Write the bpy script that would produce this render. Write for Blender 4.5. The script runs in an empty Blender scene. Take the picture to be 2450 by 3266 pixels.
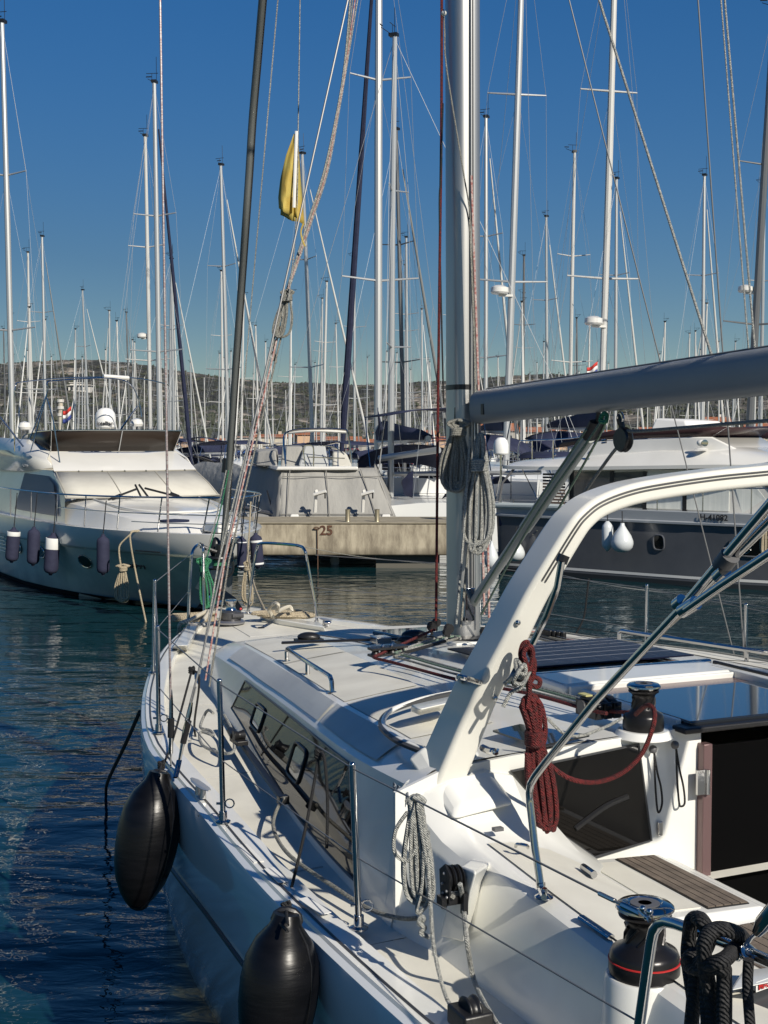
import bpy, bmesh, math, random
from mathutils import Vector, Matrix, noise
random.seed(7)
R = math.radians
S = bpy.context.scene
COL = S.collection

# ------------------------------------------------------------------ camera, sky, sun
CAM_Z, FPX, HORIZON = 3.2, 4200.0, 1405.0
PITCH = math.atan((1633 - HORIZON) / FPX)
cam = bpy.data.cameras.new('camera')
cam.sensor_fit = 'VERTICAL'; cam.sensor_height = 36.0; cam.lens = FPX / 3266 * 36
cam.clip_start = 0.1; cam.clip_end = 6000
cam_ob = bpy.data.objects.new('camera', cam); COL.objects.link(cam_ob)
cam_ob.location = (0, 0, CAM_Z); cam_ob.rotation_euler = (math.pi / 2 - PITCH, 0, 0)
S.camera = cam_ob

SUN_AZ, SUN_EL = R(145), R(33.5)           # azimuth clockwise from the view direction
world = bpy.data.worlds.new('World'); S.world = world; world.use_nodes = True
wn = world.node_tree; bg = wn.nodes['Background']
sky = wn.nodes.new('ShaderNodeTexSky'); sky.sky_type = 'NISHITA'; sky.sun_disc = False
sky.sun_elevation = SUN_EL; sky.sun_rotation = SUN_AZ
sky.altitude = 100; sky.air_density = 1.0; sky.dust_density = 0.1; sky.ozone_density = 4.0
hs = wn.nodes.new('ShaderNodeHueSaturation'); hs.inputs['Saturation'].default_value = 1.32; hs.inputs['Value'].default_value = 0.82; hs.inputs['Hue'].default_value = 0.506
wn.links.new(sky.outputs[0], hs.inputs['Color']); 
sp_ = wn.nodes.new('ShaderNodeSeparateColor'); mr_ = wn.nodes.new('ShaderNodeMapRange'); vm_ = wn.nodes.new('ShaderNodeVectorMath'); vm_.operation = 'SCALE'
for k_, v_ in (('From Min', 3.8), ('From Max', 6.8), ('To Min', 1.0), ('To Max', 0.62)): mr_.inputs[k_].default_value = v_
wn.links.new(hs.outputs[0], sp_.inputs[0]); wn.links.new(sp_.outputs[2], mr_.inputs['Value']); wn.links.new(hs.outputs[0], vm_.inputs[0]); wn.links.new(mr_.outputs[0], vm_.inputs['Scale']); m2_ = wn.nodes.new('ShaderNodeMapRange'); v2_ = wn.nodes.new('ShaderNodeVectorMath'); v2_.operation = 'SCALE'
for k_, v_ in (('From Min', 6.8), ('From Max', 18.0), ('To Min', 1.0), ('To Max', 0.32)): m2_.inputs[k_].default_value = v_
wn.links.new(sp_.outputs[2], m2_.inputs['Value']); wn.links.new(vm_.outputs[0], v2_.inputs[0]); wn.links.new(m2_.outputs[0], v2_.inputs['Scale']); wn.links.new(v2_.outputs[0], bg.inputs[0]); bg.inputs[1].default_value = 0.08
sun = bpy.data.lights.new('sun', 'SUN'); sun.energy = 5.0; sun.angle = R(0.5); sun.color = (1.0, 0.93, 0.81)
sun_ob = bpy.data.objects.new('sun', sun); COL.objects.link(sun_ob)
sd = Vector((math.sin(SUN_AZ) * math.cos(SUN_EL), math.cos(SUN_AZ) * math.cos(SUN_EL), math.sin(SUN_EL)))
sun_ob.rotation_euler = sd.to_track_quat('Z', 'Y').to_euler()
sun_ob.location = sd * 50
S.view_settings.view_transform = 'Standard'; S.view_settings.look = 'None'
S.view_settings.gamma = 1.0; S.view_settings.exposure = 0.13
S.view_settings.use_curve_mapping = False
S.cycles.max_bounces = 6; S.cycles.caustics_reflective = False; S.cycles.caustics_refractive = False

# ------------------------------------------------------------------ survey helpers: sight lines measured in the photograph meet a plane of the real place
_c, _s = math.cos(PITCH), math.sin(PITCH)
def ray(px, py):
    a = (px - 1225) / FPX; b = -(py - 1633) / FPX
    return Vector((a, _c + b * _s, -_s + b * _c))
def PD(px, py, d):
    r = ray(px, py); return Vector((0, 0, CAM_Z)) + r * (d / r.y)
def PZ(px, py, z):
    r = ray(px, py); return Vector((0, 0, CAM_Z)) + r * ((z - CAM_Z) / r.z)

# boat frame: origin at the mast foot, f forward, w to starboard
MAST = Vector((0.479, 7.895, 0))
TH = R(24)
UF = Vector((-math.sin(TH), math.cos(TH), 0)); US = Vector((math.cos(TH), math.sin(TH), 0))
def B(f, w, z): return MAST + UF * f + US * w + Vector((0, 0, z))
def PN(px, py, n, c):
    r = ray(px, py); k = (c + MAST.dot(n)) / (r.x * n.x + r.y * n.y)
    return Vector((0, 0, CAM_Z)) + r * k
def PW(px, py, w): return PN(px, py, US, w)
def PF(px, py, f): return PN(px, py, UF, f)
def lerp(a, b, t): return a + (b - a) * t
def interp(x, tab):
    tab = sorted(tab)
    if x <= tab[0][0]: return tab[0][1]
    for (a, va), (b, vb) in zip(tab, tab[1:]):
        if x <= b: return va + (vb - va) * (x - a) / (b - a)
    return tab[-1][1]
def sm(x, tab):            # smooth (cosine free) Catmull interpolation of a table
    tab = sorted(tab); n = len(tab)
    if x <= tab[0][0]: return tab[0][1]
    if x >= tab[-1][0]: return tab[-1][1]
    for i in range(n - 1):
        if x <= tab[i + 1][0]:
            x0, y0 = tab[i]; x1, y1 = tab[i + 1]; h = x1 - x0; t = (x - x0) / h
            def slope(j):
                if j == 0: return (tab[1][1] - tab[0][1]) / (tab[1][0] - tab[0][0])
                if j == n - 1: return (tab[-1][1] - tab[-2][1]) / (tab[-1][0] - tab[-2][0])
                return (tab[j + 1][1] - tab[j - 1][1]) / (tab[j + 1][0] - tab[j - 1][0])
            m0, m1 = slope(i) * h, slope(i + 1) * h
            return (2*t**3-3*t*t+1)*y0 + (t**3-2*t*t+t)*m0 + (-2*t**3+3*t*t)*y1 + (t**3-t*t)*m1

# ------------------------------------------------------------------ materials
MATS = {}
def mat(name, col, rough=0.5, metal=0.0, col2=None, nscale=8.0, detail=4.0, bump=0.0, bscale=40.0, coat=0.0, spec=None,
        stretch=None, contrast=(0.35, 0.65), bdist=0.01, wave=None, twist=0):
    if name in MATS: return MATS[name]
    m = bpy.data.materials.new(name); m.use_nodes = True; nt = m.node_tree
    p = nt.nodes['Principled BSDF']
    p.inputs['Base Color'].default_value = (*col, 1); p.inputs['Roughness'].default_value = rough
    p.inputs['Metallic'].default_value = metal
    if coat: p.inputs['Coat Weight'].default_value = coat; p.inputs['Coat Roughness'].default_value = 0.05
    if spec is not None: p.inputs['Specular IOR Level'].default_value = spec
    tc = nt.nodes.new('ShaderNodeTexCoord'); mp = nt.nodes.new('ShaderNodeMapping')
    nt.links.new(tc.outputs['Object'], mp.inputs[0])
    if stretch: mp.inputs['Scale'].default_value = stretch
    if col2 is not None:
        if wave:
            n = nt.nodes.new('ShaderNodeTexWave'); n.wave_type = 'BANDS'; n.bands_direction = wave[0]
            n.inputs['Scale'].default_value = nscale; n.inputs['Distortion'].default_value = wave[1]; n.inputs['Detail'].default_value = 2
            out = n.outputs['Fac']
        else:
            n = nt.nodes.new('ShaderNodeTexNoise'); n.inputs['Scale'].default_value = nscale; n.inputs['Detail'].default_value = detail
            out = n.outputs['Fac']
        r = nt.nodes.new('ShaderNodeValToRGB'); r.color_ramp.elements[0].position = contrast[0]; r.color_ramp.elements[1].position = contrast[1]
        r.color_ramp.elements[0].color = (*col, 1); r.color_ramp.elements[1].color = (*col2, 1)
        nt.links.new(mp.outputs[0], n.inputs['Vector']); nt.links.new(out, r.inputs[0]); nt.links.new(r.outputs[0], p.inputs['Base Color'])
    if bump:
        n2 = nt.nodes.new('ShaderNodeTexNoise'); n2.inputs['Scale'].default_value = bscale; n2.inputs['Detail'].default_value = 5
        b = nt.nodes.new('ShaderNodeBump'); b.inputs['Strength'].default_value = bump; b.inputs['Distance'].default_value = bdist
        nt.links.new(mp.outputs[0], n2.inputs['Vector']); nt.links.new(n2.outputs['Fac'], b.inputs['Height']); nt.links.new(b.outputs[0], p.inputs['Normal'])
    if twist:
        w2 = nt.nodes.new('ShaderNodeTexWave'); w2.wave_type = 'BANDS'; w2.bands_direction = 'DIAGONAL'; w2.inputs['Scale'].default_value = twist; w2.inputs['Distortion'].default_value = 3.0; w2.inputs['Detail'].default_value = 1.5
        b3 = nt.nodes.new('ShaderNodeBump'); b3.inputs['Strength'].default_value = 0.9; b3.inputs['Distance'].default_value = 0.004
        nt.links.new(mp.outputs[0], w2.inputs['Vector']); nt.links.new(w2.outputs['Fac'], b3.inputs['Height']); nt.links.new(b3.outputs[0], p.inputs['Normal'])
        if bump: nt.links.new(b.outputs[0], b3.inputs['Normal'])
    MATS[name] = m; return m

GEL = mat('white_gelcoat', (0.76, 0.755, 0.72), 0.24, col2=(0.66, 0.66, 0.62), nscale=2.2, detail=8, coat=0.35, bump=0.03, bscale=6)
GELHULL = mat('hull_gelcoat', (0.72, 0.74, 0.74), 0.12, col2=(0.66, 0.68, 0.69), nscale=1.1, coat=0.6, bump=0.02, bscale=3)
NONSKID = mat('cream_nonskid', (0.70, 0.68, 0.60), 0.62, col2=(0.58, 0.56, 0.49), nscale=3.2, detail=10, bump=0.35, bscale=420, bdist=0.002)
CREAM = mat('cream_gelcoat', (0.74, 0.73, 0.67), 0.28, col2=(0.70, 0.69, 0.63), nscale=2.0, coat=0.3)
STEEL = mat('polished_stainless', (0.50, 0.50, 0.50), 0.09, 1.0, bump=0.04, bscale=30)
WIRE = mat('rigging_wire', (0.22, 0.22, 0.22), 0.45, 0.5)
ALU = mat('anodised_aluminium', (0.50, 0.50, 0.49), 0.40, 0.85, col2=(0.44, 0.44, 0.43), nscale=3, stretch=(1, 1, 0.15))
ALUW = mat('boom_grey', (0.25, 0.265, 0.28), 0.42, 0.1, col2=(0.23, 0.245, 0.26), nscale=4)
BLACKP = mat('black_plastic', (0.012, 0.012, 0.013), 0.38, bump=0.1, bscale=60)
GREYP = mat('grey_plastic', (0.10, 0.10, 0.105), 0.45)
RUBBER = mat('black_fender_vinyl', (0.0025, 0.0025, 0.003), 0.33, col2=(0.005, 0.005, 0.006), nscale=5, bump=0.3, bscale=14, stretch=(1, 1, 5), bdist=0.003, spec=.3)
GLASS = mat('smoked_glass', (0.006, 0.0055, 0.005), 0.03, spec=0.42)
GLASSB = mat('smoked_hatch_acrylic', (0.015, 0.018, 0.022), 0.04, coat=1.0)
DARK = mat('painted_dark_interior', (0.0012, 0.0012, 0.0014), 0.7, spec=0.05)
SEAM = mat('deck_seam_sealant', (0.36, 0.36, 0.35), 0.6)
GROOVE = mat('dark_seal', (0.05, 0.052, 0.055), 0.4)
TEAK = mat('weathered_teak', (0.17, 0.135, 0.105), 0.8, col2=(0.11, 0.088, 0.07), nscale=14, stretch=(1, 1, 1), bump=0.3, bscale=80)
SOLAR = mat('solar_cells', (0.008, 0.010, 0.026), 0.35, spec=0.2)
BRONZE = mat('tinted_frame', (0.16, 0.10, 0.10), 0.25, 0.3)
REDROPE = mat('red_rope', (0.17, 0.014, 0.014), 0.8, col2=(0.055, 0.010, 0.010), nscale=90, bump=0.6, bscale=160, twist=70)
WHITEROPE = mat('pale_grey_rope', (0.50, 0.50, 0.46), 0.85, col2=(0.27, 0.28, 0.27), nscale=110, bump=0.6, bscale=200, contrast=(0.42, 0.6), twist=80)
OLDROPE = mat('grey_halyard_rope', (0.40, 0.39, 0.34), 0.85, col2=(0.20, 0.20, 0.18), nscale=120, bump=0.6, bscale=200, twist=80)
BEIGEROPE = mat('beige_mooring_rope', (0.56, 0.48, 0.34), 0.9, col2=(0.34, 0.28, 0.19), nscale=80, bump=0.7, bscale=140, twist=45)
GREENROPE = mat('green_rope', (0.05, 0.27, 0.13), 0.8, col2=(0.03, 0.15, 0.08), nscale=90, bump=0.5, bscale=160, twist=45)
GREENDK = mat('green_flecked_line', (0.06, 0.13, 0.08), 0.8, col2=(0.20, 0.24, 0.20), nscale=160)
BLACKROPE = mat('black_braided_rope', (0.008, 0.008, 0.009), 0.75, col2=(0.022, 0.022, 0.024), nscale=140, bump=1.0, bscale=170, bdist=0.004, twist=60)
PINKROPE = mat('pink_flecked_rope', (0.50, 0.42, 0.38), 0.85, col2=(0.30, 0.10, 0.09), nscale=70)
YELLOW = mat('yellow_flag_cloth', (0.50, 0.40, 0.10), 0.8, col2=(0.42, 0.28, 0.05), nscale=9)
WHITEC = mat('white_cloth', (0.7, 0.7, 0.68), 0.85)
RED = mat('red_paint', (0.42, 0.02, 0.02), 0.5)
BLACKL = mat('black_lettering', (0.015, 0.015, 0.018), 0.5)
NAVY = mat('navy_canvas', (0.012, 0.016, 0.045), 0.8, col2=(0.018, 0.024, 0.06), nscale=5, bump=0.3, bscale=20)
GREYC = mat('grey_boat_cover', (0.33, 0.325, 0.30), 0.85, col2=(0.26, 0.255, 0.24), nscale=1.0, contrast=(.2,.8), bump=0.6, bscale=1.6, bdist=0.12, stretch=(1.6,1,.5))

# ------------------------------------------------------------------ mesh builder
BASE = {}
class MB:
    def __init__(s): s.v = []; s.f = []
    def add(s, vs, fs):
        o = len(s.v); s.v += [Vector(v) for v in vs]; s.f += [[i + o for i in f] for f in fs]; return s
    def hexa(s, p):                      # 8 points: bottom ring 0-3, top ring 4-7
        return s.add(p, [(0,3,2,1),(4,5,6,7),(0,1,5,4),(1,2,6,5),(2,3,7,6),(3,0,4,7)])
    def box(s, c, h, ax=None):           # centre, half sizes, axes
        ax = ax or (Vector((1,0,0)), Vector((0,1,0)), Vector((0,0,1))); c = Vector(c)
        q = [c + ax[0]*h[0]*i + ax[1]*h[1]*j + ax[2]*h[2]*k for k in (-1,1) for i, j in ((-1,-1),(1,-1),(1,1),(-1,1))]
        return s.hexa(q)
    def prism(s, poly, vec):
        n = len(poly); vec = Vector(vec)
        vs = [Vector(p) for p in poly] + [Vector(p) + vec for p in poly]
        return s.add(vs, [tuple(range(n))[::-1], tuple(range(n, 2*n))] + [(i, (i+1) % n, n+(i+1) % n, n+i) for i in range(n)])
    def loft(s, rings, close=True, caps=True):
        n = len(rings[0]); vs = [p for r in rings for p in r]; fs = []
        for i in range(len(rings) - 1):
            for j in range(n if close else n - 1):
                k = (j + 1) % n; fs.append((i*n+j, i*n+k, (i+1)*n+k, (i+1)*n+j))
        if caps and close:
            fs.append(tuple(range(n))[::-1]); fs.append(tuple((len(rings)-1)*n + j for j in range(n)))
        return s.add(vs, fs)
    def tube(s, pts, r, n=8, closed=False, flat=None):
        pts = [Vector(p) for p in pts]; m = len(pts)
        rr = r if isinstance(r, (list, tuple)) else [r] * m
        tans = []
        for i in range(m):
            a = pts[(i-1) % m] if (closed or i) else pts[i]; b = pts[(i+1) % m] if (closed or i < m-1) else pts[i]
            t = b - a; tans.append(t.normalized() if t.length > 1e-9 else Vector((0,0,1)))
        up = Vector((0,0,1)) if abs(tans[0].z) < 0.9 else Vector((1,0,0))
        nrm = (up - tans[0] * up.dot(tans[0])).normalized(); rings = []
        for i in range(m):
            nrm = (nrm - tans[i] * nrm.dot(tans[i])).normalized(); bi = tans[i].cross(nrm)
            a = flat if flat else (1, 1)
            rings.append([pts[i] + nrm*math.cos(2*math.pi*k/n)*rr[i]*a[0] + bi*math.sin(2*math.pi*k/n)*rr[i]*a[1] for k in range(n)])
        if closed: rings.append(rings[0])
        return s.loft(rings, True, not closed)
    def lathe(s, prof, c, n=24, ax=None):
        c = Vector(c); ax = ax or (Vector((1,0,0)), Vector((0,1,0)), Vector((0,0,1)))
        rings = [[c + ax[0]*math.cos(2*math.pi*k/n)*r + ax[1]*math.sin(2*math.pi*k/n)*r + ax[2]*z for k in range(n)] for r, z in prof]
        return s.loft(rings, True, True)
    def ball(s, c, r, n=12, sq=(1,1,1)):
        c = Vector(c); m = n // 2; rings = []
        for i in range(m + 1):
            a = math.pi * (0.02 + 0.96 * i / m)
            rings.append([c + Vector((math.sin(a)*math.cos(2*math.pi*k/n)*r*sq[0], math.sin(a)*math.sin(2*math.pi*k/n)*r*sq[1], math.cos(a)*r*sq[2])) for k in range(n)])
        return s.loft(rings)
    def build(s, name, m, parent=None, smooth=35, bevel=0, solid=0, seg=2, sub=0, wn=False):
        base = Vector((0,0,0))
        if parent is not None: base = BASE.get(parent.name, Vector((0,0,0)))
        me = bpy.data.meshes.new(name); me.from_pydata([tuple(v - base) for v in s.v], [], s.f)
        bm = bmesh.new(); bm.from_mesh(me); bmesh.ops.remove_doubles(bm, verts=bm.verts, dist=1e-5)
        bmesh.ops.recalc_face_normals(bm, faces=bm.faces); bm.to_mesh(me); bm.free()
        me.materials.append(m)
        if smooth:
            for p in me.polygons: p.use_smooth = True
            try: me.set_sharp_from_angle(angle=R(smooth))
            except Exception: pass
        o = bpy.data.objects.new(name, me); COL.objects.link(o)
        if parent is not None: o.parent = parent
        BASE[o.name] = base
        if solid:
            q = o.modifiers.new('t', 'SOLIDIFY'); q.thickness = solid; q.offset = -1
        if bevel:
            q = o.modifiers.new('b', 'BEVEL'); q.width = bevel; q.segments = seg; q.limit_method = 'ANGLE'; q.angle_limit = R(30); q.harden_normals = False
        if bevel or wn:
            q = o.modifiers.new('w', 'WEIGHTED_NORMAL'); q.keep_sharp = True; q.weight = 80
        if sub:
            q = o.modifiers.new('s', 'SUBSURF'); q.levels = sub; q.render_levels = sub
        return o
def thing(name, label, cat, loc=(0,0,0), group=None):
    o = bpy.data.objects.new(name, None); COL.objects.link(o); o.location = loc; o.empty_display_size = 0.2
    BASE[o.name] = Vector(loc); o['label'] = label; o['category'] = cat
    if group: o['group'] = group
    return o
def tag(o, label, cat, group=None):
    o['label'] = label; o['category'] = cat
    if group: o['group'] = group
    return o
def cr(pts, k=6, closed=False):          # Catmull-Rom through points
    pts = [Vector(p) for p in pts]; n = len(pts); out = []
    rng = range(n) if closed else range(n - 1)
    for i in rng:
        p0 = pts[(i-1) % n] if (closed or i) else pts[0]; p1 = pts[i]; p2 = pts[(i+1) % n]; p3 = pts[(i+2) % n] if (closed or i < n-2) else pts[-1]
        for j in range(k):
            t = j / k
            out.append(0.5 * ((2*p1) + (p2-p0)*t + (2*p0-5*p1+4*p2-p3)*t*t + (3*p1-p0-3*p2+p3)*t**3))
    if not closed: out.append(pts[-1])
    return out
def rope(name, pts, r, m, parent=None, k=8, n=7, closed=False):
    return MB().tube(cr(pts, k, closed) if len(pts) > 2 else pts, r, n, closed).build(name, m, parent)
def text(name, s, org, xd, yd, size, m, parent, ext=0.004, off=0.0, shear=0.0, space=1.0):
    cu = bpy.data.curves.new(name, 'FONT'); cu.body = s; cu.size = size; cu.extrude = ext; cu.offset = off; cu.shear = shear; cu.space_character = space
    cu.align_x = 'CENTER'; cu.align_y = 'CENTER'
    t = bpy.data.objects.new(name + '_tmp', cu); COL.objects.link(t)
    me = bpy.data.meshes.new_from_object(t); bpy.data.objects.remove(t)
    xd = Vector(xd).normalized(); yd = Vector(yd).normalized(); zd = xd.cross(yd).normalized(); base = BASE.get(parent.name, Vector((0,0,0)))
    for v in me.vertices: v.co = Vector(org) - base + xd*v.co.x + yd*v.co.y + zd*v.co.z
    me.materials.clear(); me.materials.append(m)
    o = bpy.data.objects.new(name, me); COL.objects.link(o); o.parent = parent; BASE[o.name] = base
    return o
def hank(top, length, width, loops, r, m, name='rope_coil', wrap=0.28, depth=0.03, side=Vector((1,0,0)), lean=Vector((0,0,0)), seed=1, wraps=4, head=0.35, n=6):
    rnd = random.Random(seed); pts = []; side = Vector(side).normalized(); nrm = side.cross(Vector((0,0,1))).normalized()
    for i in range(loops):
        lw = width * rnd.choice((0.25, 0.45, 0.65, 0.85, 1.0)) * rnd.uniform(.9, 1.1); ll = length * rnd.uniform(0.88, 1.0); dz = rnd.uniform(-0.5, 0.5) * depth; sh = rnd.uniform(-0.15, 0.15) * width
        for t, x in ((0.0, 0.0), (0.05, head), (wrap, 0.18), (0.6, 0.46), (0.92, 0.44), (1.0, 0.0), (0.92, -0.44), (0.6, -0.46), (wrap, -0.18), (0.05, -head)):
            pts.append(Vector(top) + Vector((0,0,-1)) * ll * t + lean * t + side * (x * lw + sh * min(1, t * 2)) + nrm * (dz + rnd.uniform(-1, 1) * r * 0.5))
    for i in range(wraps * 6):
        a = i * math.pi / 3; z = length * (wrap - 0.04 + 0.10 * i / (wraps * 6))
        pts.append(Vector(top) + lean * wrap + Vector((0,0,-z)) + side * math.cos(a) * width * 0.27 + nrm * math.sin(a) * (depth + r * 1.2))
    return MB().tube(cr(pts, 4), r, n).build(name, m)
def heap(c, R0, turns, r, m, name='rope_coil', seed=1, flat=0.35, sx=1.0, sy=1.0, ax=None):
    rnd = random.Random(seed); pts = []; n = turns * 9; a0 = rnd.random() * 6; ax = ax or (Vector((1,0,0)), Vector((0,1,0)))
    for i in range(n):
        a = a0 + i * 2 * math.pi / 9; rad = R0 * (0.55 + 0.45 * abs(math.sin(i * 0.37 + seed))) * rnd.uniform(0.92, 1.08)
        pts.append(Vector(c) + ax[0]*math.cos(a)*rad*sx + ax[1]*math.sin(a)*rad*sy + Vector((0, 0, r + (i / n) * R0 * flat * (1 - 0.5*rad/R0) + rnd.uniform(0, r))))
    return MB().tube(cr(pts, 4), r, 6).build(name, m)
# ================================================================== HERO SAILBOAT
HB = [(-6.6,1.72),(-5.5,1.86),(-4.2,1.95),(-3.1,2.0),(-2.6,2.015),(-1.95,2.01),(-1.14,1.98),(-0.66,1.97),(-0.24,1.955),(0.07,1.93),(0.48,1.86),(1.14,1.70),(1.53,1.59),(2.1,1.41),(2.93,1.10),(3.8,0.70),(4.4,0.40),(4.8,0.19),(5.0,0.05)]
WL = [(-6.6,1.3),(-5.5,1.5),(-4,1.6),(-2,1.63),(-1,1.62),(-0.15,1.6),(0.4,1.57),(1.1,1.49),(2.1,1.29),(2.93,0.95),(3.8,0.52),(4.4,0.24),(4.8,0.08),(5.0,0.01)]
ZG = [(-6.6,1.40),(-5.5,1.41),(-3.4,1.415),(-2.6,1.435),(-1.9,1.45),(-1.1,1.48),(-0.3,1.515),(0.5,1.55),(1.5,1.575),(2.9,1.6),(5.0,1.63)]
hb = lambda f: sm(f, HB); zg = lambda f: sm(f, ZG); wl = lambda f: sm(f, WL)
def hullw(f, z):
    t = max(0, min(1, z / (zg(f) - 0.05))); return wl(f) + (hb(f) - wl(f)) * math.sin(t * math.pi / 2) ** 0.9
sail = thing('sailboat', 'white sailing yacht in front with cockpit arch, grey boom and black fenders along its side', 'sailboat', (MAST.x, MAST.y, 0))
FS = [-6.6 + i * 0.2 for i in range(59)]; FS = [f for f in FS if f < 4.99] + [4.9, 5.0]; FS = sorted(set(round(f, 3) for f in FS))
mb = MB(); rings = []
for F in FS:
    half = []; g = zg(F)
    for z in (g, g - 0.012, g - 0.045, g - 0.14, g*0.8, g*0.62, g*0.45, g*0.3, g*0.15, 0, -0.15, -0.4):
        if z == g: w = hb(F) - 0.03
        elif z == g - 0.012: w = hb(F) - 0.008
        elif z > 0: w = hullw(F, z)
        else: w = wl(F) * (1 + z * 0.5)
        ff = F - max(0, (F - 3)) * 0.07 * (1 - z / g)
        half.append((ff, max(w, 0.004), z))
    ring = [B(a, -b, c) for a, b, c in half] + [B(F - max(0,(F-3))*0.1, 0, -0.6)] + [B(a, b, c) for a, b, c in half[::-1]]
    rings.append(ring)
mb.loft(rings, False); mb.add(rings[0], [tuple(range(len(rings[0])))])
hull = mb.build('hull', GELHULL, sail, 40)
for sgn in (-1, 1):
    st = [B(f, sgn * (hullw(f, 0.98 + 0.0 * f) + 0.001), 0.985) for f in [-6.4 + .25*i for i in range(44)] if f < 4.4]
    MB().tube(st, 0.013, 6).build('hull_stripe', GROOVE, hull)
    # long deck-edge covering board with a groove
    rr = []
    for F in FS:
        h, g = hb(F), zg(F); iw = max(0.03, 0.15 * min(1, (5.05 - F) / 0.8))
        rr.append([B(F, sgn*(max(h - 0.03, .002)), g), B(F, sgn*max(h-0.036, .002), g+0.012), B(F, sgn*max(h-iw, 0.001), g+0.014), B(F, sgn*max(h-iw-0.012, 0.0), g-0.03)])
    MB().loft(rr, False).build('toe_rail', GEL, sail, 30)
    MB().tube([B(F, sgn*max(hb(F) - 0.062, 0.01), zg(F) + 0.0135) for F in FS[4:]], 0.0055, 6).build('rail_groove', SEAM if sgn > 0 else GROOVE, sail)
# deck sheet
rings = []
for F in FS:
    if F < -2.81: continue
    h = max(hb(F) - 0.15 * min(1, (5.05 - F) / 0.8), 0.004); g = zg(F) - 0.022
    rings.append([B(F, x * h, g + 0.035 * (1 - x * x)) for x in (-1, -.92, -.75, -.4, 0, .4, .75, .92, 1)])
for F in (4.9,): pass
MB().loft(rings, False).build('deck', NONSKID, sail, 30)
for sgn in (-1, 1):                       # aft side decks beside the cockpit
    rr = []
    for F in FS:
        if F > -2.7: break
        h = hb(F) - 0.16; rr.append([B(F, sgn*h, zg(F)-0.022), B(F, sgn*1.30, zg(F)-0.01)])
    MB().loft(rr, False).build('side_deck', NONSKID, sail, 30)

# coachroof: f : (base b, shoulder w1,z1, bevel w2,z2, crown z4)
CR = {2.08:(0.93,0.92,1.61,0.86,1.615,1.625),1.98:(0.99,0.955,1.67,0.86,1.70,1.72),1.80:(1.06,1.0,1.725,0.88,1.775,1.80),1.4:(1.18,1.15,1.785,0.99,1.85,1.89),0.7:(1.31,1.28,1.845,1.12,1.91,1.96),
      0.0:(1.41,1.385,1.885,1.225,1.95,2.0),-0.5:(1.49,1.46,1.91,1.30,1.975,2.03),-1.0:(1.55,1.525,1.93,1.375,2.0,2.055),-1.65:(1.63,1.61,1.95,1.455,2.015,2.055),
      -2.3:(1.685,1.67,1.955,1.49,2.02,2.052),-2.70:(1.70,1.61,1.925,1.49,1.995,2.05)}
def to_boat(v): d_ = v - MAST; return Vector((d_.dot(UF), d_.dot(US), v.z))
CRT = {0: [(k, v[0]) for k, v in CR.items()], 5: [(k, v[5]) for k, v in CR.items()], 1: [], 2: [], 3: [], 4: []}
def inward(f, w, z, dw):          # the same edge seen on a side that leans further inboard
    p = B(f, -w, z); r = p - Vector((0, 0, CAM_Z)); wn_ = -(w - dw)
    k = (wn_ + MAST.dot(US)) / (r.x * US.x + r.y * US.y); q = to_boat(Vector((0, 0, CAM_Z)) + r * k); return q.x, -q.y, q.z
for k, v in CR.items():
    e1 = interp(k, [(-2.7, 0), (-2.3, .11), (-1.65, .16), (.0, .15), (1.4, .05), (1.8, 0)]); e2 = interp(k, [(-2.7, 0), (-2.3, .08), (-1.65, .11), (.0, .10), (1.4, .03), (1.8, 0)])
    f_, w_, z_ = inward(k, v[1], v[2], e1); CRT[1].append((f_, w_)); CRT[2].append((f_, z_))
    f_, w_, z_ = inward(k, v[3], v[4], e2); CRT[3].append((f_, w_)); CRT[4].append((f_, z_))
def crf(f, i): return sm(f, CRT[i])
def roofz(f, w):
    w = abs(w); w2, z2, z4 = crf(f, 3), crf(f, 4), crf(f, 5)
    if w >= w2: return lerp(z2, crf(f, 2), min(1, (w - w2) / max(.01, crf(f, 1) - w2)))
    return z2 + (z4 - z2) * (1 - (w / w2) ** 2)
CF = [2.08,2.03,1.98,1.88,1.8,1.6,1.4,1.1,.8,.5,.2,0,-.25,-.5,-.75,-1,-1.3,-1.65,-1.9,-2.1,-2.3,-2.5,-2.70]
def cside(f, t, sgn=-1, off=0.0):
    b, w1, z1 = crf(f,0), crf(f,1), crf(f,2); z0 = zg(f) - 0.02
    return B(f, sgn * (lerp(b, w1, t) + off), lerp(z0, z1, t))
side_r, roof_r, bev_r = [], [], []
for sgn in (-1, 1):
    sr = [[cside(f, t, sgn) for t in (-.05, .25, .6, .9, 1)] for f in CF]
    MB().loft(sr, False).build('cabin_side', GEL, sail, 30)
    br = []
    for f in CF:
        w1, z1, w2, z2 = crf(f,1), crf(f,2), crf(f,3), crf(f,4)
        br.append([B(f, sgn*lerp(w1,w2,t), lerp(z1,z2,t) + 0.012*math.sin(math.pi*t)) for t in (0,.33,.66,1)])
    MB().loft(br, False).build('roof_edge', GEL, sail, 30)
rr = [[B(f, crf(f,3)*x, roofz(f, crf(f,3)*x)) for x in (-1,-.85,-.6,-.3,0,.3,.6,.85,1)] for f in CF]
MB().loft(rr, False).build('coachroof', GEL, sail, 30)
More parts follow.
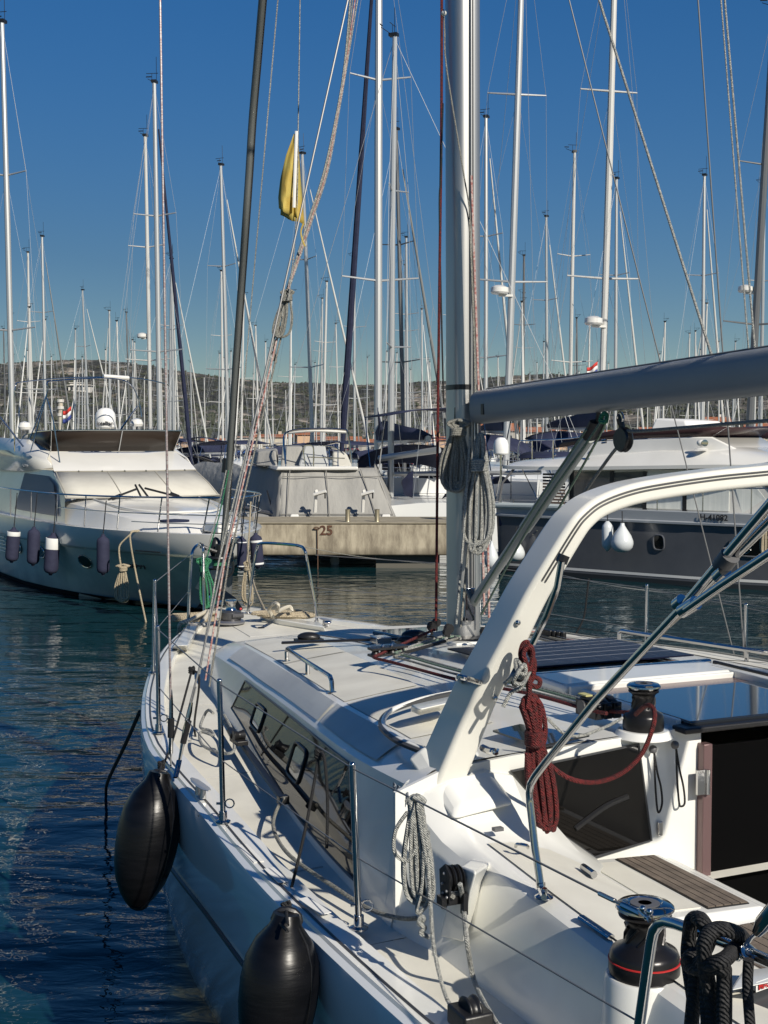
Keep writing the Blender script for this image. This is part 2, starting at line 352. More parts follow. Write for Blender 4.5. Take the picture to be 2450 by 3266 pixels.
# textured anti-slip panels let into the roof and its bevels
def roofpatch(name, fs, ws, m=NONSKID, up=0.003):
    n = 9; rg = []
    for i in range(n):
        f0, f1 = lerp(fs[0], fs[1], i/(n-1)), lerp(fs[2], fs[3], i/(n-1)) if len(fs) == 4 else None
        rg.append([B(f0, lerp(ws[0](f0), ws[1](f0), j/8), roofz(f0, lerp(ws[0](f0), ws[1](f0), j/8)) + up) for j in range(9)])
    return MB().loft(rg, False).build(name, m, sail, 30)
for sgn in (-1, 1):
    for a, b_ in ((1.3, 0.1), (0.06, -1.28), (-1.32, -2.2)):
        w_in = lambda f, s_=sgn: s_ * (crf(f,3) - 0.42); w_out = lambda f, s_=sgn: s_ * (crf(f,3) - 0.035)
        roofpatch('roof_nonskid', (a, b_), (w_in, w_out))
    w_a = lambda f, s_=sgn: s_ * (crf(f,3) + 0.02); w_b = lambda f, s_=sgn: s_ * (crf(f,1) - 0.02)
    for a, b_ in ((1.0, -1.28), (-1.32, -2.25)):
        rg = []
        for i in range(13):
            f = lerp(a, b_, i/12); rg.append([B(f, sgn*lerp(crf(f,3)+0.015, crf(f,1)-0.02, t), lerp(crf(f,4), crf(f,2), lerp(.06,.88,t)) + 0.017 + 0.004*math.sin(math.pi*t)) for t in (0,.33,.66,1)])
        MB().loft(rg, False).build('bevel_nonskid', mat('grey_nonskid', (0.58,0.59,0.57), 0.55, col2=(0.5,0.51,0.5), nscale=3, bump=0.5, bscale=300, bdist=0.003), sail, 30)
roofpatch('roof_nonskid', (1.35, 0.25), (lambda f: -0.52, lambda f: 0.52))
# forward bulge and deck hatch frame
MB().prism([B(.62,-.33,roofz(.6,.3)+.004),B(.62,.33,roofz(.6,.3)+.004),B(.10,.33,roofz(.1,.3)+.004),B(.10,-.33,roofz(.1,.3)+.004)], (0,0,.03)).build('deck_hatch', GLASSB, sail, bevel=.008)
MB().box(B(0,0,2.0), (.17,.24,.022), (US,UF,Vector((0,0,1)))).build('mast_step', GEL, sail, bevel=.01)

# side windows with portlights
for sgn in (-1, 1):
    rg = []; n = 28
    for i in range(n + 1):
        u = i / n; col = []
        for j in range(7):
            t = j / 6; ft = lerp(0.36, -1.98, u); fb = lerp(0.44, -2.36, u); f = lerp(fb, ft, t)
            low = lerp(0.30, 0.10, min(1, u*1.6)) ; col.append(cside(f, lerp(low, 0.93, t), sgn, 0.006))
        rg.append(col)
    win = MB().loft(rg, False).build('side_window', GLASS, sail, 30)
    ed = [g[0] for g in rg] + [p for p in rg[-1][1:]] + [g[-1] for g in rg[::-1][1:]] + [p for p in rg[0][::-1][1:-1]]
    MB().tube(ed, 0.006, 5, True).build('window_seal', GROOVE, win)
    for fc, t0, t1 in ((-0.25, .42, .78), (-1.20, .36, .74)):
        pts = []
        for k in range(28):
            a = 2*math.pi*k/28; ca, sa = math.cos(a), math.sin(a); e = 0.32
            x = math.copysign(abs(ca)**e, ca); y = math.copysign(abs(sa)**e, sa)
            pts.append((fc + 0.12*x, lerp((t0+t1)/2, t1, y)))
        o_ = [cside(a, b_, sgn, 0.011) for a, b_ in pts]
        MB().tube(o_, 0.007, 6, True).build('portlight_frame', BLACKP, win)
        inn = [cside(lerp(fc, a, .8), lerp((t0+t1)/2, b_, .8), sgn, 0.009) for a, b_ in pts]
        MB().add(inn + [cside(fc, (t0+t1)/2, sgn, 0.009)], [(k, (k+1) % 28, 28) for k in range(28)]).build('portlight_pane', GLASSB, win)
text('cabin_lettering', 'RENA', PW(1280,2530,-1.645), -UF*1.0 + Vector((0,0,-.05)), Vector((0,0,1)), 0.055, mat('grey_lettering', (.16,.18,.21), .4), sail, .002, space=1.1)

# grab rails
def grabrail(f0, f1, w0, w1, h=0.075, r=0.0125):
    a, b_ = B(f0, w0, roofz(f0,w0)), B(f1, w1, roofz(f1,w1)); up = Vector((0,0,h)); d = (b_-a).normalized()
    mb = MB(); mb.tube([a, a+up*.8, a+up+d*.02, b_+up-d*.05, b_+up*.75-d*.012, b_], r, 8)
    m_ = lerp(a, b_, .5); mb.tube([m_+Vector((0,0,-.01)), m_+up*.97], r, 8)
    for p in (a, b_, m_): mb.lathe([(0.0,0),(.024,0),(.024,.006),(.0,.008)], p, 12)
    return mb.build('grab_rail', STEEL, sail)
def RS(px, py):
    z = 1.95
    for _ in range(8): q = to_boat(PZ(px, py, z)); z = roofz(q.x, q.y)
    return q
ga, gb = RS(915, 2110), RS(1060, 2210); grabrail(ga.x, gb.x, ga.y, gb.y); grabrail(-0.25, -2.3, .95, 1.22)
# ---------------- aft bulkhead, coamings, cockpit
FBK = -2.72
def bp(f, w, z): return B(f, w, z)
roofpts = [(w, roofz(-2.7, w)) for w in [-1.69,-1.5,-1.2,-.9,-.6]]
MB().prism([B(FBK+.02, w, z-.004) for w, z in [(-1.69,1.3)]+roofpts+[(-.33,2.055),(-.33,1.0),(-1.69,1.0)]], -UF*0.02).build('aft_bulkhead', GEL, sail)
MB().prism([B(FBK+.02, -w, z-.004) for w, z in [(-1.69,1.3)]+roofpts+[(-.33,2.055),(-.33,1.0),(-1.69,1.0)]], -UF*0.02).build('aft_bulkhead', GEL, sail)
wz = [(-1.215,1.955),(-.64,2.003),(-.575,1.61),(-.84,1.575),(-1.0,1.69)]
bw = MB().prism([B(FBK-.002, w, z) for w, z in wz], -UF*0.008).build('bulkhead_window', GLASS, sail)
MB().tube([B(FBK-.011, w*1.0, z) for w, z in wz], .006, 6, True).build('window_seal', GROOVE, bw)
MB().tube(cr([B(FBK-.012,-.93,1.70),B(FBK-.014,-.80,1.77),B(FBK-.012,-.69,1.80)],6), .012, 6).build('window_lever', BLACKP, bw)
# companionway: flat panel, the darkness of the unlit cabin painted as near-black colour
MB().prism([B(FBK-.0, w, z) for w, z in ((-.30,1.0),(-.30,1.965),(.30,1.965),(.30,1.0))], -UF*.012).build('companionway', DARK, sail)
for w in (-.325, .325):
    MB().box(B(FBK-.02, w, 1.49), (.022,.022,.49), (US,UF,Vector((0,0,1)))).build('door_frame', BRONZE, sail, bevel=.004)
for z in (1.83, 1.25):
    h_ = MB().box(B(FBK-.045,-.36,z), (.022,.006,.05), (US,UF,Vector((0,0,1)))); h_.tube([B(FBK-.055,-.335,z-.05),B(FBK-.055,-.335,z+.05)], .009, 8); h_.build('hinge', STEEL, sail)
# sliding hatch, rails and smoked panels on the roof
HA = Vector((0,0,1))
def slab(f0, f1, w0, w1, z, h, m, name, bev=.006, tilt=0):
    return MB().hexa([B(f0,w0,z),B(f0,w1,z),B(f1,w1,z+tilt),B(f1,w0,z+tilt),B(f0,w0,z+h),B(f0,w1,z+h),B(f1,w1,z+h+tilt),B(f1,w0,z+h+tilt)]).build(name, m, sail, bevel=bev)
slab(-2.12,-2.74,-.40,.43,2.052,.022,GLASSB,'sliding_hatch',.006)
slab(-1.97,-2.12,-.40,.43,2.045,.020,BRONZE,'hatch_trough',.004)
slab(-2.70,-2.79,-.46,.48,2.035,.024,BLACKP,'hatch_sill',.006)
slab(-1.97,-2.69,-.43,-.403,2.04,.035,GEL,'hatch_rail'); slab(-1.80,-2.72,.435,.475,2.04,.06,GEL,'hatch_rail'); slab(-1.75,-2.74,.48,.50,2.05,.06,BLACKP,'hatch_rail')
slab(-1.64,-1.95,-.50,.50,2.04,.055,GEL,'hatch_garage',.02)
slab(-1.955,-1.975,-.48,.48,2.045,.045,GEL,'hatch_seal')
slab(-1.56,-1.60,-.52,.60,2.055,.03,STEEL,'spray_rail',.01)
slab(-2.02,-2.66,.55,.98,2.045,.02,GLASSB,'roof_window',.01)
# curved moulding where a sprayhood would stand
cm = [PZ(1454,2207,2.07),PZ(1353,2228,2.06),PZ(1274,2254,2.05),PZ(1237,2275,2.045),PZ(1222,2304,2.04),PZ(1237,2330,2.035),PZ(1281,2362,2.03),PZ(1362,2395,2.02)]
MB().tube(cr(cm,6), .011, 8).build('sprayhood_coaming', GEL, sail)
MB().tube(cr([p+Vector((-.010,-.014,-.004)) for p in cm],6), .012, 6).build('coaming_groove', GROOVE, sail)
MB().hexa([PZ(1305,2268,2.04),PZ(1335,2282,2.04),PZ(1455,2255,2.06),PZ(1440,2236,2.06),PZ(1308,2250,2.09),PZ(1338,2264,2.09),PZ(1455,2237,2.11),PZ(1440,2220,2.11)]).build('hatch_runner', CREAM, sail, bevel=.012)
# port-side small roof window and solar panel forward
MB().prism([PZ(1572,2335,2.045),PZ(1660,2315,2.05),PZ(1880,2350,2.05),PZ(1720,2385,2.04)], (0,0,.008)).build('roof_window', GLASSB, sail)
sp = MB().prism([B(-.62,-.42,roofz(-.62,.42)+.03),B(-.62,.62,roofz(-.62,.5)+.03),B(-1.42,.62,roofz(-1.42,.5)+.03),B(-1.42,-.42,roofz(-1.42,.42)+.03)], (0,0,.008)).build('solar_panel', SOLAR, sail)
mb = MB()
for i in range(1, 7):
    f = lerp(-.62,-1.42,i/7); mb.box(B(f,.1,roofz(f,.3)+.040), (.515,.0012,.0008), (US,UF,HA))
for i in range(1, 9):
    w = lerp(-.42,.62,i/9); mb.box(B(-1.02,w,roofz(-1,.3)+.041), (.0012,.395,.0008), (US,UF,HA))
mb.build('cell_line', mat('cell_silver', (.25,.27,.32), .4, .5), sp)
# coamings
for sgn in (-1, 1):
    prof = [(-3.0,0)]
    CP = [(-2.62,1.70,1.69,[(1.635,1.89),(1.60,1.93),(1.50,1.975),(1.35,1.99),(1.22,1.955),(.99,1.69),(.84,1.575),(.82,1.0)]),
          (-2.74,1.695,1.685,[(1.605,1.84),(1.565,1.91),(1.47,1.95),(1.33,1.965),(1.215,1.94),(.99,1.685),(.84,1.575),(.82,1.0)]),
          (-2.86,1.67,1.66,[(1.57,1.765),(1.515,1.80),(1.46,1.815),(1.33,1.815),(1.2,1.785),(.99,1.65),(.87,1.575),(.86,1.0)]),
          (-2.98,1.64,1.63,[(1.55,1.735),(1.515,1.765),(1.48,1.775),(1.35,1.765),(1.2,1.72),(1.0,1.62),(.97,1.57),(.96,1.0)])]
    for f, d_ in ((-3.45,.025),(-3.8,.05),(-4.2,.07),(-5.6,.10)):
        CP.append((f,1.62,1.61,[(1.545,1.725-d_),(1.53,1.755-d_),(1.495,1.77-d_),(1.35,1.76-d_),(1.2,1.72-d_),(1.02,1.63-d_*.5),(1.0,1.57),(.98,1.0)]))
    rg = [[B(f,sgn*a0,zg(f)-.025),B(f,sgn*a1,zg(f)+.025)]+[B(f,sgn*w,z) for w,z in pts] for f,a0,a1,pts in CP]
    MB().loft(rg, False).build('coaming', GEL, sail, 26)
    rg = [[B(f,sgn*(pts[2][0]-.03),pts[2][1]+.005),B(f,sgn*pts[3][0],pts[3][1]+.005),B(f,sgn*pts[4][0],pts[4][1]+.005),B(f,sgn*(pts[5][0]+.03),pts[5][1]+.018)] for f,a0,a1,pts in CP[3:]]
    MB().loft(rg, False).build('coaming_nonskid', NONSKID, sail, 28)
    # cockpit seat with teak slats
    MB().hexa([B(-2.73,sgn*1.02,1.0),B(-5.6,sgn*1.02,1.0),B(-5.6,sgn*.48,1.0),B(-2.73,sgn*.48,1.0),B(-2.73,sgn*1.02,1.535),B(-5.6,sgn*1.02,1.515),B(-5.6,sgn*.48,1.515),B(-2.73,sgn*.48,1.535)]).build('cockpit_seat', GEL, sail, bevel=.02)
    MB().hexa([B(-2.76,sgn*.965,1.52),B(-3.40,sgn*.985,1.52),B(-3.40,sgn*.565,1.52),B(-2.76,sgn*.565,1.52),B(-2.76,sgn*.965,1.585),B(-3.40,sgn*.985,1.575),B(-3.40,sgn*.565,1.560),B(-2.76,sgn*.565,1.565)]).build('locker_lid', GEL, sail, bevel=.015, seg=3)
    MB().hexa([B(-2.82,sgn*.925,1.57),B(-3.34,sgn*.94,1.57),B(-3.34,sgn*.80,1.566),B(-2.82,sgn*.80,1.57),B(-2.82,sgn*.925,1.5875),B(-3.34,sgn*.94,1.5795),B(-3.34,sgn*.80,1.5725),B(-2.82,sgn*.80,1.5805)]).build('lid_nonskid', NONSKID, sail)
    def zt_(w): return 1.5705 + .02*(w-.6)/.3
    MB().hexa([B(-2.79,sgn*.605,1.55),B(-3.36,sgn*.605,1.55),B(-3.36,sgn*.785,1.55),B(-2.79,sgn*.785,1.55),B(-2.79,sgn*.605,1.571),B(-3.36,sgn*.605,1.566),B(-3.36,sgn*.785,1.573),B(-2.79,sgn*.785,1.580)]).build('teak_caulking', BLACKP, sail)
    for k in range(5):
        w0 = .608 + k*.0355; w1 = w0 + .031
        MB().hexa([B(-2.795,sgn*w0,1.555),B(-3.355,sgn*w0,1.555),B(-3.355,sgn*w1,1.555),B(-2.795,sgn*w1,1.555),B(-2.795,sgn*w0,1.5745+.05*(w0-.605)),B(-3.355,sgn*w0,1.5695+.04*(w0-.605)),B(-3.355,sgn*w1,1.5695+.04*(w1-.605)),B(-2.795,sgn*w1,1.5745+.05*(w1-.605))]).build('teak_slat', TEAK, sail)
    for k in range(10):
        w0 = .52 + k*.044
        MB().hexa([B(-3.47,sgn*w0,1.50),B(-5.5,sgn*w0,1.50),B(-5.5,sgn*(w0+.040),1.50),B(-3.47,sgn*(w0+.040),1.50),B(-3.47,sgn*w0,1.545),B(-5.5,sgn*w0,1.528),B(-5.5,sgn*(w0+.040),1.528),B(-3.47,sgn*(w0+.040),1.545)]).build('teak_slat', TEAK, sail)
slab(-2.74,-6.5,-1.1,1.1,.97,.03,NONSKID,'cockpit_sole',0)
# recessed cleat and pull on the coaming, small pad eyes
for a, b_ in (((1853,2925),(1950,2990)),):
    MB().tube([PZ(*a,1.745),PZ(*b_,1.73)], .014, 8, flat=(.6,1)).build('coaming_track', STEEL, sail)
MB().tube(cr([PZ(1645,2700,1.80),PZ(1650,2692,1.815),PZ(1680,2697,1.815),PZ(1684,2704,1.80)],5),.006,6).build('pad_eye', STEEL, sail)
MB().tube([PZ(1860,2765,1.73),PZ(1895,2790,1.73)], .013, 8).build('locker_latch', STEEL, sail)
MB().box(PZ(1588,2644,1.82), (.018,.012,.006), (US,UF,HA)).build('vent_cap', GREYP, sail)

# engine-panel style plate with pull cords on the bulkhead
for (kx, ky), (ax_, ay_), (bx_, by_) in (((2083,2390),(2100,2588),(2110,2540)),((2153,2376),(2170,2570),(2182,2540))):
    kn = MB().ball(PF(kx,ky,FBK-.03), .017, 12).build('cord_knob', GREYP, sail)
    top = PF(kx+4,ky+12,FBK-.035)
    rope('pull_cord', [top, PF(lerp(kx,ax_,.5)-2,lerp(ky,ay_,.5),FBK-.03), PF(ax_-4,ay_-12,FBK-.03), PF(ax_+3,ay_+2,FBK-.03), PF(bx_+2,by_+20,FBK-.03), PF(bx_-2,by_-30,FBK-.03), PF(kx+14,ky+75,FBK-.03), top], .0042, BLACKROPE, kn)
MB().box(PF(2106,2643,FBK-.012), (.012,.004,.03), (US,UF,HA)).build('latch_plate', STEEL, sail, bevel=.004)

# ---------------- arch
def arch_path():
    P = []
    for x, y, fa in ((1464,2440,-2.75),(1522,2300,-2.80),(1567,2200,-2.86),(1645,2050,-2.93),(1712,1914,-2.985),(1765,1821,-3.02),(1836,1702,-3.045),(1872,1655,-3.05),(1926,1614,-3.05),(2020,1579,-3.05),(2130,1557,-3.05),(2290,1534,-3.05),(2450,1518,-3.05)):
        q = to_boat(PF(x, y, fa)); P.append((fa + interp(q.z, [(2.0,.098),(2.6,.09),(2.95,.075)]), q.y, q.z))
    P.insert(0, tuple(lerp(Vector(P[0]), Vector(P[1]), -.8)))
    P.append((-2.975, 0, P[-1][2]+.022)); print('arch', P)
    return P + [(f,-w,z) for f, w, z in P[::-1][1:]]
P = cr([Vector(p) for p in arch_path()], 5); rings = []; lip = []
for i, p in enumerate(P):
    a = P[max(0,i-1)]; b_ = P[min(len(P)-1,i+1)]; t = (b_-a); tw = Vector((0,t.y,t.z)).normalized(); o_ = Vector((0, -tw.z, tw.y)) # inward/outward in the arch plane
    k = abs(i/(len(P)-1)-.5)*2; th = lerp(.040, .062, max(0,(k-.35)/.65)**1.3); dp = lerp(.072, .10, k**1.5)
    ring = []; cr_ = .020
    for q in range(20):
        an = 2*math.pi*((q//5)*5 + (q%5))/20 if 0 else (q//5)*math.pi/2 + (q%5)*math.pi/8
        sx_ = (1,-1,-1,1)[q//5]; sy_ = (1,1,-1,-1)[q//5]
        v = Vector((p.x + sx_*(dp-cr_) + cr_*math.cos(an), p.y, p.z)) + o_ * (sy_*(th-cr_) + cr_*math.sin(an))
        ring.append(B(v.x, v.y, v.z))
    rings.append(ring); lip.append((p, o_, th, dp))
arch = MB().loft(rings).build('cockpit_arch', CREAM, sail, 60, wn=True)
for off in (.12, .42):
    MB().tube([B(p.x - dp - .0005, (p + o_*th*off).y, (p + o_*th*off).z) for p, o_, th, dp in lip[28:-28]], .0045, 5).build('arch_groove', GROOVE, arch)
mb = MB()
for i, off in ((22,.6),(14,-.55)):
    p, o_, th, dp = lip[i]; q = p + o_*th*off; mb.ball(B(q.x-dp-.004,q.y,q.z), .011, 10)
mb.build('arch_bolt', STEEL, arch)
# small handle on the leg
ha, hb_ = PD(1467,2160,4.62), PD(1546,2182,4.72)
mb = MB().tube(cr([PD(1548,2180,4.80),PD(1530,2176,4.70),PD(1490,2164,4.62),PD(1466,2158,4.62),PD(1462,2166,4.7),PD(1478,2174,4.9)],5), .010, 8)
mb.build('arch_handle', STEEL, arch)
MB().tube(cr([PD(1640,2180,4.72),PD(1660,2165,4.70),PD(1682,2160,4.72)],4), .016, 6).build('lead_block', BLACKP, arch)
MB().tube([PD(1792,1790,4.36),PD(1778,1870,4.38),PD(1745,1960,4.42),PD(1700,2050,4.5)], .012, 8).build('arch_strut', STEEL, arch)
MB().tube([PD(1790,1795,4.38),PD(1800,1770,4.38)], .02, 8).build('strut_end', BLACKP, arch)
# seat of the arch foot
for sgn in (-1,1):
    MB().loft([[B(f,sgn*w,z) for f,w,z in ((-2.52,1.56,1.99),(-2.52,1.28,2.035),(-2.86,1.26,1.86),(-2.86,1.53,1.83))],[B(f,sgn*w,z) for f,w,z in ((-2.57,1.51,2.045),(-2.57,1.32,2.06),(-2.84,1.31,1.90),(-2.84,1.49,1.88))]]).build('arch_foot', GEL, sail, bevel=.02, seg=3)

# ---------------- bimini / sprayhood frame tubes
def tb(pts, r, name='frame_tube', m=STEEL, par=None, k=1): return MB().tube(cr(pts,6) if k > 1 else pts, r, 14).build(name, m, par or sail)
W5 = -1.5
base = PW(1728,2835,W5)
tb([PW(1725,2828,W5),PW(1706,2700,W5),PW(1690,2560,W5),PW(1688,2528,W5),PW(1693,2500,W5),PW(1708,2474,W5),PW(1730,2445,W5),PW(1900,2235,W5),PW(2170,1945,W5),PW(2300,1790,W5),PW(2520,1530,W5)], .0125)
tb([PW(2130,1990,W5-.0),PW(2200,1925,W5+.03),PW(2330,1785,W5+.03),PW(2520,1600,W5+.03)], .0125)
tb([PW(2190,1945,W5-.03),PW(2300,1868,W5-.03),PW(2540,1710,W5-.03)], .0125)
tb([PW(2176,1950,W5-.02),PW(2220,1922,W5-.02)], .019, 'frame_clamp'); tb([PW(2160,1930,W5),PW(2178,1915,W5)], .019, 'frame_clamp')
tb([PW(2300,1808,W5+.01),PW(2330,1770,W5+.01)], .026, 'frame_clamp', GREYP); tb([PW(2290,1842,W5),PW(2312,1820,W5)], .019, 'frame_clamp')
MB().lathe([(0,0),(.030,0),(.030,.004),(.012,.014),(.010,.03),(0,.03)], PZ(1735,2862,1.755), 16).build('deck_socket', STEEL, sail)
MB().tube([PZ(1735,2862,1.775), PW(1727,2836,W5), PW(1724,2815,W5)], [.010,.014,.0155], 10).build('frame_end', STEEL, sail)

# ---------------- mast, boom, vang
def oval(c, a, b_, ax, ay, n=20, e=.8):
    return [c + ax*math.copysign(abs(math.cos(2*math.pi*k/n))**e, math.cos(2*math.pi*k/n))*a + ay*math.copysign(abs(math.sin(2*math.pi*k/n))**e, math.sin(2*math.pi*k/n))*b_ for k in range(n)]
def mastc(z): return MAST + Vector((-.0055*(z-2.0), -.012*(z-2.0), z))
mb = MB().loft([oval(mastc(z), .085, .106, US, UF, 48, .62) for z in (2.02, 2.6, 4, 8, 14, 18.5)]); mast = mb.build('mast', ALU, sail, 40)
MB().loft([[mastc(z) - UF*.119 + US*x + UF*y for x, y in ((-.010,.012),(.010,.012),(.010,-.010),(-.010,-.010))] for z in (2.3,6,18)]).build('sail_track', ALU, mast)
MB().tube([mastc(z) - UF*.130 for z in (2.3,6,18)], .004, 5).build('track_slot', GROOVE, mast)
MB().loft([oval(mastc(z), .0875, .1085, US, UF, 48, .62) for z in (3.50, 3.53)]).build('mast_band', BLACKP, mast)
MB().lathe([(0,0),(.20,0),(.20,.012),(.0,.02)], B(0,0,2.02), 24).build('mast_collar', BLACKP, mast)
MB().box(mastc(2.23)-UF*.115-US*.03, (.035,.03,.10), (US,UF,HA)).build('vang_bracket', STEEL, mast, bevel=.005)
for z in (8.0, 12.6):
    for sgn in (-1,1):
        MB().tube([mastc(z), mastc(z)+US*sgn*1.25-UF*.35+Vector((0,0,.05))], [.03,.018], 8, flat=(.5,1)).build('spreader', ALU, mast)
def boomc(f): return mastc(3.385) + UF*f + Vector((0,0,-.036*f))
boom = MB().loft([oval(boomc(f), .062, .098*k, US, HA, 20, .7) for f, k in ((-.20,.93),(-.23,1),(-2,1),(-5.5,1))]).build('boom', ALUW, sail, 40)
MB().tube([boomc(-.24)+Vector((0,0,.03)), mastc(3.42)-UF*.12], .022, 8).build('gooseneck', STEEL, boom)
MB().tube([boomc(f)+Vector((0,0,.099)) for f in (-.3,-5.4)], .008, 6).build('boom_track', GREYP, boom)
MB().box(boomc(-.36)-US*.062+Vector((0,0,-.02)), (.004,.014,.03), (US,UF,HA)).build('reef_outlet', BLACKP, boom)
for w_ in (-1,): MB().box(mastc(3.36)+UF*-.03-US*.079, (.004,.028,.035), (US,UF,HA)).build('halyard_exit', BLACKP, mast)
v0, v1 = PW(1508,1925,-.0), PW(1890,1375,0)
vang = MB().tube([v0, lerp(v0,v1,.5)], .030, 12).tube([lerp(v0,v1,.48), lerp(v0,v1,.97)], .036, 12).build('vang', mat('vang_grey', (.42,.44,.42), .35, .2), sail)
rope('vang_line', [PW(1925,1330,-.03), PW(1880,1400,-.05), PW(1700,1660,-.05), PW(1535,1960,-.04)], .0065, GREENDK, vang)
rope('vang_line', [PW(1930,1340,.03), PW(1912,1390,.05), PW(1760,1660,.05), PW(1560,2000,.05)], .0065, GREENDK, vang)
rope('vang_line', [PW(1870,1370,-.06), PW(1690,1640,-.06), PW(1515,1920,-.05)], .0065, GREENDK, vang)
mb = MB().tube([PW(1880,1395,-.0), PW(1905,1345,0)], .045, 10, flat=(.45,1)); mb.tube([PW(1905,1345,0), boomc(-1.46)+Vector((0,0,-.09))], .012, 8)
mb.build('vang_block', BLACKP, vang)
MB().tube(cr([PW(1925,1320,-.06),PW(1935,1325,-.05),PW(1932,1345,-.06),PW(1915,1340,-.07)],4,True), .012, 6, True).build('vang_knot', GREENROPE, vang)
# mainsheet-type block hanging from the boom and its line
bl = MB().lathe([(0,-.022),(.055,-.022),(.062,-.012),(.045,0),(.062,.012),(.055,.022),(0,.022)], PW(1988,1402,0), 20, (HA, UF, US))
bl.tube([PW(1978,1325,0), PW(1982,1360,0)], .012, 8); bl.tube([PW(1982,1345,0),PW(1986,1400,0)], .03, 8, flat=(.5,1)); blo = bl.build('hanging_block', BLACKP, sail)
MB().tube(cr([PW(1978,1315,0),PW(1970,1335,0.01),PW(1978,1355,0),PW(1988,1335,-.01)],4,True), .007, 6, True).build('block_shackle', STEEL, blo)
rope('boom_line', [PW(1565,2010,.02), PW(1600,1960,0), PW(1900,1520,0), PW(1975,1418,0), PW(1995,1378,0), PW(2060,1374,-.02), PW(2500,1338,-.1)], .0085, mat('grey_line', (.24,.24,.22), .85, col2=(.12,.12,.11), nscale=120), sail)
# rigging above the boom
rope('lazy_jack', [PW(2272,1140,0), mastc(8.0)-UF*.1], .0065, WHITEROPE, sail)
rope('topping_lift', [boomc(-2.62)+HA*.1, mastc(17.5)-UF*.3+US*.2], .0045, WHITEROPE, sail)
rope('topping_lift', [boomc(-2.58)+HA*.1, mastc(17.0)-UF*.3+US*.35], .0035, WHITEROPE, sail)
rope('signal_line', [PD(1415,30,7.7), PD(1418,100,7.7), PD(1425,220,7.7), PD(1480,560,7.7), PD(1500,700,7.75), PD(1507,1000,7.8)], .0045, OLDROPE, sail)
MB().ball(PD(1416,42,7.7), .016, 10).build('line_ball', CREAM, sail)

# ---------------- stanchions, lifelines, shrouds
RT = .0125
def stanchion(base, top, double=False):
    mb = MB().tube([base, base+Vector((0,0,.01)), top], [RT*1.02, RT, RT], 12)
    mb.ball(top, RT*1.02, 10); b_ = mb.build('stanchion', STEEL, sail)
    m2 = MB().lathe([(0,0),(.034,0),(.034,.006),(.019,.012),(.018,.05),(0,.052)], base, 18)
    m2.build('stanchion_base', STEEL, b_)
    if double:
        r0 = base + Vector((.03,0,.085)); m3 = MB().tube([r0+Vector((math.cos(a)*.02, 0, math.sin(a)*.02)) for a in [i*math.pi/6 for i in range(12)]], .0035, 6, True)
        m3.tube([base+Vector((-.03,0,.085)), base+Vector((.012,0,.085))], .006, 6); m3.build('ring_bolt', STEEL, b_)
    return b_
def gz(f): return zg(f)+.014
SA, SB, SC, SD = B(-2.76,hb(-2.76)*-1+.12,gz(-2.76)), B(-1.47,-hb(-1.47)+.1,gz(-1.47)), B(.24,-hb(.24)+.09,gz(.24)), B(1.98,-hb(1.98)+.075,gz(1.98))
print('stanchions', SA, SB, SC, SD)
def topof(px, py, base): return PD(px, py, base.y)
SA = PZ(1145,2962,1.443); SB = PZ(712,2622,1.483); SC = PZ(506,2338,1.556); SD = PZ(489,2146,1.60)
TA, TB_, TC, TD = PD(1124,2440,SA.y), PD(700,2172,SB.y), PD(503,2000,SC.y), PD(494,1852,SD.y)
for a, b_, d in ((SA,TA,1),(SB,TB_,1),(SC,TC,1),(SD,TD,0)): stanchion(a, b_, d)
# starboard side
for f in (-2.3,-.3,.6,2.2):
    b_ = B(f, hb(f)-.08, gz(f)); stanchion(b_, b_+Vector((.0,0,.62)))
ST = [B(f, hb(f)-.08, gz(f)) for f in (-2.3,-.3,.6,2.2)]
railc = PW(2055,2985,-1.85)
def line(name, pts, r=.003, m=WIRE): return MB().tube(pts, r, 6).build(name, m, sail)
PA, PB = PZ(600,2004,1.64), PD(612,1765,11.7)
turn = PW(2010,2900,-1.85)
line('lifeline', [PW(2085,2925,-1.83), PW(1985,2885,-1.85), TA - Vector((0,0,.012)), TB_- Vector((0,0,.012)), TC- Vector((0,0,.012)), TD- Vector((0,0,.012)), PB], .0035)
line('lifeline', [PW(2052,3268,-1.85), lerp(SA,TA,.44), lerp(SB,TB_,.44), lerp(SC,TC,.44), lerp(SD,TD,.44), lerp(PZ(600,2004,1.64),PB,.5)], .0028)
MB().tube([PW(1912,2850,-1.85),PW(1962,2874,-1.85)], .006, 8).tube([PW(1962,2874,-1.85),PW(1988,2888,-1.85)], .0035, 8).tube([PW(1985,2886,-1.85),PW(2045,2915,-1.84)], .0085, 8).build('turnbuckle', STEEL, sail)
for t in (.97, .5): line('lifeline', [p+Vector((0,0,.62*t)) for p in [B(-5.,1.85,1.42)]+ST] + [PZ(1008,1986,1.64)+Vector((0,0,.6*t))], .003)
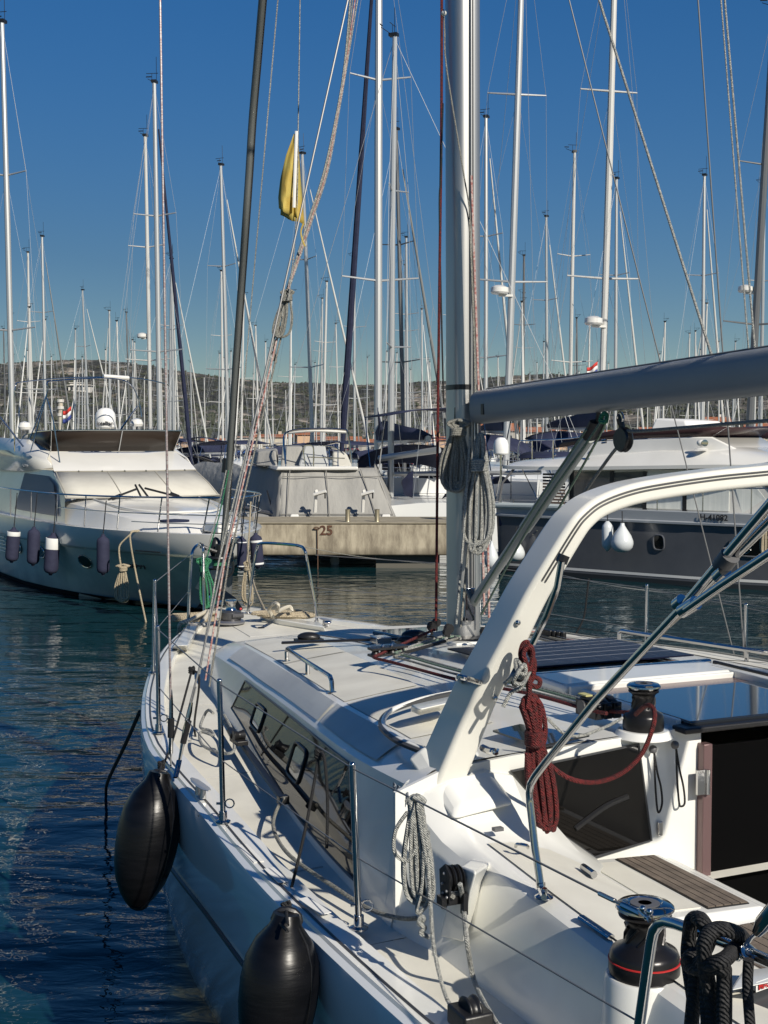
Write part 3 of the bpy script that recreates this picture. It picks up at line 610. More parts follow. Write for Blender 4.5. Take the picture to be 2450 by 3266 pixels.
# pulpit halves
pr = .0135
d0 = PZ(600,2004,1.64).y; d1 = PZ(647,1960,1.64).y
MB().tube(cr([PZ(600,2004,1.64),PD(604,1900,d0),PD(610,1790,d0),PD(615,1758,d0+.02),PD(630,1738,d0+.2),PD(643,1736,d1),PD(648,1752,d1),PD(650,1850,d1),PZ(652,1962,1.64)],5), pr, 10).build('pulpit', STEEL, sail)
d2, d3 = PZ(791,1955,1.64).y, PZ(1008,1988,1.64).y
MB().tube(cr([PZ(791,1955,1.64),PD(797,1892,d2),PD(810,1800,d2),PD(821,1748,d2),PD(833,1733,d2-.05),PD(890,1734,lerp(d2,d3,.4)),PD(954,1741,lerp(d2,d3,.8)),PD(972,1756,d3),PD(981,1796,d3),PD(1008,1947,d3),PZ(1009,1988,1.64)],5), pr, 10).build('pulpit', STEEL, sail)
for p in (PZ(600,2004,1.64),PZ(791,1955,1.64),PZ(1009,1988,1.64),PZ(652,1962,1.64)):
    MB().lathe([(0,0),(.04,0),(.04,.007),(.02,.012),(.02,.03),(0,.03)], p-Vector((0,0,.005)), 16).build('pulpit_base', STEEL, sail)
# bulwark blocks under the pulpit
MB().hexa([PZ(545,2075,1.60),PZ(600,2075,1.59),PZ(640,2000,1.6),PZ(600,1990,1.6),PZ(553,2060,1.665),PZ(600,2058,1.665),PZ(636,1990,1.665),PZ(602,1985,1.665)]).build('bow_moulding', GEL, sail, bevel=.01)
MB().hexa([PZ(825,1978,1.61),PZ(885,1996,1.61),PZ(1040,2020,1.6),PZ(1030,1992,1.61),PZ(832,1962,1.67),PZ(900,1978,1.67),PZ(1035,2000,1.66),PZ(1020,1985,1.66)]).build('bow_moulding', GEL, sail, bevel=.01)

# chainplates, shrouds, turnbuckles
ch0, ch1 = PZ(545,2440,1.53), PZ(572,2455,1.53)
def rig(pts, r=.0045, m=WIRE, name='shroud'): return MB().tube(pts, r, 8).build(name, m, sail)
yA = ch0.y; sp1 = mastc(8.0)-US*1.25-UF*.35
c_top = PD(510,-60,yA-.1)
up = c_top + (c_top - PD(545,2290,yA)).normalized()*4.0
sh = rig([PD(545,2290,yA), c_top, up], .0062, mat('shroud_wire', (.50,.47,.46), .4, .6, col2=(.30,.20,.20), nscale=60, stretch=(1,1,3)))
MB().tube([PD(545,2410,yA),PD(545,2400,yA),PD(546,2330,yA),PD(546,2235,yA),PD(546,2200,yA)], [.006,.012,.012,.010,.006], 10).build('turnbuckle', STEEL, sh)
MB().tube([PD(545,2352,yA),PD(546,2290,yA)], .017, 10).build('turnbuckle_tape', BLACKP, sh)
MB().tube([ch0-Vector((0,0,.02)), PD(545,2405,yA)], .011, 8, flat=(.4,1)).build('chainplate', STEEL, sh)
yB = ch1.y
d1 = rig([PD(592,2300,yB), PD(640,2115,yB+.05), mastc(8.3)+UF*.0-US*.08], .0055)
MB().tube([PD(572,2430,yB),PD(578,2400,yB),PD(590,2330,yB),PD(606,2270,yB),PD(612,2240,yB)], [.007,.010,.013,.011,.006], 10).build('turnbuckle', STEEL, d1)
MB().tube([PD(584,2370,yB),PD(602,2298,yB)], .016, 10).build('turnbuckle_tape', BLACKP, d1)
MB().tube([PZ(560,2480,1.52),PD(572,2425,yB)], .014, 8, flat=(.4,1)).build('chainplate', STEEL, d1)
rig([PD(600,2290,yB), PD(625,2190,yB+.02)], .0035)
# starboard shrouds seen beside the mast
rig([B(-.3,1.9,1.53), mastc(8.0)+US*1.2-UF*.35], .005); rig([B(-.35,1.85,1.53), mastc(8.0)+US*.05], .004)
# ---------------- forestay, furler, anchor gear
fy = 12.3
fp = [PD(705,1760,fy),PD(716,1700,fy),PD(733,1450,12.0),PD(750,1193,11.7),PD(769,922,11.4),PD(784,705,11.1),PD(795,542,11.0),PD(805,380,10.9),PD(821,190,10.7),PD(842,-60,10.4)]
fs_ = cr(fp, 6); fs_ += [fs_[-1] + (fs_[-1]-fs_[-8]).normalized()*3]
fst = MB().tube(fs_, .031, 12).build('furled_forestay', mat('foil_grey', (.15,.16,.155), .45, .4), sail)
MB().tube([p + Vector((.028,-.01,0)) for p in fs_[8:]], .010, 6).build('forestay_halyard', BLACKROPE, fst)
for (x0,y0),(x1,y1),r in (((705,1736),(702,1792),.05),((727,1462),(722,1508),.047)):
    MB().tube([PD(x0,y0,fy-.02),PD(x1,y1,fy-.02)], r, 14).build('furler_sleeve', BLACKP, fst)
fd = MB().lathe([(0,0),(.11,.0),(.115,.015),(.05,.03),(.05,.09),(.115,.105),(.11,.12),(0,.12)], PD(700,1815,fy), 26).build('furler_drum', BLACKP, sail)
MB().lathe([(.052,.03),(.066,.035),(.066,.085),(.052,.09)], PD(700,1815,fy), 20).build('furling_line', GREENROPE, fd)
MB().tube(cr([PD(663,1800,fy-.1),PD(663,1835,fy-.1),PD(690,1850,fy-.1),PD(740,1830,fy-.1),PD(744,1790,fy-.1)],5), .009, 6).build('drum_guard', BLACKP, fd)
MB().box(PD(697,1880,fy), (.035,.05,.10), (US,UF,HA)).tube([PD(698,1870,fy-.08),PD(698,1890,fy-.08)], .016, 8).build('stem_fitting', BLACKP, sail, bevel=.01)
MB().ball(PD(688,1748,fy+.1), .07, 16, (.85,.85,1.5)).build('bow_lamp', BLACKP, sail)
MB().box(B(5.05,.02,1.66), (.05,.3,.03), (US,UF,HA)).build('anchor_roller', STEEL, sail, bevel=.01)
an = PD(708,1895,12.0)
MB().loft([[PD(700,1890,12.2),PD(716,1880,12.1),PD(722,1905,12.1),PD(706,1915,12.2)],[PD(722,1925,12),PD(752,1905,11.95),PD(757,1935,11.95),PD(728,1950,12)],[PD(745,1958,11.9),PD(775,1938,11.9),PD(776,1945,11.9),PD(752,1962,11.9)]]).build('anchor', mat('anchor_steel', (.03,.03,.032), .3, .6), sail, bevel=.008)
MB().ball(PD(768,1942,11.8), .012, 8).build('anchor_pin', RED, sail)
# bowsprit cross pieces
MB().tube([PD(640,1742,12.2),PD(690,1760,12.25)], .02, 8).build('bow_bracket', BLACKP, sail)
wb = PZ(737,1988,1.63)
MB().lathe([(0,0),(.118,0),(.122,.015),(.105,.03),(0,.03)], wb, 28).build('windlass_plate', mat('brushed_alloy', (.35,.35,.36), .35, .8), sail)
w0 = MB().lathe([(0,.03),(.085,.03),(.092,.05),(.09,.10),(.05,.115),(0,.115)], wb, 24).tube([wb+Vector((.02,-.09,.075)),wb+Vector((.11,-.05,.075))], .022, 10).build('windlass', mat('windlass_grey', (.09,.09,.095), .35, .5), sail)
MB().lathe([(0,.115),(.05,.115),(.042,.13),(.040,.17),(.052,.195),(.050,.205),(0,.207)], wb, 20).build('windlass_drum', STEEL, w0)
MB().lathe([(0,0),(.03,0),(.03,.006),(0,.006)], PZ(833,2003,1.62), 16).build('deck_filler', BLACKP, sail)
MB().ball(PZ(1045,1985,1.66), .024, 12, (1.4,1,.7)).build('bow_fitting', STEEL, sail)
# anchor locker lid outline and bow cleat
def seam(pts, name='deck_seam'): return MB().tube(pts, .004, 5).build(name, SEAM, sail)
def dz(f, w): 
    h = max(hb(f)-.15, .05); return zg(f) - .022 + .035*(1-(w/h)**2)
seam([B(4.25,-.25,dz(4.2,.2)),B(3.1,-.33,dz(3.1,.3)),B(3.1,.33,dz(3.1,.3)),B(4.25,.25,dz(4.2,.2))])
for f in (2.35,.9,-.6,-2.0): 
    for sgn in (-1,1):
        h = hb(f)-.17; w1_ = crf(f,0) if f < 2.05 else 0.02
        seam([B(f, sgn*h, dz(f,h)), B(f, sgn*(w1_+.03), dz(f, w1_))])
def cleat(c, d, L=.13):
    c = Vector(c); d = Vector(d).normalized(); n_ = HA.cross(d); mb = MB()
    for s_ in (-1,1): mb.tube([c+d*s_*L*.28, c+d*s_*L*.28+HA*.045], [.016,.012], 8)
    mb.tube([c-d*L+HA*.058, c-d*L*.6+HA*.056, c+HA*.054, c+d*L*.6+HA*.056, c+d*L+HA*.058], [.006,.016,.018,.016,.006], 8, flat=(.6,1.35))
    return mb.build('cleat', mat('cast_aluminium', (.55,.55,.54), .35, .6), sail)
cleat(PZ(640,2540,1.505), B(-.9,-1.9,0)-B(-.3,-1.93,0)); cleat(PZ(1040,1996,1.61), B(1,.5,0)-B(2,.3,0), .1); cleat(B(-1.0,1.86,1.49), UF)
MB().tube([PD(572,2480,PZ(572,2480,1.47).y-.05), PD(640,2605,PZ(640,2605,1.44).y-.03)], .010, 8).build('fairlead_strip', STEEL, sail)
MB().box(PZ(481,2233,1.575), (.022,.035,.002), (US,UF,HA)).build('deck_emblem', GREYP, sail)
for a, b_ in (((772,2695),(826,2750)),((858,2770),(905,2815)),((968,2865),(1040,2915))):
    q0, q1 = PZ(*a,1.468), PZ(*b_,1.463); d_ = (q1-q0); n_ = Vector((d_.y,-d_.x,0)).normalized()*.022
    MB().prism([q0-n_,q1-n_,q1+n_,q0+n_], (0,0,.0025)).build('tread_strip', WHITEC, sail)

# side-deck jib track with its car
t0, t1 = PZ(720,2300,1.60), PZ(903,2550,1.555)
MB().tube([t0, t1], .021, 8, flat=(.55,1)).build('jib_track', BLACKP, sail)
MB().box(t1, (.024,.022,.020), (US,UF,HA)).build('track_stop', BLACKP, sail, bevel=.004)
cc = PZ(762,2375,1.60)
m_ = MB().box(cc+HA*.02, (.03,.07,.012), (US,UF,HA)); m_.lathe([(0,-.03),(.03,-.03),(.02,0),(.03,.03),(0,.03)], cc+HA*.05, 12, (HA,UF,US)); m_.tube([cc+Vector((-.03,.02,.04)),cc+Vector((-.06,.12,.05))], .02, 8)
m_.build('jib_car', BLACKP, sail, bevel=.003)
# roof tracks and blocks by the mast
def blk(c, r=.045):
    c = Vector(c); m_ = MB().ball(c+HA*r*.45, r, 16, (1.3,.9,.55)); m_.box(c+HA*.006, (r*1.5,r*.8,.008), (US,UF,HA)); return m_.build('deck_block', BLACKP, sail)
blk(PZ(985,2044,1.97), .055); blk(PZ(1322,2040,2.03), .06); blk(PZ(1296,2050,2.03),.04)
MB().tube([PZ(900,2050,1.97),PZ(1290,2036,2.02)], .018, 8, flat=(.5,1)).build('roof_track', BLACKP, sail)
MB().box(PZ(1215,2040,2.02), (.05,.05,.02), (US,UF,HA)).build('track_car', STEEL, sail, bevel=.004)
for (x,y,r) in ((1378,2003,.045),(1392,1990,.04),(1432,2010,.045),(1425,2022,.035),(1545,2020,.04),(1560,2008,.035),(1580,1998,.035)):
    r *= .62; c = PZ(x,y+22,2.06)+HA*.05; m_ = MB().lathe([(0,-.014),(r,-.014),(r*.6,0),(r,.014),(0,.014)], c, 16, (HA,Vector((.9,.43,0)),Vector((-.43,.9,0)))); m_.tube([c-HA*.05,c], .008, 6); m_.build('mast_block', BLACKP, sail)
# line organisers and lines running aft
q = PZ(1200,2085,2.05)
mb = MB(); a_, b_ = PZ(1172,2092,2.05), PZ(1285,2080,2.06); d_ = (b_-a_); mb.hexa([a_,b_,b_+UF*-.07,a_+UF*-.07,a_+HA*.012,b_+HA*.012,b_+UF*-.07+HA*.012,a_+UF*-.07+HA*.012]); mb.hexa([p+HA*.035 for p in (a_,b_,b_+UF*-.07,a_+UF*-.07,a_+HA*.012,b_+HA*.012,b_+UF*-.07+HA*.012,a_+UF*-.07+HA*.012)])
for t in (.15,.38,.62,.85): mb.lathe([(0,0),(.024,0),(.018,.012),(.024,.024),(0,.024)], lerp(a_,b_,t)+UF*-.035+HA*.012, 12)
mb.build('line_organiser', BLACKP, sail)
for t in (.35,.6): MB().ball(lerp(a_,b_,t)+UF*-.035+HA*.05, .011, 8).build('organiser_bolt', STEEL, sail)
zr = 2.075
rope('running_line', [PZ(1385,2010,2.12),PZ(1370,2015,2.10),PZ(1215,2085,zr),PZ(1193,2094,zr),PZ(1200,2100,zr),PZ(1250,2112,zr),PZ(1462,2168,zr+.01),PZ(1700,2215,2.10),PZ(1870,2262,2.10),PZ(1935,2275,2.11)], .008, REDROPE, sail)
for k, (dx, dy, m_) in enumerate(((0,-6,GREENDK),(-3,6,OLDROPE),(5,-12,WHITEROPE))):
    rope('running_line', [PZ(1470,2030+k*4,2.06),PZ(1420,2040+dy,2.06),PZ(1280+dx,2082+dy,zr),PZ(1262+dx,2090+dy,zr),PZ(1300,2100+dy,zr),PZ(1470,2148+dy,zr+.01),PZ(1700,2200+dy,2.10),PZ(1880,2248+dy,2.10)], .006, m_, sail)
rope('running_line', [PZ(1425,2035,2.08),PZ(1380,2055,2.08),PZ(1290,2072,zr)], .008, WHITEROPE, sail)
rope('running_line', [PZ(1420,2045,2.08),PZ(1340,2068,2.08),PZ(1280,2085,zr)], .009, BLACKROPE, sail)
for k in range(4):
    rope('running_line', [PZ(1590,2015+k*3,2.06),PZ(1700,2015+k*6,2.05),PZ(1765,2030+k*6,2.05),PZ(2100,2098+k*9,2.05),PZ(2460,2185+k*10,2.06)], .008 if k % 2 else .006, (PINKROPE,OLDROPE,BLACKROPE,OLDROPE)[k], sail)
m_ = MB()
for k in range(4): m_.box(PZ(1745+k*14,2030+k*2,2.05)+HA*.02, (.012,.05,.022), (US,UF,HA))
m_.build('line_organiser', BLACKP, sail, bevel=.004)
blk(PZ(1990,2065,2.04),.02)
# rope clutches
cb = PZ(1912,2280,2.07)
m_ = MB()
for k in range(3):
    o_ = cb + US*(-.05+k*.045) - UF*.0; m_.box(o_+HA*.03, (.019,.075,.033), (US,UF,HA)); m_.tube([o_+UF*.05+HA*.068,o_-UF*.02+HA*.072,o_-UF*.085+HA*.05], [.014,.016,.010], 8, flat=(.6,1.1))
m_.build('rope_clutch', BLACKP, sail, bevel=.006)
MB().box(cb+US*-.05+HA*.083+UF*.03, (.016,.03,.003), (US,UF,HA)).build('clutch_label', mat('dull_yellow', (.45,.42,.18), .6), sail)
m_ = MB().lathe([(0,-.004),(.03,-.004),(.03,.004),(0,.004)], cb+US*-.075+HA*.035+UF*.02, 14, (HA,UF,US)); m_.build('clutch_cheek', mat('windlass_grey',(.09,.09,.095)), sail)
rope('running_line', [cb-UF*.08+HA*.03, PZ(2000,2272,2.12), PZ(2030,2275,2.12)], .008, REDROPE, sail)
# winches
def winch(c, h, rb, name='winch', red=False):
    c = Vector(c); s = h/.20; k = rb/.094
    b_ = MB().lathe([(0,0),(.094*k,0),(.096*k,.012*s),(.096*k,.035*s),(.0945*k,.040*s),(.094*k,.055*s),(.088*k,.068*s),(.062*k,.082*s),(.053*k,.095*s),(.050*k,.135*s),(.054*k,.150*s),(.062*k,.158*s),(.070*k,.162*s),(.072*k,.168*s),(.066*k,.174*s),(0,.176*s)], c, 36).build(name, mat('winch_black', (.020,.019,.020), .30, .55, bump=.05, bscale=80), sail, 50)
    if red: MB().lathe([(.0945*k,.0385*s),(.0975*k,.0395*s),(.0975*k,.0425*s),(.0945*k,.0435*s)], c, 36).build('red_ring', RED, b_)
    for q in range(9):
        a = q*2*math.pi/9; MB().tube([c+Vector((math.cos(a+t*.7)*.0535*k*(1-.03*t), math.sin(a+t*.7)*.0535*k*(1-.03*t), (.092+.045*t)*s)) for t in (0,.5,1)], .0045*k, 6).build('drum_rib', mat('winch_black',(.02,.02,.02)), b_)
    MB().lathe([(0,.174*s),(.072*k,.176*s),(.079*k,.184*s),(.078*k,.190*s),(.070*k,.197*s),(.048*k,.200*s),(.044*k,.194*s),(.020*k,.194*s),(.018*k,.199*s),(0,.199*s)], c, 36).build('winch_cap', STEEL, b_)
    MB().lathe([(.018*k,.195*s),(.040*k,.1965*s),(.040*k,.199*s),(.018*k,.199*s)], c, 24).build('cap_recess', GREYP, b_)
    return b_
wc = PZ(2052,2325,2.055)
MB().lathe([(0,-.03),(.12,-.03),(.100,0),(0,.0)], wc, 30).build('winch_pad', GEL, sail, bevel=.004)
winch(wc, .185, .080)
wp = PW(2055,3085,-1.5); wp.z = 1.70
MB().lathe([(0,-.30),(.125,-.30),(.112,-.01),(.105,0),(0,0)], wp, 36).build('winch_pedestal', GEL, sail)
winch(wp, .205, .098, 'winch', True)
# moulded pod with double block on the coaming side
MB().loft([[PW(1400,2990,-1.66),PW(1478,3010,-1.66),PW(1500,2950,-1.60),PW(1440,2900,-1.60)],[PW(1440,2830,-1.70),PW(1500,2850,-1.70),PW(1545,2800,-1.52),PW(1500,2770,-1.52)],[PW(1470,2760,-1.70),PW(1520,2780,-1.70),PW(1570,2748,-1.50),PW(1505,2735,-1.50)]]).build('block_pod', GEL, sail, bevel=.012, seg=3)
pc = PW(1437,2800,-1.74)
m_ = MB()
for k in range(3): m_.lathe([(0,-.008),(.040,-.008),(.043,-.004),(.030,0),(.043,.004),(.040,.008),(0,.008)], pc+US*(.018*k-.01)+Vector((0,-.004*k,0)), 20, (HA,UF,US))
m_.loft([[pc+US*-.021+UF*a+HA*b_ for a,b_ in ((-.03,-.075),(.03,-.075),(.04,.02),(.0,.048),(-.04,.02))],[pc+US*-.015+UF*a+HA*b_ for a,b_ in ((-.03,-.075),(.03,-.075),(.04,.02),(.0,.048),(-.04,.02))]])
m_.box(pc+HA*-.07, (.04,.02,.014), (US,UF,HA)); m_.box(pc+HA*-.075-UF*.04+US*.03, (.008,.012,.035), (US,UF,HA))
pb = m_.build('footblock', BLACKP, sail)
m_ = MB()
for a,b_ in ((0,.018),(-.018,-.035),(.01,-.05),(.015,-.02),(-.02,-.055)): m_.ball(pc+US*-.0225+UF*a+HA*b_, .0055, 8)
m_.build('rivet', mat('rivet_grey',(.4,.4,.4),.4,.6), pb)
# fairlead at the bottom edge
fl = PZ(1500,3266,1.46)
m_ = MB().lathe([(0,-.02),(.05,-.02),(.035,0),(.05,.02),(0,.02)], fl+HA*.04, 16, (HA,UF,US)).box(fl+HA*.02, (.05,.06,.03), (US,UF,HA)); m_.build('deck_fairlead', BLACKP, sail, bevel=.008)
# rail at the lower corner (pushpit gate)
tb([PW(2030,3330,-1.85),PW(2040,3266,-1.85),PW(2066,3080,-1.85),PW(2078,3000,-1.85),PW(2086,2968,-1.85),PW(2104,2945,-1.85),PW(2128,2940,-1.85),PW(2160,2948,-1.85),PW(2300,3000,-1.85),PW(2380,3035,-1.85),PW(2600,3130,-1.85)], .0135, 'pushpit')
m_ = MB()
for x,y in ((2050,2898),(2063,2925),(2072,2908)): m_.ball(PW(x,y,-1.86), .0085, 10)
m_.tube([PW(2040,2905,-1.86),PW(2072,2935,-1.86)], .006, 8); m_.build('gate_hook', STEEL, sail)
m_ = MB().tube([PW(2372,3030,-1.85),PW(2395,3048,-1.85)], .019, 14); m_.tube(cr([PW(2395,3055,-1.86),PW(2375,3045,-1.87),PW(2380,3010,-1.86),PW(2425,2965,-1.86)],5), .007, 8, flat=(.5,1.6)); m_.tube([PW(2415,2975,-1.86),PW(2435,2945,-1.86),PW(2480,2890,-1.86)], [.011,.018,.018], 12); m_.ball(PW(2352,3050,-1.87), .011, 10)
m_.build('tube_bracket', STEEL, sail)
# bits in the bottom-right corner: sticker and dark panel
a_, b_ = PZ(2390,3100,1.60), PZ(2560,3075,1.60)
stk = MB().hexa([PZ(2330,3160,1.70),PZ(2520,3120,1.70),PZ(2520,3080,1.70),PZ(2370,3095,1.70),PZ(2330,3160,1.735),PZ(2520,3120,1.735),PZ(2520,3080,1.735),PZ(2370,3095,1.735)]).build('locker_edge', GEL, sail, bevel=.006)
MB().hexa([PZ(2310,3190,1.67),PZ(2560,3140,1.67),PZ(2560,3300,1.62),PZ(2310,3330,1.62),PZ(2310,3175,1.70),PZ(2560,3128,1.70),PZ(2560,3290,1.66),PZ(2310,3320,1.66)]).build('helm_panel', mat('panel_grey',(.05,.055,.06),.3), sail, bevel=.01)
xd = (PZ(2470,3115,1.74)-PZ(2400,3140,1.74)); xd.z = 0; yd = HA
oc = PZ(2425,3138,1.637)
MB().box(PZ(2450,3135,1.722), (.05,.0006,.014), (xd.normalized(), Vector((xd.y,-xd.x,0)).normalized(), HA)).build('sticker', WHITEC, stk)
text('sticker_lettering', 'MAX 3', PZ(2447,3136,1.722)+Vector((0,-.006,0)), xd, HA, .026, RED, stk, .0006, .0004)

# ================================================================== THINGS ON AND AROUND THE SAILBOAT
def big_fender(name, label, top, bot, r, knot):
    ax = (bot-top); L = ax.length; z_ = ax.normalized(); x_ = Vector((1,0,0)); x_ = (x_-z_*x_.dot(z_)).normalized(); y_ = z_.cross(x_)
    t = thing(name, label, 'fender', bot)
    prof = [(0,0),(.32,.0),(.36,.03),(.42,.07),(.72,.16),(.93,.28),(1,.42),(.99,.56),(.93,.68),(.80,.80),(.58,.90),(.36,.965),(.24,.99),(0,1)]
    body = MB().lathe([(a*r, b_*L) for a, b_ in prof], top, 40, (x_,y_,z_)).build('fender_body', RUBBER, t, 60)
    for a in (0.6, 3.7):
        MB().tube([top + z_*(b_*L) + (x_*math.cos(a)+y_*math.sin(a))*(ar*r+.0005) for ar, b_ in prof[3:-1]], .0035, 5).build('moulding_seam', RUBBER, body)
    for e in (top, bot):
        q_ = top+z_*L*.055 if e is top else top+z_*L*.965
        MB().tube([q_+x_*math.cos(a)*.045+z_*math.sin(a)*.035-y_*r*.30 for a in [i*math.pi/6 for i in range(12)]], .014, 8, True).build('rope_eye', BLACKP, body)
    return t
f1 = big_fender('fender', 'upper black fender, hanging whole over the water beside the white hull', PD(508,2462,6.45), PD(432,2895,6.36), .154, None)
f2 = big_fender('fender', 'long black fender hanging lowest, cut by the bottom edge, below the knotted line', PD(915,2915,4.55), PD(862,3420,4.48), .140, None)
def fline(nm, label, pts, tail, fend):
    t = thing(nm, label, 'rope', pts[-1]); rope('hanging_line', pts, .0065, BLACKROPE, t); rope('rope_tail', tail, .0065, BLACKROPE, t)
    for c in (pts[0], pts[-2]):
        k = MB()
        for i in range(3): k.tube([c+Vector((math.cos(a)*.014, math.sin(a)*.014, -.012+.012*i+.006*math.sin(a*2))) for a in [j*math.pi/4 for j in range(8)]], .0075, 6, True)
        k.build('knot', BLACKROPE, t)
yk = PD(612,2138,7.45)
fline('fender_line', 'black lanyard from the guard wire down to the first black fender', [yk, PD(560,2330,7.1), PD(530,2420,6.85), PD(515,2440,6.6), PD(508,2478,6.36)], [yk, PD(632,2150,7.4), PD(634,2200,7.4), PD(620,2310,7.4), PD(628,2368,7.4)], f1)
yk = PD(1018,2405,5.25)
fline('fender_line', 'black lanyard from the guard wire by the side window down to the second fender', [yk, PD(975,2640,5.15), PD(920,2870,5.02), PD(913,2895,4.65), PD(918,2950,4.42)], [yk, PD(1035,2420,5.2), PD(1045,2560,5.2), PD(1042,2705,5.2)], f2)
MB_l = rope('fender_line', [PD(913,2892,4.65), PD(898,2912,4.6), PD(885,2935,4.55), PD(918,2970,4.40)], .006, BLACKROPE); tag(MB_l, 'short black loop of line round the eye of the lower fender', 'rope')
# mooring line down to the water
ml = rope('mooring_line', [PD(446,2270,8.2), PD(400,2375,8.9), PD(345,2490,9.6), PZ(338,2530,-.2)], .013, mat('dark_wet_rope',(.02,.022,.02),.8,col2=(.05,.05,.04),nscale=60,bump=.8,bscale=90)); tag(ml, 'dark wet mooring rope running from the bow side into the water', 'rope')

# yellow flag on its halyard
fz = 7.6
fl_t = thing('flag', 'worn yellow flag hanging folded on a white halyard against the sky', 'flag', PD(940,700,fz))
rg = []
for i in range(15):
    t = i/14; y0 = lerp(425,700,t); row = []
    xl = interp(t, [(0,938),(.3,912),(.6,895),(.85,888),(1,890)]); xr = 948
    for j in range(9):
        u = j/8; row.append(PD(lerp(xl,xr,u), y0 - (1-u)*t*36 + math.sin(u*5)*3, fz + .04*math.sin(u*7+t*3)*t))
    rg.append(row)
m_ = MB().loft(rg, False)
rg = []
for i in range(13):
    t = i/12; row = []
    for j in range(7):
        u = j/6; x = lerp(interp(t,[(0,946),(.5,935),(.75,898),(1,895)]), interp(t,[(0,950),(.35,957),(.7,964),(1,972)]), u); y = lerp(430, lerp(688,718,u), t) + 3*math.sin(u*9+t*4)
        row.append(PD(x, y, fz+.05+.03*math.sin(u*6+t*2)))
    rg.append(row)
m_.loft(rg, False).build('flag_cloth', YELLOW, fl_t, 60, solid=.001)
MB().tube([PD(946,418,fz-.01), PD(941,560,fz-.015), PD(938,662,fz-.01)], .009, 6, flat=(1,.4)).build('flag_hem', WHITEC, fl_t)
MB().tube(cr([PD(958,1-60,fz),PD(952,355,fz),PD(951,420,fz),PD(948,640,fz),PD(938,800,fz),PD(930,870,fz),PD(920,960,7.5)],5), .0035, 6).build('flag_halyard', WHITEROPE, fl_t)
MB().tube(cr([PD(968,712,fz),PD(960,740,fz),PD(966,770,fz),PD(974,786,fz)],5), .005, 5).build('torn_tail', YELLOW, fl_t)
# halyards tied off to the shroud
hb_t = thing('rope_bundle', 'grey halyards tied in a knotted hank high on the shroud below the yellow flag', 'rope', PD(900,1000,7.6))
for k in range(4):
    MB().tube(cr([PD(1120+k*9,-40,7.8),PD(1103+k*2,170+k*8,7.8),PD(1080+k*2,330,7.75),PD(1034+k*4,546,7.7),PD(985+k*4,700,7.68),PD(938+k*3,850,7.65),PD(914+k*2,930,7.6),PD(900+k*3,1010,7.58)],5), .0045 if k else .006, 6).build('halyard', (WHITEROPE,OLDROPE,PINKROPE,WHITEROPE)[k], hb_t)
hank(PD(918,925,7.58), .29, .11, 5, .0075, OLDROPE, 'hank', .16, .02, Vector((1,-.1,0)), Vector((-.055,0,0)), 5).parent = None
hk = bpy.data.objects['hank']; hk.parent = hb_t; hk.location = -BASE[hb_t.name]
for k in range(3):
    MB().tube(cr([PD(888+k*6,1060,7.6),PD(880-k*3,1100,7.6),PD(872+k*5,1150,7.6),PD(868+k*3,1120+k*20,7.6)],4), .0055, 5).build('rope_tail', OLDROPE, hb_t)
for k, (xa, xb) in enumerate(((885,636),(893,655),(905,668))):
    MB().tube([PD(xa,1040,7.6), PD(xb+62,1790,7.45), PD(xb,2150+k*20,7.4)], .0055, 6).build('halyard', (WHITEROPE,PINKROPE,OLDROPE)[k], hb_t)
MB().tube([PD(890,-40,9),PD(781,1200,9.4),PD(700,1790,10)], .0045, 5).build('halyard', WHITEROPE, hb_t)

# rope coils on the mast
def adopt(o, t):
    o.parent = t; o.location = -BASE[t.name]; return o
t = thing('rope_coil', 'grey halyard coil hanging on the left side of the mast under the boom', 'rope', PD(1465,1560,7.7))
adopt(hank(PD(1463,1340,7.70), .42, .155, 14, .0095, OLDROPE, 'coil', .16, .05, Vector((1,-.3,0)), Vector((-.02,0,0)), 11, 4, .42, 7), t)
t = thing('rope_coil', 'pale halyard coil with long loops on the right side of the mast', 'rope', PD(1535,1780,7.65))
adopt(hank(PD(1532,1385,7.62), .70, .17, 10, .0095, WHITEROPE, 'coil', .25, .04, Vector((1,-.35,0)), Vector((-.015,0,0)), 21, 5, .12, 7), t)
t = thing('halyards', 'bundle of halyards running down beside the mast to its foot', 'rope', PD(1480,2010,7.7))
for k, (x0,y0,x1,y1,m_,d_) in enumerate(((1500,1390,1455,1990,WHITEROPE,7.6),(1520,1400,1470,2000,OLDROPE,7.62),(1498,700,1520,1420,OLDROPE,7.66),(1503,560,1545,1960,PINKROPE,7.66),(1545,1390,1560,1970,PINKROPE,7.7),(1510,-60,1512,1400,PINKROPE,7.86))):
    MB().tube([PD(x0,y0,d_),PD(lerp(x0,x1,.5)+3,lerp(y0,y1,.5),d_),PD(x1,y1,d_)], .0075, 6).build('halyard', m_, t)
t = thing('halyard', 'red halyard running straight down beside the mast to a deck block', 'rope', PD(1392,1990,7.75))
MB().tube(cr([PD(1409,-60,7.85),PD(1408,380,7.83),PD(1403,800,7.8),PD(1396,1400,7.78),PD(1391,1980,7.76)],6), .0085, 7).build('red_line', REDROPE, t)
MB().tube(cr([PD(1413,330,7.8),PD(1406,560,7.8),PD(1402,700,7.8),PD(1415,1290,7.8)],6), .005, 6).build('black_line', BLACKROPE, t)

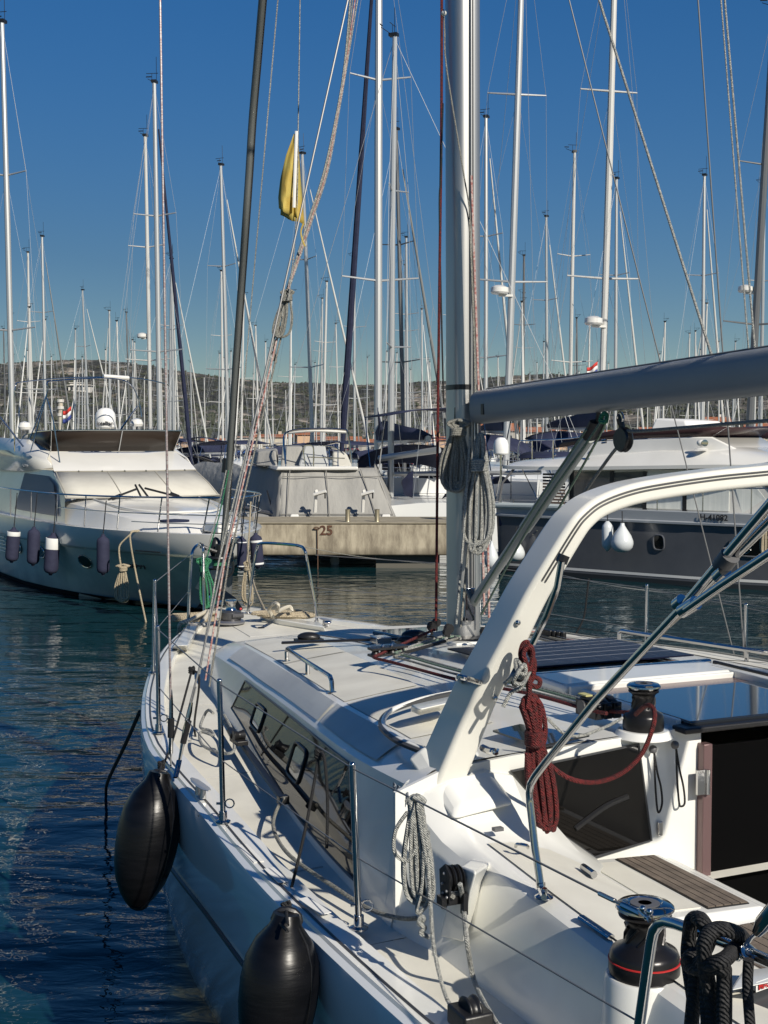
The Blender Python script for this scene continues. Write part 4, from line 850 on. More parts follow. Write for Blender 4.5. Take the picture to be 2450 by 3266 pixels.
# big red coil hanging from the arch
t = thing('rope_coil', 'dark red rope coil hanging from the arch in front of the cabin window', 'rope', PD(1720,2640,4.75))
rd = 4.62
def RP(x, y, d=0): return PD(x, y, rd + d)
adopt(hank(PD(1690,2225,rd), .47, .095, 9, .0088, REDROPE, 'coil', .30, .035, Vector((1,.1,0)), Vector((.055,0,0)), 4, 6, .40, 8), t)
rope('coil_head', [RP(1672,2120),RP(1660,2090),RP(1668,2055),RP(1685,2050),RP(1690,2085),RP(1705,2110),RP(1700,2160),RP(1690,2180),RP(1715,2190),RP(1722,2170),RP(1700,2160),RP(1685,2175),RP(1690,2210),RP(1710,2225),RP(1730,2260),RP(1740,2330),RP(1728,2400)], .0088, REDROPE, t)
rope('coil_head', [RP(1690,2140,-.02),RP(1700,2085,-.02),RP(1688,2060,-.02),RP(1670,2085,-.02),RP(1680,2120,-.02),RP(1690,2190,-.02),RP(1682,2260,-.02)], .0088, REDROPE, t)
for k in range(7):
    rope('hanging_strand', [RP(1680+k*6,2400,-.02+.008*k), RP(1690+k*8,2500,-.02+.008*k), RP(1708+k*9,2640-(6-k)*6,.0), RP(1722+k*8,2655-abs(3-k)*8,.01)], .0088, REDROPE, t)
rope('loop_to_winch', [PD(2028,2278,4.9),PD(2062,2250,4.75),PD(2085,2262,4.7),PD(2085,2310,4.65),PD(2050,2400,4.65),PD(1985,2465,4.65),PD(1900,2495,4.65),PD(1815,2482,4.65),PD(1745,2430,4.63),PD(1715,2380,4.62)], .0088, REDROPE, t)
t = thing('rope_knot', 'pale grey line knotted round the arch beside the red coil', 'rope', PD(1655,2170,4.6))
rope('knot', [PD(1610,2180,4.66),PD(1640,2155,4.62),PD(1665,2160,4.6),PD(1660,2120,4.6),PD(1645,2105,4.62),PD(1650,2140,4.58),PD(1675,2150,4.58),PD(1672,2120,4.58),PD(1650,2150,4.56),PD(1640,2175,4.58),PD(1668,2180,4.58),PD(1690,2140,4.6)], .0075, WHITEROPE, t)
rope('rope_tail', [PD(1668,2175,4.6),PD(1660,2195,4.6),PD(1630,2210,4.62),PD(1605,2255,4.62)], .0075, WHITEROPE, t)
rope('slack_line', [PD(1745,2290,4.8),PD(1800,2340,4.8),PD(1860,2345,4.85),PD(1950,2310,4.9),PD(1985,2290,4.95)], .006, WHITEROPE, t)
# small shackle on the roof
m_ = MB().tube([PZ(1540,2385,2.06),PZ(1560,2395,2.06),PZ(1580,2398,2.06)], .014, 8); m_.tube(cr([PZ(1570,2395,2.06),PZ(1582,2405,2.07),PZ(1588,2392,2.07)],4), .007, 6); m_.build('pad_eye', STEEL, sail)

# coils at the bow
AX = (UF, US)
t = thing('rope_coil', 'green rope hank hanging from the bow rail beside the furler', 'rope', PD(655,1940,12.0))
adopt(hank(PD(648,1780,11.9), .47, .125, 7, .0095, GREENROPE, 'hank', .20, .04, Vector((1,0,0)), Vector((.03,0,0)), 8, 4, .5, 6), t)
for k in range(2): MB().tube([PD(652+k*6,1785,11.9), PD(690+k*8,1650,11.8), PD(722+k*8,1500,11.7)], .006, 5).build('line_up', GREENROPE if k else WHITEROPE, t)
t = heap(PZ(625,1982,1.64), .17, 8, .0095, BEIGEROPE, 'rope_coil', 3, .5, 1.3, .8); tag(t, 'heap of beige mooring rope at the port side of the bow, left of the windlass', 'rope')
t = heap(PZ(905,1972,1.66), .21, 9, .009, BEIGEROPE, 'rope_coil', 9, .35, 1.3, .5); tag(t, 'flat coil of beige rope on the deck inside the right bow rail', 'rope')
t = rope('thick_rope', [PZ(872,1970,1.7),PZ(858,1945,1.78),PZ(872,1925,1.85),PZ(888,1930,1.85),PZ(885,1950,1.78),PZ(905,1940,1.78),PZ(925,1935,1.78),PZ(932,1950,1.74)], .016, mat('twisted_white_rope',(.62,.58,.48),.85,col2=(.35,.31,.24),nscale=22,wave=('DIAGONAL',1.0))); tag(t, 'thick twisted off-white rope end looped over the beige coil at the bow', 'rope')
t = rope('thick_rope', [PZ(640,1990,1.70),PZ(662,1960,1.74),PZ(660,1950,1.74),PZ(610,1975,1.72),PZ(575,1990,1.68),PZ(572,2010,1.60),PZ(568,2020,1.5)], .017, MATS['twisted_white_rope']); tag(t, 'thick striped mooring rope led over the port bow edge', 'rope')
t = rope('mooring_line', [PZ(850,1958,1.68), PD(812,1870,15), PD(795,1790,20), PD(790,1745,23)], .012, BEIGEROPE); tag(t, 'beige line from the bow towards the moored yachts beyond', 'rope')

# white-grey coil on the guard wire, tails on the side deck
t = thing('rope_coil', 'pale grey rope coil hung over the guard wire beside the coaming', 'rope', PD(1330,2700,4.2))
adopt(hank(PD(1325,2540,4.2), .37, .10, 9, .0072, WHITEROPE, 'hank', .12, .03, Vector((1,-.35,0)), Vector((.02,0,0)), 31, 0, .28, 7), t)
rope('rope_tail', [PD(1345,2560,4.19),PD(1362,2700,4.18),PD(1372,2860,4.15),PD(1385,3030,4.1),PZ(1425,3185,1.46),PZ(1470,3230,1.46),PZ(1520,3300,1.46)], .0068, WHITEROPE, t)
rope('rope_loop', [PD(1300,2590,4.2),PD(1262,2650,4.2),PD(1260,2720,4.2),PD(1300,2745,4.2),PD(1330,2700,4.19)], .0068, WHITEROPE, t)
rope('knot', [PD(1340,2950,4.16),PD(1352,2930,4.15),PD(1342,2925,4.15),PD(1338,2945,4.15),PD(1355,2960,4.15),PD(1342,2975,4.15),PD(1370,2990,4.15)], .008, WHITEROPE, t)
rope('rope_loop', [PD(1352,2600,4.18),PD(1350,2800,4.18),PD(1330,2900,4.17),PD(1345,2905,4.17),PD(1368,2850,4.17),PD(1365,2650,4.18)], .0068, WHITEROPE, t)
t = rope('genoa_sheet', [PW(1445,2860,-1.75),PD(1400,2905,4.7),PD(1370,2918,4.72),PZ(1290,2930,1.50),PZ(1180,2900,1.48),PZ(1060,2825,1.49),PZ(950,2750,1.505),PZ(900,2700,1.515),PZ(872,2640,1.525),PZ(880,2590,1.54),PZ(905,2545,1.57)], .0085, OLDROPE); tag(t, 'grey sheet lying along the side deck from the triple block to the black track', 'rope')
t = rope('sheet_tail', [PW(1468,2820,-1.74),PD(1478,2880,4.2),PD(1490,3000,4.1),PZ(1510,3120,1.46),PZ(1545,3200,1.46),PZ(1600,3290,1.46)], .0085, WHITEROPE); tag(t, 'pale rope tail dropping from the triple block onto the deck below', 'rope')
t = rope('rope_tail', [PZ(680,2275,1.66),PZ(665,2265,1.66),PZ(650,2285,1.62),PZ(640,2320,1.6),PZ(670,2330,1.6),PZ(680,2345,1.6),PZ(640,2335,1.6),PZ(645,2375,1.58),PZ(700,2400,1.58),PZ(745,2395,1.6),PZ(740,2330,1.62),PZ(715,2280,1.66)], .0085, WHITEROPE); tag(t, 'loose pale line looped on the side deck by the jib car', 'rope')
rope_s = rope('thin_loop', [PD(605,2360,7.3),PD(598,2410,7.3),PD(606,2424,7.3),PD(613,2400,7.3),PD(608,2350,7.3)], .0025, WHITEROPE); tag(rope_s, 'thin white cord loop hanging at the shroud tension screw', 'cord')

# thick black rope knotted on the corner rail
t = thing('black_rope', 'thick black braided rope knotted round the steel rail in the lower corner', 'rope', PW(2250,3200,-1.86))
def K(x, y, w=-1.88): return PW(x, y, w)
rr_ = .0165
rope('rope_knot', [K(2215,3200),K(2195,3060),K(2198,2990),K(2208,2935,-1.90),K(2235,2935,-1.88),K(2250,2975,-1.82),K(2235,3040,-1.84),K(2220,3062,-1.90),K(2260,3075,-1.93),K(2310,3060,-1.92),K(2340,3030,-1.87),K(2370,2995,-1.84),K(2330,2968,-1.89),K(2280,2965,-1.92),K(2250,3000,-1.94),K(2248,3070,-1.93),K(2270,3200,-1.9),K(2275,3330,-1.9)], rr_, BLACKROPE, t, 8, 12)
rope('rope_knot', [K(2225,2928,-1.91),K(2243,2940,-1.92),K(2262,2990,-1.90),K(2240,3040,-1.90),K(2205,3050,-1.92),K(2195,3075,-1.90),K(2225,3090,-1.92),K(2300,3085,-1.92),K(2310,3120,-1.9),K(2310,3300,-1.9)], rr_, BLACKROPE, t, 8, 12)
rope('rope_tail', [K(2222,3060,-1.90),K(2215,3160,-1.90),K(2200,3330,-1.90)], rr_, BLACKROPE, t, 8, 12)
rope('rope_tail', [K(2260,3060,-1.91),K(2255,3160,-1.90),K(2262,3330,-1.90)], rr_, BLACKROPE, t, 8, 12)
rope('rope_tail', [K(2388,3060,-1.88),K(2385,3160,-1.88),K(2398,3330,-1.88)], .0115, BLACKROPE, t, 8, 12)
# ================================================================== WATER, SHORE, HILLS
def kind(o, k): o['kind'] = k; return o
m = bpy.data.materials.new('harbour_water'); m.use_nodes = True; nt = m.node_tree; p = nt.nodes['Principled BSDF']
p.inputs['Base Color'].default_value = (0.004, 0.027, 0.034, 1); p.inputs['Roughness'].default_value = 0.03; p.inputs['IOR'].default_value = 1.33
tc = nt.nodes.new('ShaderNodeTexCoord')
def nz(scale, st, det, rot=0):
    mp = nt.nodes.new('ShaderNodeMapping'); mp.inputs['Scale'].default_value = st; mp.inputs['Rotation'].default_value = (0,0,rot)
    n = nt.nodes.new('ShaderNodeTexNoise'); n.inputs['Scale'].default_value = scale; n.inputs['Detail'].default_value = det; n.inputs['Roughness'].default_value = .55
    n.inputs['Distortion'].default_value = .4
    nt.links.new(tc.outputs['Object'], mp.inputs[0]); nt.links.new(mp.outputs[0], n.inputs['Vector']); return n
n1 = nz(.85, (.75,1.5,1), 2.5, .25); n2 = nz(4.2, (.75,1.5,1), 3.0, -.3); n3 = nz(.22, (1,1,1), 2)
mx = nt.nodes.new('ShaderNodeMath'); mx.operation = 'MULTIPLY_ADD'; mx.inputs[1].default_value = 0.15
nt.links.new(n2.outputs['Fac'], mx.inputs[0]); nt.links.new(n1.outputs['Fac'], mx.inputs[2])
rp = nt.nodes.new('ShaderNodeMapRange'); rp.inputs['From Min'].default_value = .35; rp.inputs['From Max'].default_value = .65; rp.inputs['To Min'].default_value = .5; rp.inputs['To Max'].default_value = 1.15
nt.links.new(n3.outputs['Fac'], rp.inputs['Value'])
bp_ = nt.nodes.new('ShaderNodeBump'); bp_.inputs['Distance'].default_value = 0.16
ms = nt.nodes.new('ShaderNodeMath'); ms.operation = 'MULTIPLY'; ms.inputs[1].default_value = 0.55
nt.links.new(rp.outputs[0], ms.inputs[0]); nt.links.new(ms.outputs[0], bp_.inputs['Strength'])
nt.links.new(mx.outputs[0], bp_.inputs['Height']); nt.links.new(bp_.outputs[0], p.inputs['Normal'])
kind(MB().add([(-3000,-60,0),(3000,-60,0),(3000,3600,0),(-3000,3600,0)], [(0,1,2,3)]).build('water', m), 'structure')

def fbm(x, y, o=5):
    v = 0; a = 1
    for i in range(o): v += a * noise.noise(Vector((x, y, 3.7 * i))); x *= 2.03; y *= 2.03; a *= .52
    return v
RIDGE = [(-600,1180),(0,1166),(150,1152),(330,1149),(440,1160),(560,1182),(700,1205),(830,1218),(950,1226),(1100,1228),(1250,1226),(1400,1212),(1560,1204),(1700,1196),(1900,1190),(2100,1200),(2450,1206),(3000,1190)]
Y0, YR = 262.0, 1100.0
def hillz(x, y):
    px = 1225 + x / y * FPX; zr = CAM_Z + (HORIZON - interp(px, RIDGE)) * YR / FPX
    t = max(0, min(1.25, (y - Y0) / (YR - Y0))); base = 2.0 + (zr - 2.0) * (t ** 1.25 if t <= 1 else 1 - (t-1)*1.2)
    return base + fbm(x / 130, y / 130) * 9 * min(1, t * 3) * max(0.12, 1 - abs(t - .55) * 1.6) + fbm(x / 22, y / 22, 3) * 1.1 * min(1, t * 4)
NX, NY = 230, 120; vs = []; fs = []
for j in range(NY + 1):
    y = Y0 + (YR * 1.2 - Y0) * (j / NY) ** 1.3
    for i in range(NX + 1):
        x = (i / NX - .5) * 2 * (.36 * y + 20); vs.append((x, y, hillz(x, y)))
for j in range(NY):
    for i in range(NX): a = j*(NX+1)+i; fs.append((a, a+1, a+NX+2, a+NX+1))
HILLM = bpy.data.materials.new('scrub_hillside'); HILLM.use_nodes = True; nt = HILLM.node_tree; p = nt.nodes['Principled BSDF']; p.inputs['Roughness'].default_value = .95
tc = nt.nodes.new('ShaderNodeTexCoord')
def hn(sc, st=(1,1,1), det=8):
    mp = nt.nodes.new('ShaderNodeMapping'); mp.inputs['Scale'].default_value = st; n = nt.nodes.new('ShaderNodeTexNoise'); n.inputs['Scale'].default_value = sc; n.inputs['Detail'].default_value = det; n.inputs['Roughness'].default_value = .65
    nt.links.new(tc.outputs['Object'], mp.inputs[0]); nt.links.new(mp.outputs[0], n.inputs['Vector']); return n
a = hn(.028, (1,.5,2.5), 9); r = nt.nodes.new('ShaderNodeValToRGB'); e = r.color_ramp.elements
e[0].position = .43; e[0].color = (.036,.040,.030,1); e[1].position = .62; e[1].color = (.38,.33,.27,1)
q = e.new(.50); q.color = (.068,.066,.050,1); q = e.new(.56); q.color = (.17,.15,.12,1)
b2 = hn(.25, (1,1,1), 4); r2 = nt.nodes.new('ShaderNodeValToRGB'); r2.color_ramp.elements[0].position = .44; r2.color_ramp.elements[1].position = .58
r2.color_ramp.elements[0].color = (.026,.032,.018,1); r2.color_ramp.elements[1].color = (1,1,1,1)
mxn = nt.nodes.new('ShaderNodeMixRGB'); mxn.blend_type = 'MULTIPLY'; mxn.inputs[0].default_value = .8
nt.links.new(a.outputs['Fac'], r.inputs[0]); nt.links.new(b2.outputs['Fac'], r2.inputs[0]); nt.links.new(r.outputs[0], mxn.inputs[1]); nt.links.new(r2.outputs[0], mxn.inputs[2]); nt.links.new(mxn.outputs[0], p.inputs['Base Color'])
kind(MB().add(vs, fs).build('hill', HILLM, smooth=80), 'structure')
# scrub and small trees on the slopes: nobody could count them
rnd = random.Random(5); vs = []; fs = []
ico = [Vector(v) for v in ((0,0,1),(.9,0,.2),(.28,.85,.25),(-.73,.53,.2),(-.73,-.53,.25),(.28,-.85,.2),(.5,.3,.75),(-.4,.35,.8),(-.1,-.55,.78))]
icf = [(0,6,7),(0,7,8),(0,8,6),(6,1,2),(6,2,7),(7,2,3),(7,3,4),(7,4,8),(8,4,5),(8,5,1),(8,1,6)]
for k in range(9000):
    y = Y0 + (YR - Y0) * rnd.random() ** .75 ; x = rnd.uniform(-.33, .33) * y
    if fbm(x/60, y/60, 3) < -.1 and rnd.random() < .6: continue
    s_ = rnd.uniform(.5, 1.5) * (1 if y > 500 else 1.3); o = len(vs); z = hillz(x, y) - .3
    for v in ico: vs.append((x + v.x*s_*rnd.uniform(.7,1.3), y + v.y*s_*rnd.uniform(.7,1.3), z + v.z*s_*rnd.uniform(.8,1.3)))
    fs += [tuple(i + o for i in f) for f in icf]
sc_ = MB().add(vs, fs).build('scrub', mat('scrub_leaves', (.028,.036,.022), .9, col2=(.052,.056,.036), nscale=.15), smooth=0); kind(sc_, 'stuff'); tag(sc_, 'dark green scrub and small trees covering the hillside behind the harbour', 'scrub')
kind(MB().hexa([(-140,222,-1),(140,222,-1),(160,300,-1),(-160,300,-1),(-140,222,1.2),(140,222,1.2),(160,300,2.4),(-160,300,2.4)]).build('shore_ground', mat('shore_stone', (.24,.22,.19), .9, col2=(.14,.15,.10), nscale=.4)), 'structure')

# ------------------------------------------------------------------ houses along the shore
ROOFM = mat('terracotta_tiles', (.36,.13,.055), .85, col2=(.25,.085,.04), nscale=.8, bump=.5, bscale=4)
WALLS = [mat('cream_render', (.50,.45,.36), .9, col2=(.42,.38,.31), nscale=.7), mat('white_render', (.58,.56,.52), .9), mat('grey_render', (.33,.31,.28), .9), mat('peach_render', (.48,.33,.22), .9)]
PANE = mat('house_window', (.03,.035,.04), .2)
def house(px, ytop, wpx, d, wall, rz, label, floors=2, hip=False):
    x = (px-1225)/FPX*d; g = 1.6 + max(0, (d - 232)) * .07
    H = CAM_Z + (HORIZON - ytop)*d/FPX; w = wpx*d/FPX; dp = w*.75; rh = min(2.2, (H-g)*.32)
    t = thing('house', label, 'house', (x, d, g)); ca, sa = math.cos(rz), math.sin(rz)
    def L(a, b_, c): return Vector((x + a*ca - b_*sa, d + a*sa + b_*ca, g + c))
    eh = H - g - rh
    MB().hexa([L(-w/2,-dp/2,-1.5),L(w/2,-dp/2,-1.5),L(w/2,dp/2,-1.5),L(-w/2,dp/2,-1.5),L(-w/2,-dp/2,eh),L(w/2,-dp/2,eh),L(w/2,dp/2,eh),L(-w/2,dp/2,eh)]).add([L(-w/2,-dp/2,eh),L(-w/2,dp/2,eh),L(-w/2,0,eh+rh*.97)],[(0,1,2)]).add([L(w/2,-dp/2,eh),L(w/2,dp/2,eh),L(w/2,0,eh+rh*.97)],[(0,1,2)]).build('wall', WALLS[wall], t, 0)
    o_ = .35; e_ = w*.22 if hip else -.25
    rf = MB().loft([[L(-w/2-o_,-dp/2-o_,eh-.1),L(-w/2+e_,0,eh+rh),L(-w/2-o_,dp/2+o_,eh-.1)],[L(w/2+o_,-dp/2-o_,eh-.1),L(w/2-e_,0,eh+rh),L(w/2+o_,dp/2+o_,eh-.1)]], True, True).build('roof', ROOFM, t, 0)
    c_ = L(w*.2, .3, eh+rh); MB().box(c_, (.3,.3,.55)).build('chimney', WALLS[wall], rf, 0)
    nf = max(1, int(eh / 2.9)); nw = max(2, int(w / 2.8))
    for i in range(nf):
        for j in range(nw):
            wx = -w/2 + w*(j+.5)/nw; wz = eh - 1.5 - i*2.8
            if wz < .4: continue
            MB().hexa([L(wx-.42,-dp/2-.03,wz-.6),L(wx+.42,-dp/2-.03,wz-.6),L(wx+.42,-dp/2+.1,wz-.6),L(wx-.42,-dp/2+.1,wz-.6),L(wx-.42,-dp/2-.03,wz+.6),L(wx+.42,-dp/2-.03,wz+.6),L(wx+.42,-dp/2+.1,wz+.6),L(wx-.42,-dp/2+.1,wz+.6)]).build('window', PANE, t, 0)
for a in ((870,1385,120,250,0,.1,'low cream house with a long terracotta roof left of the covered boat mast'),
          (800,1392,80,262,1,-.2,'white house with red roof just left of the green-tinged halyards'),
          (985,1378,90,258,3,.3,'peach house with red roof above the covered motorboat'),
          (1075,1392,150,240,0,0,'wide low house with rust-red roof left of the tall mid mast'),
          (1190,1400,110,236,2,.2,'grey house with rust roof right of the tall mid mast'),
          (1225,1378,60,275,1,-.2,'small white house under the hill near the navy pennant'),
          (1330,1372,110,250,0,-.3,'cream gabled house just left of the big mast'),
          (1385,1392,70,238,3,.2,'peach house tucked against the left edge of the big mast'),
          (1590,1350,110,240,2,.1,'large grey-walled house with orange roof right of the mast coils'),
          (1700,1362,90,252,0,-.15,'cream house with orange roof behind the green-roped strut'),
          (1820,1352,150,246,3,.12,'wide orange-roofed house below the boom'),
          (1945,1372,80,262,1,-.2,'white house with small red roof left of the white fly cover'),
          (2080,1362,90,262,0,.1,'cream house hidden low behind the flybridge cover'),
          (2160,1345,100,268,1,.15,'white two-floor house right of the white fly cover'),
          (2275,1330,90,285,1,-.1,'small white villa higher on the slope near the right edge'),
          (2330,1372,110,250,3,.2,'peach house behind the masts near the right edge'),
          (2420,1350,90,258,0,-.2,'cream house at the right edge under the boom'),
          (690,1398,90,244,0,.2,'cream low house behind the leaning grey forestay'),
          (560,1402,90,240,3,-.1,'peach low house left of the leaning grey forestay'),
          (120,1400,90,250,2,.1,'grey house half hidden behind the left motor yacht')): house(*a)
# white house on the hillside terrace
hy = 640.0; hx = (262-1225)/FPX*hy; hz = CAM_Z + (HORIZON-1232)*hy/FPX
t = thing('house', 'white villa standing alone on a bare terrace high on the left hill', 'house', (hx, hy, hz-3))
MB().box((hx,hy,hz-1.6),(5.2,4,1.7)).box((hx-2,hy,hz+.6),(2.6,3,.8)).build('wall', WALLS[1], t, 0)
MB().box((hx,hy-.4,hz+.25),(5.8,4.6,.15)).box((hx-2,hy-.3,hz+1.5),(3.0,3.4,.12)).build('roof', WALLS[1], t, 0)
for k in range(4): MB().box((hx-3.6+k*2.4,hy-4.0,hz-1.5),(.6,.08,.8)).build('window', PANE, t, 0)
hz2 = hillz(hx, hy-8)
MB().loft([[Vector((hx-16,hy-14,hz-9)),Vector((hx-14,hy+6,hz-3.4)),Vector((hx-18,hy+8,hz-14))],[Vector((hx+4,hy-12,hz-7)),Vector((hx+8,hy+6,hz-3.3)),Vector((hx,hy+8,hz-14))],[Vector((hx+16,hy-8,hz-4.5)),Vector((hx+17,hy+8,hz-3.2)),Vector((hx+14,hy+8,hz-12))]]).build('terrace', mat('bare_earth', (.30,.25,.19), .95, col2=(.22,.19,.14), nscale=.3), t, 20)
# small beacon tower
bx, by = (205-1225)/FPX*230, 228.0
t = thing('beacon', 'slim white banded harbour beacon tower seen between the left masts', 'tower', (bx,by,1))
MB().lathe([(0,0),(.5,0),(.42,4.5),(.42,9),(0,9)], (bx,by,1), 14).build('tower_shaft', WALLS[0], t)
for z in (6.4,7.6,8.8): MB().lathe([(0,0),(.62,0),(.62,.5),(0,.5)], (bx,by,1+z), 14).build('gallery', WALLS[1], t)

# ------------------------------------------------------------------ concrete pier
PM = bpy.data.materials.new('stained_concrete'); PM.use_nodes = True; nt = PM.node_tree; p = nt.nodes['Principled BSDF']; p.inputs['Roughness'].default_value = .9
tc = nt.nodes.new('ShaderNodeTexCoord'); mp = nt.nodes.new('ShaderNodeMapping'); mp.inputs['Scale'].default_value = (1.6,1,.45); n = nt.nodes.new('ShaderNodeTexNoise'); n.inputs['Scale'].default_value = 2.2; n.inputs['Detail'].default_value = 9; n.inputs['Roughness'].default_value = .7
r = nt.nodes.new('ShaderNodeValToRGB'); r.color_ramp.elements[0].position = .38; r.color_ramp.elements[0].color = (.20,.17,.125,1); r.color_ramp.elements[1].position = .62; r.color_ramp.elements[1].color = (.43,.38,.285,1)
sx = nt.nodes.new('ShaderNodeSeparateXYZ'); mr = nt.nodes.new('ShaderNodeMapRange'); mr.inputs['From Min'].default_value = .32; mr.inputs['From Max'].default_value = .62
n2 = nt.nodes.new('ShaderNodeTexNoise'); n2.inputs['Scale'].default_value = 3; n2.inputs['Detail'].default_value = 6
ad = nt.nodes.new('ShaderNodeMath'); ad.operation = 'MULTIPLY_ADD'; ad.inputs[1].default_value = .25; 
m2 = nt.nodes.new('ShaderNodeMixRGB'); m2.blend_type = 'MULTIPLY'; m2.inputs[1].default_value = (.30,.27,.20,1)
r3 = nt.nodes.new('ShaderNodeMixRGB'); r3.inputs[1].default_value = (.10,.085,.06,1)
nt.links.new(tc.outputs['Object'], mp.inputs[0]); nt.links.new(mp.outputs[0], n.inputs['Vector']); nt.links.new(n.outputs['Fac'], r.inputs[0]); nt.links.new(tc.outputs['Object'], sx.inputs[0])
nt.links.new(mp.outputs[0], n2.inputs['Vector']); nt.links.new(n2.outputs['Fac'], ad.inputs[0]); nt.links.new(sx.outputs['Z'], ad.inputs[2])
mr.inputs['From Min'].default_value = .44; mr.inputs['From Max'].default_value = .68
nt.links.new(ad.outputs[0], mr.inputs['Value']); nt.links.new(mr.outputs[0], r3.inputs[0]); nt.links.new(r.outputs[0], r3.inputs[2]); nt.links.new(r3.outputs[0], p.inputs['Base Color'])
bb = nt.nodes.new('ShaderNodeBump'); bb.inputs['Strength'].default_value = .5; bb.inputs['Distance'].default_value = .03; nt.links.new(n.outputs['Fac'], bb.inputs['Height']); nt.links.new(bb.outputs[0], p.inputs['Normal'])
PY = 32.7
pier = thing('pier', 'stained concrete pier with rust-brown number 25 between the two motor yachts', 'pier', (0, PY, 0))
MB().hexa([(-9,PY,.34),(2.35,PY,.34),(2.35,PY+2.6,.34),(-9,PY+2.6,.34),(-9,PY,1.13),(2.35,PY,1.13),(2.35,PY+2.6,1.13),(-9,PY+2.6,1.13)]).build('pier_deck', PM, pier, bevel=.03)
MB().hexa([(-9.03,PY-.03,1.132),(2.38,PY-.03,1.132),(2.38,PY+2.6,1.132),(-9,PY+2.6,1.132),(-9.03,PY-.03,1.16),(2.38,PY-.03,1.16),(2.38,PY+2.6,1.16),(-9,PY+2.6,1.16)]).build('pier_coping', mat('coping_concrete', (.33,.29,.21), .9, col2=(.24,.21,.15), nscale=3), pier, bevel=.01)
for x in (-8,-4.7,.6):
    MB().box((x,PY+1.3,0),(.8,1.0,.36)).build('pier_float', mat('wet_concrete', (.10,.095,.08), .6), pier)
c = PD(1041,1693,PY); text('stencilled_number', '25', (c.x, PY-.012, c.z), (1,0,0), (0,0,1), .33, mat('rust_paint', (.075,.03,.017), .8, col2=(.13,.065,.035), nscale=16, contrast=(.5,.7)), pier, .002, .008)
for x in (PD(1110,1650,PY+.6).x, PD(1203,1650,PY+.35).x):
    MB().lathe([(0,0),(.07,0),(.062,.02),(.062,.30),(.07,.31),(0,.32)], (x, PY+.4, 1.16), 16).build('bollard', mat('bollard_alloy', (.33,.29,.2), .4, .6), pier)
x = PD(1010,1690,PY).x
m_ = MB().tube(cr([Vector((x-.07,PY-.05,1.02)),Vector((x,PY-.06,1.05)),Vector((x+.07,PY-.05,1.02)),Vector((x,PY-.03,1.0))],4,True),.015,6,True); m_.tube([Vector((x+.02,PY-.04,1.0)),Vector((x+.03,PY-.04,.3)),Vector((x+.03,PY-.04,-.1))], .012, 6); m_.build('mooring_ring', mat('rusty_iron',(.12,.07,.045),.8), pier)
o = rope('mooring_line', [PD(975,1745,31), PZ(1150,1776,.38), PZ(1430,1806,.30), PZ(1700,1850,.2)], .008, OLDROPE); tag(o, 'thin slack line running low from the pier toward the right motor yacht', 'rope')
o = rope('mooring_line', [PZ(760,1800,.4), PZ(1000,1840,.35), PZ(1250,1880,.15)], .006, BLACKROPE); tag(o, 'thin dark line low over the water in front of the pier', 'rope')
o = MB().lathe([(0,0),(.10,0),(.12,.1),(.10,.22),(0,.25)], PZ(1068,1800,0), 14).build('mooring_buoy', WHITEC); tag(o, 'small white mooring buoy afloat under the number 25', 'buoy')
# ================================================================== LEFT MOTOR YACHT
def frame(T, b, name):
    b = Vector(b).normalized(); sdir = Vector((b.y, -b.x, 0))
    return lambda f, w, z: Vector((T[0], T[1], 0)) - b*f + sdir*w + Vector((0,0,z)), b, sdir
PHI = R(28); Y, YB, YS = frame((-2.70, 23.4), (math.sin(PHI), -math.cos(PHI), 0), 'y')
yl = thing('motor_yacht', 'large flybridge motor yacht with grey-green hull and white covered windscreen at left', 'motor yacht', (-6,28,0))
SILVER = mat('grey_green_hull', (.60,.66,.58), .38, col2=(.44,.50,.45), nscale=1.6, coat=.1, spec=.3, bump=.03, bscale=2)
MWHITE = mat('yacht_gelcoat', (.72,.71,.67), .18, col2=(.66,.65,.61), nscale=1, coat=.4)
CANV = mat('cream_canvas', (.56,.54,.47), .85, col2=(.50,.48,.42), nscale=2, bump=.25, bscale=6, bdist=.03)
ANTI = mat('antifouling', (.012,.016,.02), .6)
FY = [0,.25,.6,1.1,1.8,2.6,3.6,4.8,6,7.5,9,11,13.5]
hby = [(0,.03),(.25,.34),(.6,.66),(1.1,1.02),(1.8,1.38),(2.6,1.68),(3.6,1.93),(4.8,2.1),(6,2.2),(9,2.28),(13.5,2.2)]
def hyw(f, z):   # flared bow
    t = max(-.3, z/1.55); full = sm(f, hby); k = interp(f, [(0,.0),(1.5,.30),(4,.68),(7,.88),(13.5,.92)])
    return full*(k + (1-k)*max(0,t)**1.1) if t > 0 else full*k*(1+t*1.2)
def loft_hull(fr, FF, rows, hw, rake, m, par, name):
    rg = []
    for f in FF:
        a = []
        for z in rows: ff = f + rake*(1-z/rows[-1])*max(0,1-f/5); a.append((ff, max(hw(f,z),.004), z))
        rg.append([fr(x,-w,z) for x,w,z in a[::-1]] + [fr(x,w,z) for x,w,z in a])
    q = MB().loft(rg, False); q.add(rg[-1], [tuple(range(len(rg[-1])))]); return q.build(name, m, par, 50)
loft_hull(Y, FY, [-.4,-.1,.12,.4,.75,1.08], hyw, 1.9, SILVER, yl, 'hull')
loft_hull(lambda f,w,z: Y(f, w*1.004, z), FY, [-.4,-.1,.10], hyw, 1.9, ANTI, yl, 'antifouling')
rg = []
for f in FY:
    a = [(hyw(f,1.06)+.01,1.06),(hyw(f,1.12)+.05,1.10),(hyw(f,1.2)+.05,1.14),(hyw(f,1.42)+.0,1.42),(hyw(f,1.5)-.03,1.52),(hyw(f,1.5)-.12,1.53),(max(hyw(f,1.5)-.20,.0),1.45)]
    rg.append([Y(f+.55*(1.5-z)*max(0,1-f/5),w,z) for w,z in a] )
